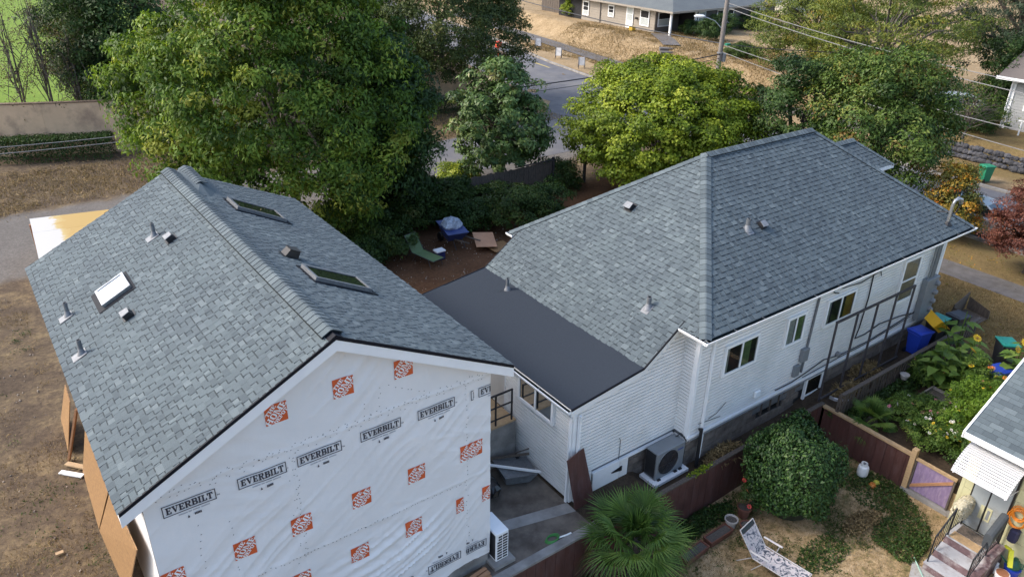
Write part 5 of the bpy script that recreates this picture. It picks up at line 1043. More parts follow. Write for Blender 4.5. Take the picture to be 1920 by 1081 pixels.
def wire(label, a, b, sag, r, mat, name="cable"):
    a, b = Vector(a), Vector(b); mb = MB(); mb.tube([a.lerp(b, k / 14) - Vector((0, 0, sag * 4 * (k / 14) * (1 - k / 14))) for k in range(15)], r, 5); return single(mb, name, M[mat], label, "cable")
wire("thick black cable from the utility pole over the lane towards the tan wall", (47.0, 38.2, 3.35), (23.7, 44.6, 1.55), .35, .04, 'cable'); wire("thin black cable sagging below the thick one over the lane", (47.0, 38.2, 3.05), (23.7, 44.6, 1.2), .45, .02, 'cable')
wire("upper pale cable crossing in front of the tan wall at the left", (23.7, 44.6, 1.75), (-6, 45.0, 2.35), .5, .022, 'alu'); wire("lower pale cable crossing in front of the tan wall at the left", (23.7, 44.6, 1.5), (-6, 45.0, 2.0), .5, .022, 'alu')
wire("dark cable running from the pole past the beige house to the upper left", (47.0, 38.35, 4.1), (59, 82.4, 2.6), .3, .045, 'cable')
wire("highest pale wire crossing the feathery trees to the right", (47.1, 38.2, 6.9), (46.2, 15.0, 5.05), .35, .022, 'alu'); wire("second pale wire from the top crossing the feathery trees", (47.2, 38.2, 6.55), (46.0, 15.0, 4.55), .35, .024, 'alu')
wire("long pale cable over the bushy street trees, third from the top", (47.1, 38.1, 4.0), (45.9, 14.6, 2.75), .3, .022, 'alu'); wire("lowest pale cable over the bushy street trees", (47.1, 38.1, 3.5), (45.8, 14.6, 1.75), .3, .022, 'alu'); wire("dark cable leaving the pole at the green tag towards the right", (47.2, 38.2, 4.05), (60, 22, 5.3), .6, .03, 'cable')
# real estate style boards on the verge
M['signwhite'] = pm("white_board", (.72, .70, .67), .6, .08, 3, dirt=(.45, .43, .42), dscale=5)
def sign(x, y, rz, label, mat='signwhite', h=.95, group=None):
    r = thing("sandwich_board", label, "sign", (0, 0, 0), group)
    for sg in (-1, 1):
        mb = MB(); mb.hexa([(-.3, sg * .22, .28), (.3, sg * .22, .28), (.3, sg * .20, .28), (-.3, sg * .20, .28), (-.3, sg * .04, h), (.3, sg * .04, h), (.3, sg * .02, h), (-.3, sg * .02, h)]); mb.build("board", M[mat], r)
        for x_ in (-.27, .27): mb = MB(); mb.bar((x_, sg * .30, 0), (x_, sg * .03, h + .04), .04, .04); mb.build("leg", M['rust'], r)
    r.location = (x, y, .02); r.rotation_euler = (0, 0, rz); return r
sign(48.9, 62.5, -.5, "white sandwich board on the verge, farthest of the three along the far sidewalk", group="white boards on the verge"); sign(47.3, 57.3, -.8, "white sandwich board on the verge, middle of the three along the far sidewalk", group="white boards on the verge"); sign(46.1, 52.6, -.6, "white sandwich board on the verge, nearest to the garden steps", group="white boards on the verge")
sign(42.9, 59.0, -.6, "white sandwich board standing on the street at the edge of the olive tree", 'signwhite'); o = MB(); o.bevbox(42.4, 42.95, 60.3, 60.8, .9, 1.5, .06); o.tube([(42.7, 60.55, 0), (42.7, 60.55, .9)], .04, 6); single(o, "road_sign", pm("red_orange_sheet", (.65, .07, .03), .5, .05), "small red-orange road sign at the edge of the olive tree", "sign")
# cars
def car(name, label, paint, loc, rz, z=0):
    r = thing(name, label, "car", (0, 0, 0))
    prof = [(-2.2, .42, .55), (-2.25, .62, .80), (-2.1, .78, .98), (-1.2, .84, 1.04), (.9, .86, 1.02), (1.9, .80, .92), (2.18, .70, .78), (2.22, .55, .58)]
    body = MB(); rings = []
    secs = [(-2.22, .70, .45, .88), (-2.05, .82, .30, .98), (-1.3, .88, .24, 1.00), (0, .89, .22, .98), (1.0, .88, .22, .96), (1.75, .84, .26, .88), (2.12, .72, .34, .76), (2.22, .58, .42, .66)]
    for x, w, z0, z1 in secs: rings.append([(x, -w * .92, z0), (x, w * .92, z0), (x, w, z0 + .16), (x, w, (z0 + z1) / 2 + .05), (x, w * .94, z1 - .06), (x, w * .84, z1), (x, -w * .84, z1), (x, -w * .94, z1 - .06), (x, -w, (z0 + z1) / 2 + .05), (x, -w, z0 + .16)])
    body.loft(rings); body.build("body", paint, r, True)
    cab = MB(); rings = []
    for x, w, z0, z1 in ((-1.95, .76, .97, 1.0), (-1.35, .72, .97, 1.40), (-.3, .70, .97, 1.47), (.35, .69, .97, 1.42), (1.20, .74, .95, .98)): rings.append([(x, -w, z0), (x, w, z0), (x, w * .80, z1), (x, -w * .80, z1)])
    cab.loft(rings); cab.build("windows", M['carglass'], r, True)
    rf = MB(); rf.loft([[(x, -w, z), (x, w, z), (x, w * .96, z + .03), (x, -w * .96, z + .03)] for x, w, z in ((-1.33, .57, 1.39), (-.3, .565, 1.465), (.33, .555, 1.415))]); rf.build("roof", paint, r, True)
    for sg in (-1, 1):
        pl_ = MB(); pl_.tube([(-1.93, sg * .74, .99), (-1.34, sg * .575, 1.405)], .05, 6); pl_.tube([(.33, sg * .56, 1.42), (1.2, sg * .735, .97)], .05, 6); pl_.tube([(-.38, sg * .76, .99), (-.38, sg * .57, 1.45)], .035, 6); pl_.tube([(-1.34, sg * .575, 1.405), (-.3, sg * .57, 1.475), (.34, sg * .56, 1.42)], .04, 6); pl_.build("pillar", paint, r)
        mr = MB(); mr.bevbox(.72, .90, sg * .98 - .10, sg * .98 + .10, .98, 1.12, .03); mr.build("mirror", paint, r)
        hl = MB(); hl.bevbox(2.02, 2.16, sg * .60 - .14, sg * .60 + .14, .60, .74, .03); hl.build("headlight", M['lead'], r); tl = MB(); tl.bevbox(-2.24, -2.12, sg * .62 - .12, sg * .62 + .12, .68, .84, .03); tl.build("tail_light", M['orange'], r)
        for x in (-1.35, 1.38):
            w = MB(); w.lathe((x, sg * .80, .32), [(.20, -.11), (.31, -.10), (.32, 0), (.31, .10), (.20, .11)], 20, axis='Y'); wh = w.build("tyre", M['black'], r, True); h = MB(); h.lathe((x, sg * .80, .32), [(.19, -.115), (.05, -.09), (.05, .09), (.19, .115)], 16, axis='Y'); h.build("rim", M['galv'], wh)
    r.location = (*loc, z); r.rotation_euler = (0, 0, rz); return r
M['carglass'] = pm("car_glass", (.02, .028, .03), .06, .1, spec=.8); M['silver'] = pm("silver_paint", (.48, .54, .55), .28, .04, metal=.3)
car("parked_car", "silver-green car parked at the kerb behind the red maple", M['silver'], (37.0, 13.9), -math.pi / 2); car("parked_car", "pale car half hidden behind the tangled bare shrub across the street", pm("pale_paint", (.62, .66, .68), .3, .04), (54.6, 24.6), 2.4, .74)
# grey neighbouring house across the street
nh = thing("grey_house", "grey house with a brown roof and white corner boards at the right edge", "house", (57, 15, .7)); M['greysiding'] = pm("grey_siding", (.36, .37, .37), .6, .06); M['brownroof'] = shinglemat("brown_roof_shingles", [(0, (.06, .05, .045)), (.5, (.145, .125, .115)), (1, (.22, .19, .175))])
mb = MB(); mb.box(54.5, 62, 8, 20.9, .5, 3.95); mb.build("wall", M['greysiding'], nh)
for k in range(18): mb = MB(); mb.box(54.46, 54.499, 8, 20.9, .75 + k * .18, .75 + k * .18 + .165); mb.build("siding_board", M['greysiding'], nh)
for y in (20.85,): mb = MB(); mb.box(54.40, 54.56, y - .10, y + .10, .7, 3.95); mb.build("corner_board", M['white'], nh)
mb = MB(); mb.prism([(53.7, 7.5, 3.96), (53.7, 21.7, 3.96), (58.3, 21.7, 6.2), (58.3, 7.5, 6.2)], (0, 0, -.1)); mb.prism([(62.8, 7.5, 3.96), (58.3, 7.5, 6.2), (58.3, 21.7, 6.2), (62.8, 21.7, 3.96)], (0, 0, -.1)); mb.prism([(54.5, 20.9, 3.9), (62, 20.9, 3.9), (58.3, 20.9, 5.95)], (0, -.1, 0)); mb.build("roof", M['brownroof'], nh)
mb = MB(); mb.box(53.62, 53.70, 7.5, 21.75, 3.80, 3.98); mb.build("gutter", M['white'], nh); mb = MB(); mb.tube([(54.3, 20.96, 3.85), (54.38, 20.98, .7)], .05, 6); mb.build("downspout", M['white'], nh)
mb = MB(); mb.box(54.40, 54.455, 18.5, 20.0, 2.0, 3.5); w_ = mb.build("window", M['white'], nh); mb = MB(); mb.box(54.38, 54.399, 18.65, 19.85, 2.12, 3.38); mb.build("pane", M['carglass'], w_)
for y in (17.2, 18.3, 19.4): mb = MB(); mb.tube([(53.3, y, .7), (53.3, y, 1.65)], .05, 6); mb.build("rail_post", M['white'], nh)
mb = MB(); mb.bar((53.3, 17.0, 1.65), (53.3, 19.6, 1.65), .08, .06); mb.build("hand_rail", M['white'], nh)
# stone wall along the far kerb
sw = thing("stone_wall", "low wall of dark rounded field stones along the far kerb", "wall", (48.3, 19.5, 0)); rnd = random.Random(12); M['stone'] = pm("dark_stone", (.06, .06, .066), .85, .4, 3, bmp=.4, bscale=20, tone=.7)
for i in range(102):
    y = 15.0 + (i % 34) * .29 + (i // 34) * .13 + rnd.uniform(-.05, .05); r = rnd.uniform(.15, .25); x = 48.0 + (i // 34) * .26 + rnd.uniform(-.06, .06); z = .13 + (i // 34) * .24; rs = np.random.RandomState(i); rings = []
    for a in (-.9, -.45, .1, .6, .95): rr = math.sqrt(max(.04, 1 - a * a)); rings.append([(x + rr * r * math.cos(q) * rs.uniform(.82, 1.15), y + rr * r * 1.15 * math.sin(q) * rs.uniform(.82, 1.15), z + a * r * .8) for q in [k * math.pi / 4 for k in range(8)]])
    mb = MB(); mb.loft(rings, rnd.random()); mb.build("stone", M['stone'], sw)
# back fence
bf = thing("board_fence", "dark weathered vertical board fence behind the dirt backyard", "fence", (17, 29.0, 0)); rnd = random.Random(6)
for i in range(86): mb = MB(); x = 11.2 + i * .147; h = 1.55 + rnd.uniform(-.04, .04); mb.box(x, x + .138, 29.0 + rnd.uniform(0, .012), 29.022 + rnd.uniform(0, .012), .02, h); mb.build("fence_board", M['oldwood'], bf)
for z in (.4, 1.25): mb = MB(); mb.box(11.2, 23.9, 29.03, 29.10, z, z + .08); mb.build("fence_rail", M['oldwood'], bf)
for x in (23.85, 26.0): mb = MB(); mb.box(x, x + .12, 28.95, 29.07, 0, 1.75); mb.build("fence_post", M['rust'], bf)
mb = MB(); mb.box(21.5, 23.85, 28.93, 28.97, 1.60, 1.66); mb.build("fence_rail", M['rust'], bf)
# wheeled bins
M['teal'] = pm("teal_plastic", (.015, .24, .19), .45, .1); M['bluebin'] = pm("blue_plastic", (.018, .055, .42), .4, .1); M['darkbin'] = pm("charcoal_plastic", (.035, .038, .045), .5, .1); M['yellow'] = pm("yellow_tub", (.62, .36, .015), .4, .08)
def wheelie(label, x, y, z, rz, body, lid, group=None, h=1.0, name="wheeled_bin"):
    r = thing(name, label, "bin", (0, 0, 0), group); mb = MB()
    mb.loft([[(-.22, -.26, .06), (.22, -.26, .06), (.22, .24, .06), (-.22, .24, .06)], [(-.28, -.34, h - .06), (.28, -.34, h - .06), (.28, .32, h - .06), (-.28, .32, h - .06)], [(-.31, -.37, h - .05), (.31, -.37, h - .05), (.31, .35, h - .05), (-.31, .35, h - .05)], [(-.31, -.37, h), (.31, -.37, h), (.31, .35, h), (-.31, .35, h)]]); mb.build("bin_body", M[body], r)
    mb = MB(); mb.loft([[(-.32, -.40, h + .005), (.32, -.40, h + .005), (.32, .38, h + .005), (-.32, .38, h + .005)], [(-.32, -.40, h + .03), (.32, -.40, h + .03), (.32, .38, h + .05), (-.32, .38, h + .05)], [(-.24, -.32, h + .07), (.24, -.32, h + .07), (.24, .28, h + .10), (-.24, .28, h + .10)]]); mb.build("lid", M[lid], r)
    mb = MB(); mb.tube([(-.26, .42, h - .02), (.26, .42, h - .02)], .018, 6); mb.build("handle", M[body], r)
    for sg in (-1, 1): mb = MB(); mb.lathe((sg * .25, .27, .12), [(.05, -.035), (.12, -.03), (.12, .03), (.05, .035)], 14, axis='X'); mb.build("wheel", M['black'], r)
    r.location = (x, y, z); r.rotation_euler = (0, 0, rz); r.scale = (.86, .86, .86); return r
wheelie("teal green wheeled bin standing at the far kerb beside the stone wall", 44.6, 17.2, .02, 1.2, 'greenplastic', 'greenplastic')
wheelie("blue wheeled bin under the yellow tub behind the picket fence", 24.05, 9.75, -.02, 1.4, 'bluebin', 'bluebin'); wheelie("dark wheeled bin with a teal lid behind the yellow tub", 25.35, 9.85, 0, 1.5, 'darkbin', 'teal'); wheelie("dark wheeled bin with a dark lid right of the teal lid bin", 26.15, 9.55, 0, 1.4, 'darkbin', 'darkbin')
wheelie("dark wheeled bin with a teal lid behind the sunflowers, out on the grass side", 25.75, 7.75, -.05, 2.4, 'darkbin', 'teal'); wheelie("blue wheeled bin almost hidden among the sunflower leaves", 24.0, 7.2, -.15, 1.3, 'bluebin', 'bluebin')
r = thing("yellow_tub", "yellow recycling tub tipped on top of the blue bin", "tub", (0, 0, 0)); mb = MB()
o_ = [[(-.22, -.30, 0), (.22, -.30, 0), (.22, .30, 0), (-.22, .30, 0)], [(-.27, -.36, .34), (.27, -.36, .34), (.27, .36, .34), (-.27, .36, .34)]]; i_ = [[(-.25, -.34, .34), (.25, -.34, .34), (.25, .34, .34), (-.25, .34, .34)], [(-.20, -.28, .02), (.20, -.28, .02), (.20, .28, .02), (-.20, .28, .02)]]
mb.loft(o_ + i_); mb.build("tub_shell", M['yellow'], r); mb = MB(); mb.loft([[(-.30, -.39, .31), (.30, -.39, .31), (.30, .39, .31), (-.30, .39, .31)], [(-.30, -.39, .335), (.30, -.39, .335), (.30, .39, .335), (-.30, .39, .335)]], caps=False); mb.build("tub_rim", M['yellow'], r); r.location = (24.4, 9.62, .99); r.rotation_euler = (math.radians(38), math.radians(-18), 1.3)
# ---------------------------------------------------------------- near yard, walls and fences
rnd = random.Random(33)
bw = thing("brown_wall", "long dark brown plank retaining wall below the white house", "wall", (12, 9.85, -1.6)); x = 6.1
while x < 18.95:
    w = rnd.choice([.26, .28, .30]); zb = float(yard_z(x)) - .05; zt = (-.03 if x < 10.4 else -.10); mb = MB(); d = rnd.uniform(0, .008)
    mb.box(x, min(x + w - .008, 19.0), 9.80 - d, 9.86, zb, zt, rnd.random()); mb.build("plank", M['brownboard'], bw); x += w
mb = MB(); mb.box(6.0, 10.4, 9.77, 9.99, -.03, .035); mb.build("wall_cap", M['concrete'], bw); mb = MB(); mb.box(10.4, 19.05, 9.76, 9.885, -.10, -.05); mb.build("wall_cap", M['oldwood'], bw)
bf = thing("brown_fence", "brown plank fence with a pale top rail between the lawn and the flower garden", "fence", (19.05, 8.2, -1.3)); y = 9.72
while y > 7.02: w = .29; mb = MB(); mb.box(19.0 - rnd.uniform(0, .008), 19.06, y - w + .008, y, -1.36, -.16, rnd.random()); mb.build("plank", M['brownboard'], bf); y -= w
mb = MB(); mb.box(18.95, 19.09, 7.0, 9.76, -.16, -.10); mb.build("top_rail", M['lumber'], bf); mb = MB(); mb.box(18.93, 19.08, 6.86, 7.0, -1.36, .10); mb.build("fence_post", M['lumber'], bf)
M['purple'] = pm("faded_purple_paint", (.235, .17, .29), .7, .2, 5, dirt=(.34, .26, .36), dscale=4, stretch=(1, 3, .8)); M['barelumber'] = pm("orange_lumber", (.40, .21, .11), .6, .2, 9)
gt = thing("purple_gate", "faded purple garden gate with a diagonal timber brace", "gate", (19.0, 6.3, -1.3)); mb = MB(); mb.box(19.0, 19.03, 5.80, 6.80, -1.16, -.20); mb.build("gate_panel", M['purple'], gt)
mb = MB(); mb.box(18.96, 19.04, 5.74, 6.84, -.199, -.13); mb.build("gate_rail", M['lumber'], gt); mb = MB(); mb.bar((18.982, 6.76, -1.00), (18.982, 5.84, -.26), .035, .10, up=(1, 0, .0)) if False else mb.hexa([(18.962, 6.80, -1.10), (18.998, 6.80, -1.10), (18.998, 6.80, -1.00), (18.962, 6.80, -1.00), (18.962, 5.80, -.34), (18.998, 5.80, -.34), (18.998, 5.80, -.24), (18.962, 5.80, -.24)]); mb.build("gate_brace", M['barelumber'], gt)
for y in (5.745, 6.805): mb = MB(); mb.box(18.97, 19.04, y, y + .05, -1.18, -.2); mb.build("gate_stile", M['oldwood'], gt)
sl_ = MB(); sl_.box(18.9, 19.1, 5.6, 7.0, -1.42, -1.19); single(sl_, "gate_sill", M['concrete'], "concrete sill below the purple gate", "sill")
# picket fence
pf = thing("picket_fence", "leaning grey picket fence between the house and the flower garden", "fence", (23, 9.3, -.3)); x = 19.1
while x < 27.2:
    lean = rnd.uniform(-.05, .05); h = rnd.uniform(.86, .95); zg = float(gz_garden(np.array([x]), np.array([9.0]))[0]); mb = MB(); mb.hexa([(x, 9.27, zg - .05), (x + .10, 9.27, zg - .05), (x + .10, 9.292, zg - .05), (x, 9.292, zg - .05), (x + lean, 9.27, .50), (x + .10 + lean, 9.27, .50), (x + .10 + lean, 9.292, .50), (x + lean, 9.292, .50)]); mb.build("picket", M['oldwood'], pf); x += rnd.choice([.15, .17, .2, .26])
mb = MB(); mb.box(19.0, 27.3, 9.22, 9.34, .50, .55); mb.build("top_rail", M['oldwood'], pf); mb = MB(); mb.box(19.0, 27.3, 9.294, 9.34, .0, .08); mb.build("fence_rail", M['oldwood'], pf)
for x in (19.0, 21.4, 23.8, 26.2): mb = MB(); mb.box(x, x + .09, 9.295, 9.385, -.4, .495); mb.build("fence_post", M['oldwood'], pf)
# steel frame by the house
sf = thing("steel_frame", "dark rusty steel railing frame standing along the white house wall", "frame", (21, 9.92, 0))
for x in (18.93, 20.0, 21.05, 22.1, 23.12): mb = MB(); mb.box(x - .025, x + .025, 9.895, 9.945, -.02, 2.66); mb.build("upright", M['rust'], sf)
mb = MB(); mb.box(18.9, 23.15, 9.89, 9.95, 2.661, 2.72); mb.build("top_bar", M['rust'], sf); mb = MB(); mb.box(18.9, 23.15, 9.85, 9.894, .08, .13); mb.build("bottom_bar", M['rust'], sf)
cw = MB()
for k in range(9): cw.loft([[(19.95 + .55 * math.cos(q) * 1.0 - .0, 9.85 + .5 * math.sin(q), -.50 + k * .06) for q in [math.pi * (1.0 + j / 12) for j in range(13)]], [(19.95 + .59 * math.cos(q), 9.85 + .54 * math.sin(q), -.47 + k * .06) for q in [math.pi * (1.0 + j / 12) for j in range(13)]], [(19.95 + .55 * math.cos(q), 9.85 + .5 * math.sin(q), -.44 + k * .06) for q in [math.pi * (1.0 + j / 12) for j in range(13)]]], closed=False)
single(cw, "window_well", M['galv'], "corrugated metal window well at the basement window", "window well")
def mound(label, c, r, n, seed, mat='dry', leaf=.16, h=.28, lw=.16, cat="plant debris", name="straw_heap"):
    rs = np.random.RandomState(seed); a = rs.uniform(0, 2 * math.pi, n); q = np.sqrt(rs.uniform(size=n)); p_ = np.stack([c[0] + r[0] * q * np.cos(a), c[1] + r[1] * q * np.sin(a), c[2] + h * (1 - q * q) * rs.uniform(.2, 1, n) + .02], 1)
    nrm = unit(rs.normal(size=(n, 3)) * .6 + np.array([0, 0, 1.])); v, f, t = leaves(p_, nrm, leaf, leaf * lw, np.clip(.5 + rs.normal(scale=.22, size=n), 0, 1), rs, .1); o = link(bpy.data.objects.new(name, raw_mesh(name, v, f, t, LM[mat]))); o["kind"] = "stuff"; tag(o, label, cat); return o
mound("heap of dry straw under the left end of the steel frame", (20.2, 9.75, -.08), (.75, .35), 1300, 201); mound("heap of dry straw under the middle of the steel frame", (21.6, 10.05, -.02), (.7, .3), 1200, 202); mound("pile of tan dry vines on the soil beside the laurel bush", (14.9, 10.1, -.33), (.75, .28), 1500, 203)
# heat pumps
def heatpump(label, x0, x1, y0, y1, z0, z1, kind):
    r = thing("heat_pump", label, "heat pump", ((x0 + x1) / 2, (y0 + y1) / 2, z0)); mat = M['greymetal'] if kind == 'fan' else M['white']
    mb = MB(); mb.bevbox(x0, x1, y0, y1, z0, z1, .015); mb.build("casing", mat, r)
    if kind == 'fan':
        cx, cz, R_ = x0 + (x1 - x0) * .42, (z0 + z1) / 2 + .01, (z1 - z0) * .42
        mb = MB(); mb.lathe((cx, y0 - .002, cz), [(R_, .002), (R_ + .02, .015), (R_ + .02, -.004)], 32, axis='Y', caps=False); mb.build("fan_ring", mat, r); mb = MB(); mb.lathe((cx, y0 - .003, cz), [(.01, -.0), (R_, .0), (R_, .004)], 32, axis='Y'); fn = mb.build("fan_opening", M['dark'], r)
        mb = MB()
        for k in range(3):
            a = k * 2.094 + .4; mb.face([(cx + .06 * math.cos(a), y0 - .010, cz + .06 * math.sin(a)), (cx + R_ * .9 * math.cos(a - .5), y0 - .006, cz + R_ * .9 * math.sin(a - .5)), (cx + R_ * .92 * math.cos(a + .1), y0 - .010, cz + R_ * .92 * math.sin(a + .1)), (cx + R_ * .8 * math.cos(a + .6), y0 - .016, cz + R_ * .8 * math.sin(a + .6))])
        mb.build("fan_blades", M['grill'], fn); mb = MB()
        for k in range(1, 9): rr = R_ * k / 8.5; mb.tube([(cx + rr * math.cos(q), y0 - .028, cz + rr * math.sin(q)) for q in [j * math.pi / 12 for j in range(25)]], .003, 4, caps=False)
        for k in range(6): a = k * math.pi / 3; mb.tube([(cx, y0 - .03, cz), (cx + R_ * math.cos(a), y0 - .028, cz + R_ * math.sin(a))], .004, 4)
        mb.build("fan_guard", M['rust'], fn); mb = MB()
        mb.box(x0 - .004, x0 - .001, y0 + .05, y1 - .02, z0 + .06, z1 - .04); mb.build("coil", M['grill'], r)
        mb = MB(); xx = x1 - .28
        for k in range(5): mb.box(xx + k * .045, xx + k * .045 + .032, y0 - .003, y0 - .001, z1 - .20, z1 - .15)
        mb.build("brand_print", pm("blue_print", (.03, .06, .25), .5, .1), r)
        for a in (x0 + .12, x1 - .30, x1 - .12): mb = MB(); mb.box(a - .05, a + .05, y0 - .06, y0 - .002, z0 - .005, z0 + .03); mb.build("foot", M['black'], r)
    else:
        for i in range(2):
            for j in range(9):
                a = x0 + .035 + i * (x1 - x0 - .05) / 2; c = z0 + .05 + j * (z1 - z0 - .1) / 9; mb = MB(); mb.box(a + (.03 if j > 6 and i == 0 else 0), a + (x1 - x0) / 2 - .045, y0 - .004, y0 - .001, c, c + (z1 - z0) / 9 - .04); mb.build("slot", M['grill'], r)
        mb = MB(); mb.box(x0 - .004, x0 - .001, y0 + .03, y1 - .03, z0 + .05, z1 - .05); mb.build("coil", M['grill'], r)
    mb = MB(); mb.box(x0 - .12, x1 + .10, y0 - .14, y1 + .03, z0 - .09, z0 - .006); mb.build("pad", M['concrete'] if kind != 'fan' else M['white'], r); return r
heatpump("grey heat pump with one big round fan beside the hatch door of the white house", 12.42, 13.46, 10.33, 10.74, -.20, .66, 'fan'); heatpump("white heat pump with black slots at the corner of the wrapped building", 7.27, 7.61, 10.20, 10.88, .13, .93, 'slots')
# leaning things on the patio side
o = MB(); o.hexa([(9.86, 10.52, .03), (10.50, 10.55, .03), (10.50, 10.58, .03), (9.86, 10.55, .03), (9.62, 10.66, 1.55), (10.16, 10.70, 1.66), (10.16, 10.73, 1.66), (9.62, 10.69, 1.55)]); single(o, "leaning_sheet", M['brownboard'], "dark brown sheet leaning on the white house corner behind the palm", "panel")
lst = thing("entry_steps", "concrete landing with a black railing between the two buildings", "landing", (8.7, 13.8, 0)); mb = MB(); mb.box(7.3, 9.80, 12.95, 15.5, 0, 1.27); mb.build("landing_block", M['concrete'], lst); mb = MB(); mb.box(7.3, 9.80, 12.93, 15.5, 1.271, 1.31); mb.build("landing_deck", M['lumber'], lst)
for x in (7.5, 8.4, 9.2, 9.70): mb = MB(); mb.box(x - .018, x + .018, 12.98, 13.016, 1.31, 2.22); mb.build("baluster", M['black'], lst)
for z in (1.48, 1.85, 2.22): mb = MB(); mb.box(7.3, 9.72, 12.975, 13.02, z, z + .035 if z > 2 else z + .02); mb.build("hand_rail" if z > 2 else "cross_rail", M['black'], lst)
wb = thing("wheelbarrow", "grey wheelbarrow tipped over beside the white siding", "wheelbarrow", (9.3, 12.3, 0)); mb = MB(); mb.loft([[(8.95, 12.15, .10), (9.55, 11.95, .05), (9.75, 12.45, .05), (9.10, 12.75, .12)], [(8.85, 12.05, .42), (9.72, 11.85, .30), (9.88, 12.55, .32), (8.98, 12.85, .46)]]); mb.build("tray", M['pipegrey'], wb); mb = MB(); mb.bar((8.75, 12.62, .52), (9.75, 11.78, .40), .05, .05); mb.build("handle", M['white'], wb); mb = MB(); mb.bar((8.85, 12.85, .50), (9.85, 12.40, .52), .05, .05); mb.build("handle", M['oldwood'], wb); mb = MB(); mb.lathe((9.6, 12.6, .2), [(.05, -.04), (.17, -.04), (.17, .04), (.05, .04)], 16, axis='Y'); mb.build("wheel", M['black'], wb)
rs = np.random.RandomState(5); tb = MB(); rings = []
for a in (-1, -.8, -.3, .2, .6, .9, 1.0): rr = math.sqrt(max(.01, 1 - a * a)) if a < .9 else .12; rings.append([(8.42 + .30 * rr * math.cos(q) * rs.uniform(.8, 1.15), 12.2 + .34 * rr * math.sin(q) * rs.uniform(.8, 1.15), .27 + a * .27) for q in [k * math.pi / 7 for k in range(14)]])
tb.loft(rings); single(tb, "trash_bag", pm("black_plastic_film", (.012, .012, .014), .22, .2), "black plastic rubbish bag beside the tipped wheelbarrow", "bag")
o = MB(); o.tube([(8.9, 12.9, .35), (10.05, 12.45, .62)], .016, 6); single(o, "shovel_handle", M['oldwood'], "thin wooden tool handle lying across the grey wheelbarrow", "tool handle")
gc = MB()
for k in range(3): gc.tube([(8.78 + .17 * math.cos(q) + .02 * k, 10.10 + .10 * math.sin(q), .03 + .02 * k) for q in [j * .42 for j in range(16)]], .014, 5)
single(gc, "garden_hose", pm("green_hose", (.05, .22, .05), .5, .2), "small loose coil of green hose on the patio kerb", "hose")
o = MB(); o.tube([(8.95, 10.05, .035), (9.15, 10.0, .05), (9.28, 9.99, .05)], .02, 6); single(o, "white_pipe", M['white'], "short white pipe beside the green hose on the patio", "pipe")
lm = thing("lumber_pile", "orange lumber offcuts at the foot of the wrapped gable wall", "lumber", (6.7, 10.0, 0))
for k in range(4): mb = MB(); mb.bar((6.25 + .05 * k, 9.92 + .07 * k, .05 + .06 * (k % 2)), (7.0, 10.02 + .06 * k, .05 + .06 * (k % 2)), .09, .05); mb.build("board", M['barelumber'], lm)
# ---- sunken lawn furniture and pots
pt_ = thing("propane_tank", "white propane tank standing by the brown fence", "gas tank", (18.55, 7.95, -1.33)); mb = MB(); b = (18.55, 7.95, -1.33)
mb.lathe(b, [(.11, .0), (.11, .03), (.135, .05), (.155, .10), (.155, .30), (.135, .36), (.06, .40)], 20); mb.build("tank_body", M['white'], pt_, True); mb = MB(); mb.lathe(b, [(.09, .385), (.095, .46), (.09, .47), (.085, .385)], 16, caps=False); mb.build("collar", M['white'], pt_); mb = MB(); mb.lathe(b, [(.025, .39), (.025, .44), (.04, .445), (.04, .47)], 10); mb.build("valve", M['lead'], pt_)
for lb, x, y, r_, c_ in (("round orange gourd lying in the grass by the propane tank", 18.35, 7.5, .10, (.45, .16, .03)), ("pale yellow-green gourd lying beside the orange gourd", 18.55, 7.5, .09, (.40, .40, .06))):
    o = MB(); o.lathe((x, y, -1.32), [(.01, 0), (r_ * .8, .01), (r_, r_ * .7), (r_ * .7, r_ * 1.3), (.02, r_ * 1.4), (.015, r_ * 1.7)], 14); single(o, "gourd", pm("gourd_skin", c_, .5, .2), lb, "gourd", smooth=True)
M['terra'] = pm("dull_terracotta", (.16, .065, .045), .75, .25, 7); M['potwhite'] = pm("grey_white_pot", (.48, .45, .42), .6, .15, 7); M['potsoil'] = pm("potting_soil", (.10, .09, .08), .95, .5, 40)
def pot(label, x, y, r_, h, mat):
    z = float(yard_z(x)); t = thing("flower_pot", label, "pot", (x, y, z)); mb = MB(); mb.lathe((x, y, z), [(r_ * .7, 0), (r_ * .95, h * .85), (r_ * 1.06, h * .86), (r_ * 1.06, h), (r_ * .92, h), (r_ * .88, h * .85)], 18, caps=False); mb.build("pot_shell", M[mat], t, True); mb = MB(); mb.lathe((x, y, z), [(.01, h * .86), (r_ * .9, h * .85)], 18, caps=False); mb.build("pot_soil", M['potsoil'], t); return t
pot("pale round pot of dry soil left of the rose pot", 14.02, 8.92, .17, .30, 'potwhite'); pot("terracotta pot holding the red rose bush", 14.62, 8.98, .19, .34, 'terra'); pot("dark round pot right behind the head of the lounge chair", 14.2, 8.55, .18, .28, 'terra')
def trough(label, x, y, a):
    z = float(yard_z(x)); t = thing("planter_box", label, "planter", (0, 0, 0)); mb = MB(); mb.loft([[(-.40, -.12, 0), (.40, -.12, 0), (.40, .12, 0), (-.40, .12, 0)], [(-.44, -.15, .2), (.44, -.15, .2), (.44, .15, .2), (-.44, .15, .2)], [(-.41, -.12, .2), (.41, -.12, .2), (.41, .12, .2), (-.41, .12, .2)], [(-.40, -.11, .15), (.40, -.11, .15), (.40, .11, .15), (-.40, .11, .15)]]); mb.build("planter_shell", M['terra'], t); mb = MB(); mb.box(-.40, .40, -.11, .11, .152, .165); mb.build("planter_soil", M['potsoil'], t); t.location = (x, y, z); t.rotation_euler = (0, 0, a)
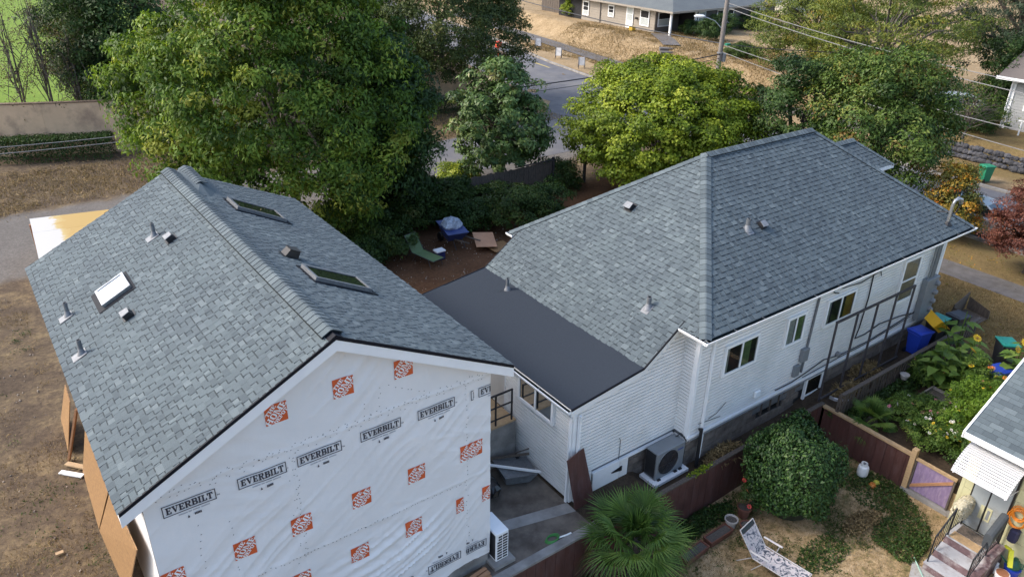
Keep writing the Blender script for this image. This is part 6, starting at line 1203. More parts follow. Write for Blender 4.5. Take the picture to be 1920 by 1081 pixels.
trough("brown planter trough nearer to the pots", 13.45, 8.85, .0); trough("brown planter trough at the edge of the fan palm", 12.5, 8.82, .06)
def blossoms(parent, pts, r_, mats, seed, name="blossom", petals=8, tilt=.5):
    rs = np.random.RandomState(seed)
    for p_, mt_ in zip(pts, mats):
        nrm = Vector((rs.normal() * tilt - .25, rs.normal() * tilt - .4, 1)).normalized(); a = nrm.orthogonal().normalized(); b_ = nrm.cross(a); p_ = Vector(p_); mb = MB()
        for k in range(petals):
            q0, q1, q2 = [2 * math.pi * (k + d_) / petals for d_ in (0, .5, 1)]; f_ = lambda q, rr, h: p_ + (a * math.cos(q) + b_ * math.sin(q)) * rr + nrm * h
            mb.face([f_(q1, r_ * .15, 0), f_(q0 + .1, r_ * .75, .01), f_(q1, r_, r_ * .12), f_(q2 - .1, r_ * .75, .01)])
        o = mb.build(name, mt_, parent); c_ = MB(); c_.lathe(tuple(p_ + nrm * .01), [(.002, .012), (r_ * .28, .008), (r_ * .3, 0)], 8); c_.build("flower_centre", M['bloomc'], o)
M['bloomc'] = pm("flower_centre", (.20, .10, .02), .9, .2); 
FL = {k: pm(k + "_petals", c_, .6, .12) for k, c_ in dict(white=(.75, .74, .68), yellow=(.72, .50, .02), orange=(.75, .22, .02), pink=(.60, .20, .28), salmon=(.62, .26, .18), red=(.62, .06, .05), magenta=(.45, .10, .30)).items()}
t = tree("rose_bush", "small potted rose bush with red blooms", "rose", (14.66, 8.95, -1.25), .5, (.26, .26, .50), 40, 45, .12, .07, 'weed', 301, nl=8, r0=.015, gap=.2); blossoms(t, [(14.45, 9.05, -.25), (14.45, 8.9, -.50), (14.72, 8.72, -.62), (14.5, 8.78, -.98)], .07, [FL['red']] * 4, 5, "rose_bloom")
M['floral'] = None; mt, nt, p = newmat("floral_sling"); vv = geo_pos(nt); n1 = noise(nt, 5.5, 3, .6, vv, 2.5); n2 = noise(nt, 11, 3, .6, vv, 1.5)
cfl = ramp(nt, n1, [(.36, (.05, .06, .08)), (.44, (.16, .17, .20)), (.49, (.55, .50, .48)), (.60, (.66, .60, .57)), (.68, (.50, .36, .37)), (.76, (.62, .57, .55))]); nt.links.new(cfl, p.inputs["Base Color"]); p.inputs["Roughness"].default_value = .8; M['floral'] = mt
def lounge(label, loc, rz, cloth, frame, headmat, backang, name="lounge_chair", arms=True):
    r = thing(name, label, "lounge chair", (0, 0, 0)); zs = .36; hx, hz = -.75 * math.cos(backang), .75 * math.sin(backang); W = .29
    pr = [(1.22, zs - .02), (.6, zs - .035), (.05, zs - .03), (0, zs), (hx * .5, zs + hz * .5 + .0), (hx * .84, zs + hz * .84)]
    mb = MB()
    for (xa, za), (xb, zb) in zip(pr[:-1], pr[1:]):
        for k in range(4): y0, y1 = -W + 2 * W * k / 4, -W + 2 * W * (k + 1) / 4; sg0, sg1 = .02 * (1 - (y0 / W) ** 2), .02 * (1 - (y1 / W) ** 2); mb.face([(xa, y0, za - sg0), (xb, y0, zb - sg0), (xb, y1, zb - sg1), (xa, y1, za - sg1)])
    mb.build("sling", cloth, r); mb = MB(); mb.face([(hx * .845, -W, zs + hz * .845), (hx, -W, zs + hz), (hx, W, zs + hz), (hx * .845, W, zs + hz * .845)]); mb.build("headrest", headmat, r)
    for sg in (-1, 1):
        mb = MB(); mb.tube([(1.25, sg * (W + .015), zs - .02), (0, sg * (W + .015), zs), (hx * 1.02, sg * (W + .015), zs + hz * 1.02)], .014, 6); mb.build("side_rail", frame, r)
        for xa, xb in ((.95, 1.12), (-.05, -.40), (.25, .02)): mb = MB(); mb.tube([(xa, sg * (W + .02), zs - .01), (xb, sg * (W + .03), .005)], .012, 6); mb.build("leg", frame, r)
        if arms: mb = MB(); mb.bevbox(-.10, .42, sg * (W + .05) - .03, sg * (W + .05) + .03, zs + .20, zs + .24, .015); mb.build("armrest", frame, r); mb = MB(); mb.tube([(.3, sg * (W + .05), zs), (.34, sg * (W + .05), zs + .2)], .012, 6); mb.build("arm_post", frame, r)
    mb = MB(); mb.tube([(hx * 1.02, -W - .015, zs + hz * 1.02), (hx * 1.02, W + .015, zs + hz * 1.02)], .014, 6); mb.tube([(1.25, -W - .015, zs - .02), (1.25, W + .015, zs - .02)], .014, 6); mb.build("cross_bar", frame, r)
    r.location = loc; r.rotation_euler = (0, 0, rz); return r
M['chairframe'] = pm("pale_chair_frame", (.55, .52, .50), .4, .08); M['greensling'] = pm("green_sling", (.13, .20, .085), .7, .12, 5); M['headpad'] = pm("dark_headrest", (.045, .055, .055), .8, .1)
lounge("reclining lounge chair with pale floral fabric on the dry lawn", (13.62, 7.72, float(yard_z(13.6))), -1.42, M['floral'], M['chairframe'], M['headpad'], .92); lounge("green sling lounge chair on the dirt of the backyard", (14.0, 25.45, .02), -1.35, M['greensling'], M['rust'], M['greensling'], .95, arms=False)
co = thing("cooler_box", "small blue cooler box with a white lid beside the green lounge chair", "cooler", (14.75, 25.0, 0)); mb = MB(); mb.bevbox(14.55, 14.95, 24.82, 25.12, .0, .34, .02); mb.build("box", pm("navy_plastic", (.02, .03, .12), .5, .1), co); mb = MB(); mb.bevbox(14.53, 14.97, 24.80, 25.14, .342, .42, .02); mb.build("lid", M['white'], co)
wbx = thing("wheelbarrow", "blue wheelbarrow loaded with plastic bags in the backyard", "wheelbarrow", (15.9, 25.9, 0)); M['bluetray'] = pm("blue_enamel", (.035, .06, .20), .4, .15)
mb = MB(); mb.loft([[(15.55, 25.55, .38), (16.15, 25.45, .38), (16.25, 26.0, .40), (15.65, 26.1, .40)], [(15.35, 25.25, .80), (16.3, 25.1, .78), (16.5, 26.45, .95), (15.55, 26.55, .97)]]); mb.build("tray", M['bluetray'], wbx)
rs = np.random.RandomState(8); bag = MB(); bag.loft([[(15.95 + rr * .48 * math.cos(q) * rs.uniform(.8, 1.15), 25.95 + rr * .5 * math.sin(q) * rs.uniform(.8, 1.15), .80 + h + rs.uniform(-.05, .05)) for q in [k * math.pi / 6 for k in range(12)]] for rr, h in ((.9, 0), (1.0, .15), (.7, .33), (.2, .42))]); bg_ = single(bag, "plastic_bags", pm("grey_blue_plastic_bag", (.38, .44, .52), .3, .4, 12), "crumpled pale plastic bags heaped in the blue wheelbarrow", "bags")
for sx_ in (0, .55): mb = MB(); mb.bar((15.6 + sx_, 26.2, .42), (16.0 + sx_, 24.65, .50), .045, .045); mb.build("handle", M['oldwood'], wbx); mb = MB(); mb.tube([(15.75 + sx_ * .8, 25.5, .40), (15.78 + sx_ * .8, 25.3, .0)], .02, 6); mb.build("leg", M['rust'], wbx)
mb = MB(); mb.lathe((15.75, 26.55, .2), [(.05, -.05), (.2, -.05), (.2, .05), (.05, .05)], 16, axis='X'); mb.build("wheel", M['black'], wbx)
M['ply'] = pm("fresh_plywood", (.50, .27, .15), .6, .15, 4); o = MB(); o.hexa([(16.3, 24.55, .30), (17.15, 24.25, .22), (17.6, 25.25, .42), (16.75, 25.55, .50), (16.3, 24.55, .315), (17.15, 24.25, .235), (17.6, 25.25, .435), (16.75, 25.55, .515)]); single(o, "plywood_sheet", M['ply'], "orange plywood sheet lying over debris in the backyard", "plywood")
o = MB(); o.hexa([(16.9, 24.0, .10), (17.9, 24.1, .05), (17.9, 24.9, .07), (16.9, 24.9, .12), (16.9, 24.0, .13), (17.9, 24.1, .08), (17.9, 24.9, .10), (16.9, 24.9, .15)]); single(o, "plywood_sheet", M['osb'], "brown board under the orange plywood in the backyard", "plywood")
# dark timber box on the front grass
wx = thing("broken_crate", "dark broken timber crate lying on the brown grass beyond the bins", "crate", (28, 9.9, 0))
for q in (((27.2, 10.2, .05), (28.6, 10.35, .05), (28.6, 10.3, .75), (27.2, 10.15, .7)), ((27.1, 9.5, .05), (27.25, 10.2, .05), (27.2, 10.2, .6), (27.05, 9.5, .5)), ((28.5, 9.45, .05), (28.65, 10.3, .05), (28.65, 10.3, .55), (28.5, 9.45, .35)), ((27.1, 9.5, .04), (28.55, 9.45, .04), (28.6, 10.3, .04), (27.2, 10.2, .04))): mb = MB(); mb.prism(q, (.0, .04, -.02) if abs(q[0][1] - q[1][1]) < .3 else (.04, 0, -.02)); mb.build("crate_side", M['oldwood'], wx)
# left side of the plot
M['osb2'] = M['osb']
for lb, q in (("tall osb sheet leaning at the front of the wrapped building's left wall", ((.32, 16.36, .02), (.42, 13.7, .3), (.62, 10.75, 3.93), (.60, 13.38, 3.22))), ("osb sheet leaning further back on the wrapped building's left wall", ((.39, 18.84, .02), (.32, 16.42, .02), (.60, 13.44, 3.25), (.63, 16.0, 3.2))), ("brown panel leaning at the far part of the left wall", ((.30, 21.6, .02), (.22, 19.9, .02), (.55, 19.2, 1.9), (.58, 20.1, 1.9)))):
    o = MB(); o.prism(q, (.018, 0, .0)); single(o, "osb_sheet", M['osb'], lb, "board")
for lb, a, b_, w, h, mt_ in (("orange-brown timber propped against the left wall", (.18, 19.5, .03), (.65, 19.1, 1.7), .09, .05, 'barelumber'), ("grey plank lying on the dirt by the osb sheets", (.10, 19.35, .06), (.55, 18.75, .10), .14, .04, 'lumber'), ("white plank end lying on the dirt by the osb sheets", (-.08, 19.1, .04), (.36, 18.6, .05), .13, .035, 'white')):
    o = MB(); o.bar(a, b_, w, h); single(o, "timber", M[mt_], lb, "timber")
o = MB(); o.box(-.62, -.46, 16.05, 16.14, .01, .06); single(o, "wood_offcut", M['lumber'], "small pale wood offcut lying alone on the dirt", "offcut")
cb_ = thing("timber_box", "timber box with a weathered yellow plywood top behind the wrapped building's roof", "box", (2.8, 33, 0))
mt, nt, p = newmat("yellow_weathered_ply"); vv = geo_pos(nt); sp = nd(nt, "ShaderNodeSeparateXYZ"); nt.links.new(vv, sp.inputs[0]); e_ = math_(nt, 'ADD', math_(nt, 'ADD', math_(nt, 'MULTIPLY_ADD', sp.outputs[0], -.9, 1.9), noise(nt, 1.3, 6, .65, vv, 1.0)), math_(nt, 'MULTIPLY', noise(nt, 4, 6, .7, vv), .5)); cy_ = ramp(nt, math_(nt, 'MULTIPLY', e_, .8), [(.30, (.42, .28, .085)), (.44, (.46, .35, .14)), (.54, (.50, .49, .47))]); nt.links.new(cy_, p.inputs["Base Color"]); p.inputs["Roughness"].default_value = .6
for q in (((1.45, 35.1), (4.3, 34.5), (4.3, 32.9), (1.36, 33.4)), ((1.355, 33.39), (4.3, 32.89), (4.0, 29.4), (1.15, 29.6))): mb = MB(); mb.prism([(x, y, 1.30) for x, y in q], (0, 0, -.03)); mb.build("plywood_top", mt, cb_)
mb = MB(); mb.prism([(1.48, 35.0, 1.26), (1.24, 29.7, 1.26), (1.24, 29.7, .35), (1.42, 35.0, .35)], (.05, 0, 0)); mb.build("side_board", M['osb'], cb_); mb = MB(); mb.prism([(1.3, 29.72, 1.26), (3.9, 29.5, 1.26), (3.9, 29.5, .35), (1.3, 29.72, .35)], (0, .05, 0)); mb.build("side_board", M['osb'], cb_)
for k in range(4): mb = MB(); mb.box(1.36 - .03 * (3 - k) * .7, 1.44 - .03 * (3 - k) * .7, 30.0 + k * 1.5, 30.1 + k * 1.5, 0, 1.25); mb.build("post", M['barelumber'], cb_)
# ---------------------------------------------------------------- yellow neighbour house, its steps and the flower garden
M['paleyellow'] = pm("pale_yellow_siding", (.52, .50, .30), .6, .08, 2, dirt=(.36, .34, .22), dscale=1.2); M['awning'] = pm("white_aluminium", (.56, .56, .57), .45, .05, 3); M['doorgrey'] = pm("grey_door_paint", (.30, .33, .34), .5, .1, 2, dirt=(.20, .19, .16), dscale=2); M['maroon'] = pm("worn_maroon_paint", (.16, .10, .105), .8, .3, 6, dirt=(.40, .38, .37), dscale=3); M['greystep'] = pm("worn_grey_paint", (.40, .40, .41), .8, .15, 4, dirt=(.22, .19, .18), dscale=3)
yh = thing("yellow_house", "pale yellow house with grey shingle roof and slatted door awning at right edge", "house", (20, 3, -1.3)); DS = 18.32
mb = MB(); mb.box(DS, 27, -8, 5.35, -1.6, 1.95); mb.prism([(DS, 5.35, 1.95), (27, 5.35, 1.95), (22.7, 5.35, 4.1)], (0, -.1, 0)); mb.build("wall", M['paleyellow'], yh)
for k in range(9):
    z = -1.5 + k * .36; mb = MB(); mb.box(DS - .028, DS - .001, 5.16, 5.40, z, z + .35); mb.build("siding_board", M['paleyellow'], yh); mb = MB(); mb.box(DS - .028, DS - .001, -4, 4.22, z, z + .35); mb.build("siding_board", M['paleyellow'], yh)
for k in range(9): z = -1.5 + k * .36; mb = MB(); mb.box(DS, 27, 5.352, 5.38, z, z + .35); mb.build("siding_board", M['paleyellow'], yh)
mb = MB(); mb.box(DS - .034, DS + .08, 5.352, 5.44, -1.5, 1.9); mb.build("corner_board", M['paleyellow'], yh)
mb = MB(); mb.box(DS - .06, DS - .029, 4.24, 5.15, -.72, 1.45); fr_ = mb.build("door_frame", M['brownmetal'], yh)
for a0, a1 in ((4.28, 4.70), (4.74, 5.11)): mb = MB(); mb.box(DS - .085, DS - .061, a0, a1, -.68, 1.42); mb.build("door_leaf", M['doorgrey'], fr_)
mb = MB(); mb.box(DS - .098, DS - .086, 4.56, 4.695, -.28, .12); mb.box(DS - .098, DS - .086, 4.745, 4.83, -.28, .12); mb.build("door_pane_frame", M['paleyellow'], fr_); mb = MB(); mb.box(DS - .102, DS - .0985, 4.595, 4.66, -.22, .06); mb.build("door_pane", M['greymetal'], fr_)
mb = MB(); mb.box(DS - .11, DS - .086, 4.32, 4.35, .1, .22); mb.build("door_handle", M['lead'], fr_)
ES, EZ, RS = 17.98, 1.95, .53; cv = 1 / math.sqrt(1 + RS * RS); VU = Vector((cv, 0, RS * cv)); RT = 5.62
mb = MB(); zt = lambda s: EZ + (s - ES) * RS
mb.hexa([(ES, -8, EZ - .10), (22.7, -8, zt(22.7) - .10), (22.7, RT, zt(22.7) - .10), (ES, RT, EZ - .10), (ES, -8, EZ - .006), (22.7, -8, zt(22.7) - .006), (22.7, RT, zt(22.7) - .006), (ES, RT, EZ - .006)], .35); mb.hexa([(27.4, -8, EZ - .1), (27.4, RT, EZ - .1), (22.7, RT, zt(22.7) - .1), (22.7, -8, zt(22.7) - .1), (27.4, -8, EZ - .01), (27.4, RT, EZ - .01), (22.7, RT, zt(22.7) - .01), (22.7, -8, zt(22.7) - .01)], .4); yr = mb.build("roof", M['shingle'], yh)
rnd = random.Random(44); k = 0
while k * .143 < 3.4:
    v0 = k * .143; y = RT + .0 - (.152 if k % 2 else 0); k += 1; first = True
    y = RT
    while y > 2.6:
        w = .305 if not (first and k % 2) else .152; first = False; a = Vector((ES, y - w + .004, EZ)) + VU * v0; b_ = Vector((ES, y - .002, EZ)) + VU * v0; c_ = b_ + VU * .142; d_ = a + VU * .142; N = Vector((-RS, 0, 1)).normalized()
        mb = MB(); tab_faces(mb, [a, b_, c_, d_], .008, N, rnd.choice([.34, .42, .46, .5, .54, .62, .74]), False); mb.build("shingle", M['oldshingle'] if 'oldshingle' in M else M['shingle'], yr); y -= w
mb = MB(); mb.box(ES - .03, ES - .002, -8, RT + .02, EZ - .14, EZ + .012); mb.build("fascia", M['white'], yh); mb = MB(); mb.hexa([(ES - .03, RT + .002, EZ - .15), (22.7, RT + .002, zt(22.7) - .12), (22.7, RT + .05, zt(22.7) - .12), (ES - .03, RT + .05, EZ - .15), (ES - .03, RT + .002, EZ + .02), (22.7, RT + .002, zt(22.7) + .03), (22.7, RT + .05, zt(22.7) + .03), (ES - .03, RT + .05, EZ + .02)]); mb.build("barge_board", M['white'], yh)
aw = thing("door_awning", "white curved aluminium awning over the door of the yellow house", "awning", (18, 4.8, 1.3)); n = 17; prof = [(18.29, 1.63), (18.10, 1.60), (17.90, 1.52), (17.70, 1.38), (17.55, 1.20), (17.50, 1.08)]
def on_prof(u):
    u = u * (len(prof) - 1); i = min(int(u), len(prof) - 2); f_ = u - i; return Vector((prof[i][0] + (prof[i + 1][0] - prof[i][0]) * f_, 0, prof[i][1] + (prof[i + 1][1] - prof[i][1]) * f_))
for k in range(n):
    p0, p1 = on_prof(k / n), on_prof((k + .74) / n); d_ = (p1 - p0).normalized(); u_ = Vector((-d_.z, 0, d_.x)); u_ = u_ if u_.z > 0 else -u_; mb = MB(); Yv = lambda p_, y: (p_.x, y, p_.z)
    mb.loft([[Yv(p0 - u_ * .006, y), Yv(p0 + u_ * .012, y), Yv(p1 + u_ * .012, y), Yv(p1 - u_ * .006, y)] for y in (4.20, 5.50)]); mb.build("awning_slat", M['awning'], aw)
for y in (4.24, 5.44):
    mb = MB(); mb.tube([on_prof(k / 8) + Vector((0, y, -.02)) for k in range(9)], .016, 6); mb.build("awning_rib", M['awning'], aw); mb = MB(); mb.tube([(17.52, y, 1.10), (18.28, y, .95)], .012, 6); mb.build("awning_strut", M['awning'], aw)
sp_ = thing("porch_steps", "worn grey and maroon painted steps below the yellow house door", "steps", (17.6, 4.7, -1.4))
for x0, x1, z in ((17.52, 18.26, -.72), (17.12, 17.519, -.95), (16.72, 17.119, -1.18)): mb = MB(); mb.box(x0, x1, 4.28, 5.14, -1.6, z - .03); mb.build("riser", M['maroon'], sp_); mb = MB(); mb.box(x0 - .02, x1 - .021, 4.27, 5.15, z - .029, z); mb.build("tread", M['greystep'], sp_)
for x0, x1, z in ((17.52, 18.26, -.66), (17.12, 17.519, -.90), (16.72, 17.119, -1.14)): mb = MB(); mb.box(x0, x1, 4.02, 4.265, -1.6, z); mb.build("cheek_wall", M['maroon'], sp_)
def railing(label, y):
    r = thing("step_railing", label, "railing", (17.4, y, -1.2)); pts = [(18.20, y, .12), (17.55, y, .12), (16.80, y, -.36)]
    mb = MB(); mb.tube(pts, .024, 6); mb.build("hand_rail", M['black'], r); mb = MB(); mb.tube([(18.20, y, -.58), (17.55, y, -.58), (16.80, y, -1.06)], .012, 6); mb.build("bottom_rail", M['black'], r)
    for k in range(13): x = 18.15 - k * .11; zt_ = .12 if x > 17.55 else .12 - (17.55 - x) * .64; mb = MB(); mb.tube([(x, y, zt_ - .70), (x, y, zt_)], .009, 4); mb.build("baluster", M['black'], r)
    for x, z0, z1 in ((18.2, -.72, .12), (17.55, -.95, .12), (16.80, -1.35, -.36)): mb = MB(); mb.tube([(x, y, z0), (x, y, z1)], .018, 6); mb.build("post", M['black'], r)
railing("black iron railing left of the porch steps, with the fleece", 5.10); railing("black iron railing right of the porch steps", 4.20)
M['rush'] = pm("brown_mat_pile", (.17, .135, .105), .95, .5, 22, dirt=(.05, .045, .04), dscale=5); o = MB(); o.bevbox(17.84, 18.20, 4.36, 5.04, -.718, -.70, .006); single(o, "door_mat", M['rush'], "brown patterned mat against the yellow house door", "mat")
dm = thing("slat_mat", "wooden slat mat on the edge of the porch landing", "mat", (17.66, 4.7, -.71))
for k in range(5): mb = MB(); mb.box(17.53 + k * .058, 17.582 + k * .058, 4.34, 5.06, -.718, -.702); mb.build("slat", M['slatw'] if 'slatw' in M else M['lumber'], dm)
rs = np.random.RandomState(3); n = 5200; u = rs.uniform(-1, 1, n); a = rs.uniform(0, math.pi * 1.0, n); rr = .11 * (1 - .35 * np.abs(u) ** 3); p_ = np.stack([17.93 + u * .34, 5.10 + rr * np.cos(a) * 1.5, .10 + rr * np.sin(a) - .30 * np.abs(np.cos(a)) ** 2 * rs.uniform(.0, 1.0, n)], 1)
LM['fleece'] = leafmat("cream_fleece", [(0, (.45, .40, .28)), (.5, (.62, .56, .40)), (1, (.72, .68, .55))], .1, .9, .1); v, f, tt = leaves(p_, unit(np.stack([u * .3, np.cos(a), np.sin(a) + .2], 1) + rs.normal(scale=.25, size=(n, 3))), .06, .035, rs.uniform(.2, .9, n), rs, .2); o = link(bpy.data.objects.new("fleece_rug", raw_mesh("fleece_rug", v, f, tt, LM['fleece']))); tag(o, "cream fleece rug hung over the left step railing", "rug")
o = MB(); o.loft([[(17.25 + .3 * k, 4.20 + .10 * math.cos(q), -.06 + .17 * k + .14 + .09 * math.sin(q) - .25 * (math.sin(q) < -.3)) for q in [j * math.pi / 5 for j in range(10)]] for k in (0, .5, 1, 1.5, 2.0)]); single(o, "dark_jacket", pm("dark_cloth", (.05, .058, .065), .9, .2), "dark grey jacket draped over the right step railing", "jacket")
oc = MB()
for k in range(9): r0 = .13 + .012 * k; cy = 4.03 + .02 * math.sin(k * 2); oc.tube([(18.22 - .012 * (k % 4), cy + r0 * math.cos(q) * .9, .42 - .05 * (k > 4) * 3 + r0 * 1.2 * math.sin(q)) for q in [j * math.pi / 9 for j in range(19)]], .013, 5)
single(oc, "extension_cord", pm("orange_cord", (.62, .20, .015), .5, .1), "thick orange cord coiled on the yellow house wall right of the door", "cord")
o = MB(); o.bar((17.92, 3.84, -.40), (17.75, 3.70, -.75), .10, .06); o.bar((17.92, 3.84, -.40), (17.8, 3.95, -.3), .07, .05); single(o, "yellow_tool", pm("lime_yellow_plastic", (.55, .55, .03), .5, .1), "lime yellow garden tool hanging below the orange cord", "tool")
o = MB(); o.bevbox(18.05, 18.28, 3.86, 4.06, -.35, .02, .04); single(o, "navy_bag", pm("navy_cloth", (.03, .03, .07), .9, .2), "navy bag hanging under the orange cord", "bag")
bk = thing("bucket", "blue bucket on the ground under the green watering can", "bucket", (18.12, 3.72, -1.34)); mb = MB(); mb.lathe((18.12, 3.72, -1.34), [(.14, 0), (.18, .34), (.19, .34), (.19, .36)], 18); mb.build("bucket_shell", M['bluebin'], bk, True)
wc = thing("watering_can", "dark green watering can standing in the blue bucket", "watering can", (18.12, 3.72, -.98)); M['dgreen'] = pm("dark_green_plastic", (.012, .09, .06), .4, .1); mb = MB(); mb.lathe((18.12, 3.72, -.98), [(.14, 0), (.155, .12), (.09, .22), (.05, .24), (.05, .28)], 18); mb.build("can_body", M['dgreen'], wc, True); mb = MB(); mb.tube([(18.08, 3.60, -.75), (18.06, 3.52, -.72), (18.06, 3.52, -.85), (18.1, 3.57, -.90)], .016, 6); mb.build("handle", M['dgreen'], wc); mb = MB(); mb.tube([(18.05, 3.85, -.9), (17.95, 4.0, -.72)], [.03, .015], 6); mb.build("spout", M['dgreen'], wc)
wbk = thing("bucket", "white bucket with a terracotta lid by the porch steps", "bucket", (17.72, 3.78, -1.35)); mb = MB(); mb.lathe((17.72, 3.78, -1.35), [(.13, 0), (.155, .33), (.165, .33), (.165, .36)], 18); mb.build("bucket_shell", M['white'], wbk, True); mb = MB(); mb.lathe((17.72, 3.78, -1.35), [(.14, .355), (.14, .375), (.01, .38)], 18); mb.build("lid", pm("terracotta_lid", (.34, .14, .07), .7, .15), wbk)
o = MB(); o.lathe((18.0, 4.0, -1.34), [(.05, 0), (.05, .22), (.02, .27), (.035, .28), (.035, .32)], 12); single(o, "white_bottle", M['white'], "white bottle standing beside the blue bucket", "bottle", smooth=True)
pv = MB(); pv.face([(15.6, 3.0, -1.445), (16.75, 3.2, -1.395), (16.75, 5.4, -1.395), (15.75, 5.0, -1.44)]); M['palepave'] = pm("pale_concrete_path", (.36, .345, .32), .9, .15, 3, dirt=(.22, .17, .12), dscale=1.5); o = pv.build("walkway", M['palepave']); struct(o)
o = MB(); o.tube([(16.85, 5.42, -1.36), (16.4, 4.9, -1.40), (15.9, 4.1, -1.40), (15.6, 3.2, -1.40)], .016, 6); single(o, "garden_hose", pm("pale_green_hose", (.34, .52, .42), .5, .1), "pale green hose lying along the walkway by the porch steps", "hose")
# ---- ground cover and grass tufts of the lawn (nobody could count them)
def blades(name, label, n, xs, ys, zf, dens, h, mat, seed, cat="grass", lw=.10, up=1.5):
    rs = np.random.RandomState(seed); x = rs.uniform(*xs, n); y = rs.uniform(*ys, n); k = dens(x, y) > rs.uniform(size=n); x, y = x[k], y[k]; z = zf(x, y); nn = len(x); p_ = np.stack([x, y, z + .0], 1); d = unit(np.stack([rs.normal(size=nn), rs.normal(size=nn), np.abs(rs.normal(size=nn)) * up + .4], 1)); sd = unit(np.cross(d, rs.normal(size=(nn, 3)))); L = h * rs.uniform(.5, 1.4, (nn, 1)); W = L * lw
    v = np.empty((nn, 3, 3)); v[:, 0] = p_ - sd * W; v[:, 1] = p_ + sd * W; v[:, 2] = p_ + d * L; o = link(bpy.data.objects.new(name, raw_mesh(name, v.reshape(-1, 3), np.arange(nn * 3).reshape(-1, 3), np.clip(.5 + rs.normal(scale=.22, size=nn), 0, 1), LM[mat]))); o["kind"] = "stuff"; tag(o, label, cat); return o
yz = lambda x, y: yard_z(x); patch = lambda x, y: np.clip((vnoise(x * 1.1, y * 1.1, 31) - .42) * 4, 0, 1) * np.clip((vnoise(x * 3.1, y * 3.1, 32) - .25) * 3, 0, 1)
blades("lawn_grass", "dry grass of the sunken lawn", 60000, (9.5, 19.0), (4.2, 9.75), yz, lambda x, y: .35 + .6 * vnoise(x * 1.7, y * 1.7, 33), .055, 'dry', 401); blades("lawn_weeds", "green weeds in patches on the sunken lawn", 60000, (9.5, 19.0), (4.2, 9.75), yz, patch, .06, 'weed', 402, lw=.22)
blades("front_grass", "brown grass in front of the white house", 50000, (26.5, 31), (5, 13), lambda x, y: np.where(y < 9.29, -.32 + .32 * smooth01((x - 20) / 9), 0.0), lambda x, y: .4 + .5 * vnoise(x * 2, y * 2, 34), .07, 'dry', 403); blades("dirt_grass", "sparse dry grass on the dirt beside the wrapped building", 60000, (-8, .4), (12, 31), lambda x, y: x * 0, lambda x, y: np.clip((vnoise(x * .8, y * .8, 35) - .45) * 3, 0, .9), .07, 'dry', 404); blades("dirt_weeds", "sparse green weeds on the dirt beside the wrapped building", 12000, (-6, .3), (12, 28), lambda x, y: x * 0, lambda x, y: np.clip((vnoise(x * 1.3, y * 1.3, 36) - .66) * 5, 0, 1), .06, 'weed', 405, lw=.2)
blades("verge_grass", "straw coloured grass on the bank across the street", 90000, (48.5, 62), (30, 66), lambda x, y: ground_z(x, y) * 1.0, lambda x, y: .3 + .7 * (vnoise(x * .7, y * .7, 37) > .4), .16, 'dry', 406); blades("lane_verge", "dry grass between the tan wall and the lane", 60000, (-8, 34), (40, 46), lambda x, y: x * 0, lambda x, y: .2 + .7 * vnoise(x * .6, y * .6, 38), .13, 'dry', 407)
def cover(name, label, c, r, n, seed, mat='weed', leaf=.06, h=.14, cat="ground cover", zf=None):
    rs = np.random.RandomState(seed); a = rs.uniform(0, 2 * math.pi, n); q = np.sqrt(rs.uniform(size=n)) * (.7 + .5 * vnoise(a * 1.3 + 5, a * 0 + seed, seed)); x, y = c[0] + r[0] * q * np.cos(a), c[1] + r[1] * q * np.sin(a); z = (zf or yz)(x, y) + h * rs.uniform(.1, 1, n) * (1 - .6 * np.clip(q, 0, 1)); v, f, tt = leaves(np.stack([x, y, z], 1), unit(rs.normal(size=(n, 3)) * .6 + np.array([0, 0, 1.])), leaf, leaf * .65, np.clip(.45 + rs.normal(scale=.2, size=n), 0, 1), rs, .15); o = link(bpy.data.objects.new(name, raw_mesh(name, v, f, tt, LM[mat]))); o["kind"] = "stuff"; tag(o, label, cat); return o
for i, (lb, c, r, n, mt_, h) in enumerate((("green weeds along the brown fence by the propane tank", (18.3, 7.2), (.7, 1.1), 2600, 'weed', .14), ("green weeds at the left of the porch steps", (17.3, 5.9), (.9, .75), 3200, 'weed', .16), ("ground cover at the foot of the laurel bush", (15.0, 6.9), (1.1, .45), 1500, 'weed', .10), ("dark ground cover at the foot of the brown wall beside the pots", (13.6, 9.45), (1.3, .35), 2600, 'dark', .28), ("creeper on the brown wall at the bottom of the view", (9.3, 9.62), (.7, .14), 900, 'dark', .8), ("grassy clump at the right foot of the laurel bush", (16.9, 6.9), (.7, .3), 900, 'dry', .25), ("vine trailing over the brown wall top", (13.6, 9.82), (.5, .09), 320, 'lime', .12))):
    cover("ground_cover", lb, c, r, n, 420 + i, mt_, .065, h, zf=(None if 'top' not in lb else (lambda x, y: x * 0 - .08)))
cover("weed_patch", "green weeds among the picket fence foot", (19.6, 9.5), (.6, .3), 700, 430, 'weed', .08, .3, zf=lambda x, y: x * 0 - .3); cover("garden_plants", "mixed low green plants along the picket fence", (21.5, 8.95), (2.6, .35), 3200, 431, 'dark', .08, .40, zf=lambda x, y: x * 0 - .3)
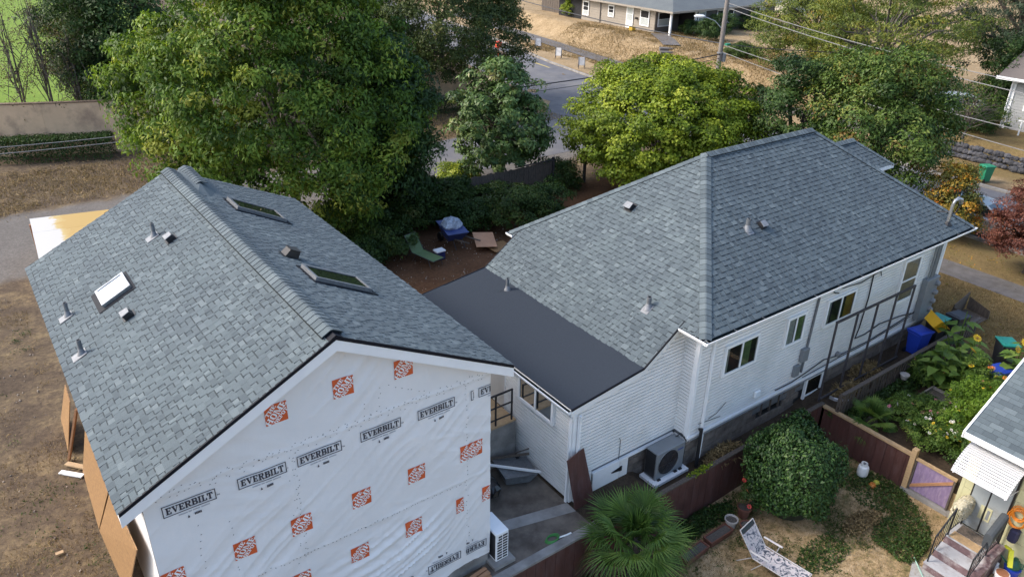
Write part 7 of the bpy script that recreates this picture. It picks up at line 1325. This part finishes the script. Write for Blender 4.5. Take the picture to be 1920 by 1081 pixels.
# ---- flower garden
rb = thing("raised_bed", "grey raised garden bed with bare soil among the flowers", "garden bed", (22.0, 7.85, -.2))
for a, b_ in (((21.55, 7.45), (21.55, 8.3)), ((21.55, 8.3), (22.5, 8.3)), ((22.5, 8.3), (22.5, 7.45)), ((22.5, 7.45), (21.55, 7.45))): mb = MB(); mb.bar((*a, -.12), (*b_, -.12), .05, .36); mb.build("bed_board", M['concrete'], rb)
mb = MB(); mb.box(21.58, 22.47, 7.48, 8.27, -.2, -.02); mb.build("bed_soil", M['potsoil'], rb)
gsoil = lambda x: -.32 + .32 * float(smooth01(np.array((x - 20) / 9)))
def flowerclump(label, x, y, r_, h, mat, seed, fl, nfl, fr=.05, leaf=.07, ncl=46):
    z = gsoil(x); h *= 1.25; r_ *= 1.18; t = tree("flowering_plant", label, "flowers", (x, y, z), h * .5, (r_, r_, h * .55), int(ncl * 1.6), 85, .17, leaf, mat, seed, gap=.15, inner=.3, nl=6, r0=.012, upn=.8); rs = np.random.RandomState(seed + 1000); pts, ms = [], []
    for k in range(nfl): a = rs.uniform(0, 6.28); q = math.sqrt(rs.uniform()) * r_ * .95; pts.append((x + q * math.cos(a), y + q * math.sin(a), z + h * (.95 - .35 * (q / r_) ** 2) + rs.uniform(.02, .12))); ms.append(FL[fl[k % len(fl)]])
    blossoms(t, pts, fr, ms, seed)
LM['feather'] = leafmat("feathery_leaves", [(0, (.05, .11, .012)), (.5, (.12, .22, .02)), (1, (.22, .32, .04))], .3)
flowerclump("white cosmos plant at the corner of the brown fence", 19.9, 7.1, .55, .75, 'herb', 501, ['white', 'white', 'yellow'], 16); flowerclump("white and yellow flowers behind the brown fence", 20.3, 6.4, .55, .8, 'herb', 502, ['white', 'yellow', 'white'], 18); flowerclump("yellow speckled bushy plant nearest to the purple gate", 20.2, 5.95, .5, .75, 'herb', 503, ['yellow', 'white', 'yellow'], 16)
flowerclump("pink and white flowers at the left of the garden", 20.5, 8.1, .5, .6, 'herb', 504, ['pink', 'white', 'salmon', 'magenta'], 14); flowerclump("leafy plant with white daisies in the middle of the garden", 20.9, 7.2, .55, .75, 'herb', 505, ['white', 'white', 'pink'], 16); flowerclump("tall feathery lime green plant in the garden middle", 21.6, 6.9, .5, 1.3, 'feather', 506, ['yellow'], 4, .035, .06, 60); flowerclump("second feathery lime green plant nearer the yellow house", 21.3, 6.25, .5, 1.2, 'feather', 507, ['white', 'yellow'], 5, .04, .06, 60)
flowerclump("salmon zinnia plant in front of the sunflowers", 22.4, 6.9, .5, .95, 'herb', 508, ['salmon', 'orange', 'pink'], 14, .055); flowerclump("orange zinnia plant beside the sunflowers", 23.0, 6.7, .45, 1.0, 'herb', 509, ['orange', 'salmon', 'red'], 9, .07); flowerclump("orange flowers close under the yellow house roof edge", 22.6, 6.1, .45, .95, 'herb', 510, ['orange', 'orange', 'salmon'], 9, .075); flowerclump("dark leafy plant with a few orange blooms by the house wall", 21.9, 5.75, .45, .7, 'dark', 511, ['orange', 'pink'], 6, .06); flowerclump("low white flowered plant in front of the raised bed", 21.3, 7.9, .4, .45, 'herb', 512, ['white', 'magenta', 'pink'], 10, .045); flowerclump("orange and yellow blooms under the sunflowers", 23.2, 7.4, .4, 1.15, 'herb', 513, ['orange', 'yellow', 'salmon'], 8, .09)
flowerclump("third feathery lime green plant close to the brown fence top", 20.6, 6.7, .45, 1.0, 'feather', 514, ['white', 'yellow'], 8, .04, .06, 50); flowerclump("feathery lime green plant between the zinnias", 22.2, 6.4, .45, 1.25, 'feather', 515, ['orange', 'yellow'], 6, .05, .06, 50); flowerclump("leafy green plant with salmon blooms along the picket fence", 22.9, 8.7, .5, .7, 'herb', 516, ['salmon', 'orange'], 6, .05)
LM['sun'] = leafmat("sunflower_leaves", [(0, (.05, .10, .018)), (.5, (.10, .18, .03)), (1, (.18, .26, .055))], .3, .55)
def bigleaf(mb, base, d, L, W, tone, sag=.35):
    base, d = Vector(base), Vector(d).normalized(); s = d.cross(Vector((0, 0, 1))); s = s.normalized() if s.length > 1e-3 else Vector((1, 0, 0)); Z = Vector((0, 0, 1)); P = lambda u, w, h=0: base + d * (u * L) + s * (w * W) + Z * (h * L - sag * L * u * u)
    mid = [P(0, 0), P(.28, 0, -.02), P(.62, 0, -.03), P(1, 0, -.06)]; lf = [P(.06, .0), P(.14, .46, .05), P(.56, .34, .03), P(1, 0, -.06)]; rt = [P(.06, 0), P(.14, -.46, .05), P(.56, -.34, .03), P(1, 0, -.06)]
    for i in range(3):
        for e, fl_ in ((lf, 0), (rt, 1)):
            q = [mid[i], mid[i + 1], e[i + 1], e[i]]; q = [p_ for j, p_ in enumerate(q) if j == 0 or (p_ - q[j - 1]).length > 1e-5]
            if len(q) >= 3: mb.face(q if fl_ else q[::-1], tone)
def sunflower(label, x, y, h, seed, nfl, nlv=22, lv=.30, lean=(0, 0)):
    rs = np.random.RandomState(seed); z = gsoil(x); r = thing("sunflower", label, "sunflower", (x, y, z)); nst = 3; 
    for s_ in range(nst):
        a = s_ * 2.1 + seed; q = .12 + .10 * s_; tx, ty = x + lean[0] + .45 * math.cos(a) * s_ * .6, y + lean[1] + .45 * math.sin(a) * s_ * .6; hh = h * (1 - .10 * s_); mb = MB(); P = [Vector((x + .05 * s_, y, z)), Vector((x * .6 + tx * .4, y * .6 + ty * .4, z + hh * .5)), Vector((tx, ty, z + hh))]; mb.tube(P, [.022, .018, .010], 6); mb.build("stem", LM['sun'], r)
        for k in range(int(nlv * 1.4) // nst):
            f_ = .25 + .73 * k / (nlv * 1.4 / nst); p_ = P[0].lerp(P[1], f_ * 2) if f_ < .5 else P[1].lerp(P[2], f_ * 2 - 1); az = k * 2.4 + s_; el = rs.uniform(-.1, .45); d = Vector((math.cos(az) * math.cos(el), math.sin(az) * math.cos(el), math.sin(el))); L = lv * 1.3 * rs.uniform(.8, 1.25) * (1.1 - .3 * f_); q = p_ + d * .14; mb = MB(); mb.tube([p_, q], .006, 4); bigleaf(mb, q, d, L, L * .9, np.clip(.5 + rs.normal() * .22, 0, 1)); mb.build("leaf", LM['sun'], r)
        if s_ < nfl: blossoms(r, [(tx - .08, ty - .06, z + hh + .03)], .14, [FL['yellow']], seed + s_, "flower_head", 14, .6)
    return r
sunflower("tall sunflower plant with a bare top rising above the bins", 24.4, 8.7, 2.1, 601, 0, 18, .34); sunflower("sunflower plant with big drooping leaves nearest the picket fence", 22.9, 8.35, 1.55, 602, 0, 30, .34); sunflower("sunflower plant full of broad leaves in the middle of the group", 23.4, 7.9, 1.5, 603, 1, 30, .33); sunflower("sunflower plant with two yellow heads on the right of the group", 24.6, 7.0, 1.75, 604, 2, 26, .32); sunflower("sunflower plant with yellow heads at the right end by the grass", 25.2, 6.6, 1.7, 605, 3, 24, .30); sunflower("low sunflower plant in front of the group", 22.8, 7.75, 1.15, 606, 0, 24, .32); sunflower("sunflower plant behind the group beside the teal lid", 24.0, 8.1, 1.6, 607, 1, 24, .32)
hb_ = thing("hanging_basket", "pale hanging pot on the garden side of the picket fence", "pot", (22.3, 9.1, .05)); mb = MB(); mb.lathe((22.3, 9.12, -.05), [(.08, 0), (.14, .16), (.15, .16), (.15, .18)], 14); mb.build("pot_shell", M['potwhite'], hb_)

def clumps(name, label, n, xs, ys, zf, mat, seed, per=26, r_=.10, h=.10, leaf=.07, lw=.3):
    rs = np.random.RandomState(seed); cx, cy = rs.uniform(*xs, n), rs.uniform(*ys, n); k = vnoise(cx * .7, cy * .7, seed) > .45; cx, cy = cx[k], cy[k]; sz = rs.uniform(.5, 1.8, len(cx)); i = np.repeat(np.arange(len(cx)), per); x = cx[i] + rs.normal(size=len(i)) * r_ * sz[i]; y = cy[i] + rs.normal(size=len(i)) * r_ * sz[i]; z = zf(x, y) + h * sz[i] * rs.uniform(0, 1, len(i))
    v, f, tt = leaves(np.stack([x, y, z], 1), unit(rs.normal(size=(len(i), 3)) * .7 + np.array([0, 0, 1.])), leaf, leaf * lw, np.clip(.5 + rs.normal(scale=.2, size=len(cx))[i] + rs.normal(scale=.1, size=len(i)), 0, 1), rs, .1); o = link(bpy.data.objects.new(name, raw_mesh(name, v, f, tt, LM[mat]))); o["kind"] = "stuff"; tag(o, label, "ground cover"); return o
flat0 = lambda x, y: x * 0
clumps("weed_clumps", "scattered green weed clumps on the bare dirt at the left", 90, (-6, .2), (12, 30), flat0, 'weed', 451); clumps("straw_clumps", "scattered dry straw clumps on the bare dirt at the left", 420, (-8, .3), (11, 31), flat0, 'dry', 452, 30, .16, .05, .12, .12); clumps("straw_clumps", "dry straw clumps beyond the lane at the left", 400, (-6, 12), (39.5, 46.5), flat0, 'dry', 453, 30, .25, .12, .2, .12); clumps("lawn_clumps", "tufts standing up from the sunken lawn", 260, (9.5, 18.8), (4.3, 9.6), lambda x, y: yard_z(x), 'weed', 454, 26, .09, .07, .06, .25); clumps("leaf_litter", "brown leaf litter on the grass in front of the white house", 260, (26.5, 35), (8, 20), flat0, 'gold', 455, 8, .2, .03, .08, .5)
rs = np.random.RandomState(461); n = 900; pb = MB()
for k in range(n):
    x, y = (rs.uniform(-7, .2), rs.uniform(12, 31)) if k < 600 else (rs.uniform(11.5, 19), rs.uniform(22.5, 27)); s_ = .012 + .03 * rs.uniform() ** 3; a = rs.uniform(0, 3); c_, d_ = math.cos(a) * s_, math.sin(a) * s_; pb.hexa([(x - c_, y - d_, -.01), (x + d_, y - c_, -.01), (x + c_, y + d_, -.01), (x - d_, y + c_, -.01), (x - c_ * .6, y - d_ * .6, s_ * 1.0), (x + d_ * .6, y - c_ * .7, s_ * 1.1), (x + c_ * .6, y + d_ * .6, s_), (x - d_ * .7, y + c_ * .6, s_ * .9)], rs.uniform(), skip=(0,))
o = pb.build("pebbles", pm("pale_pebbles", (.26, .22, .18), .9, .3, 9, tone=.9)); o["kind"] = "stuff"; tag(o, "small stones and chips scattered over the bare dirt", "stones")
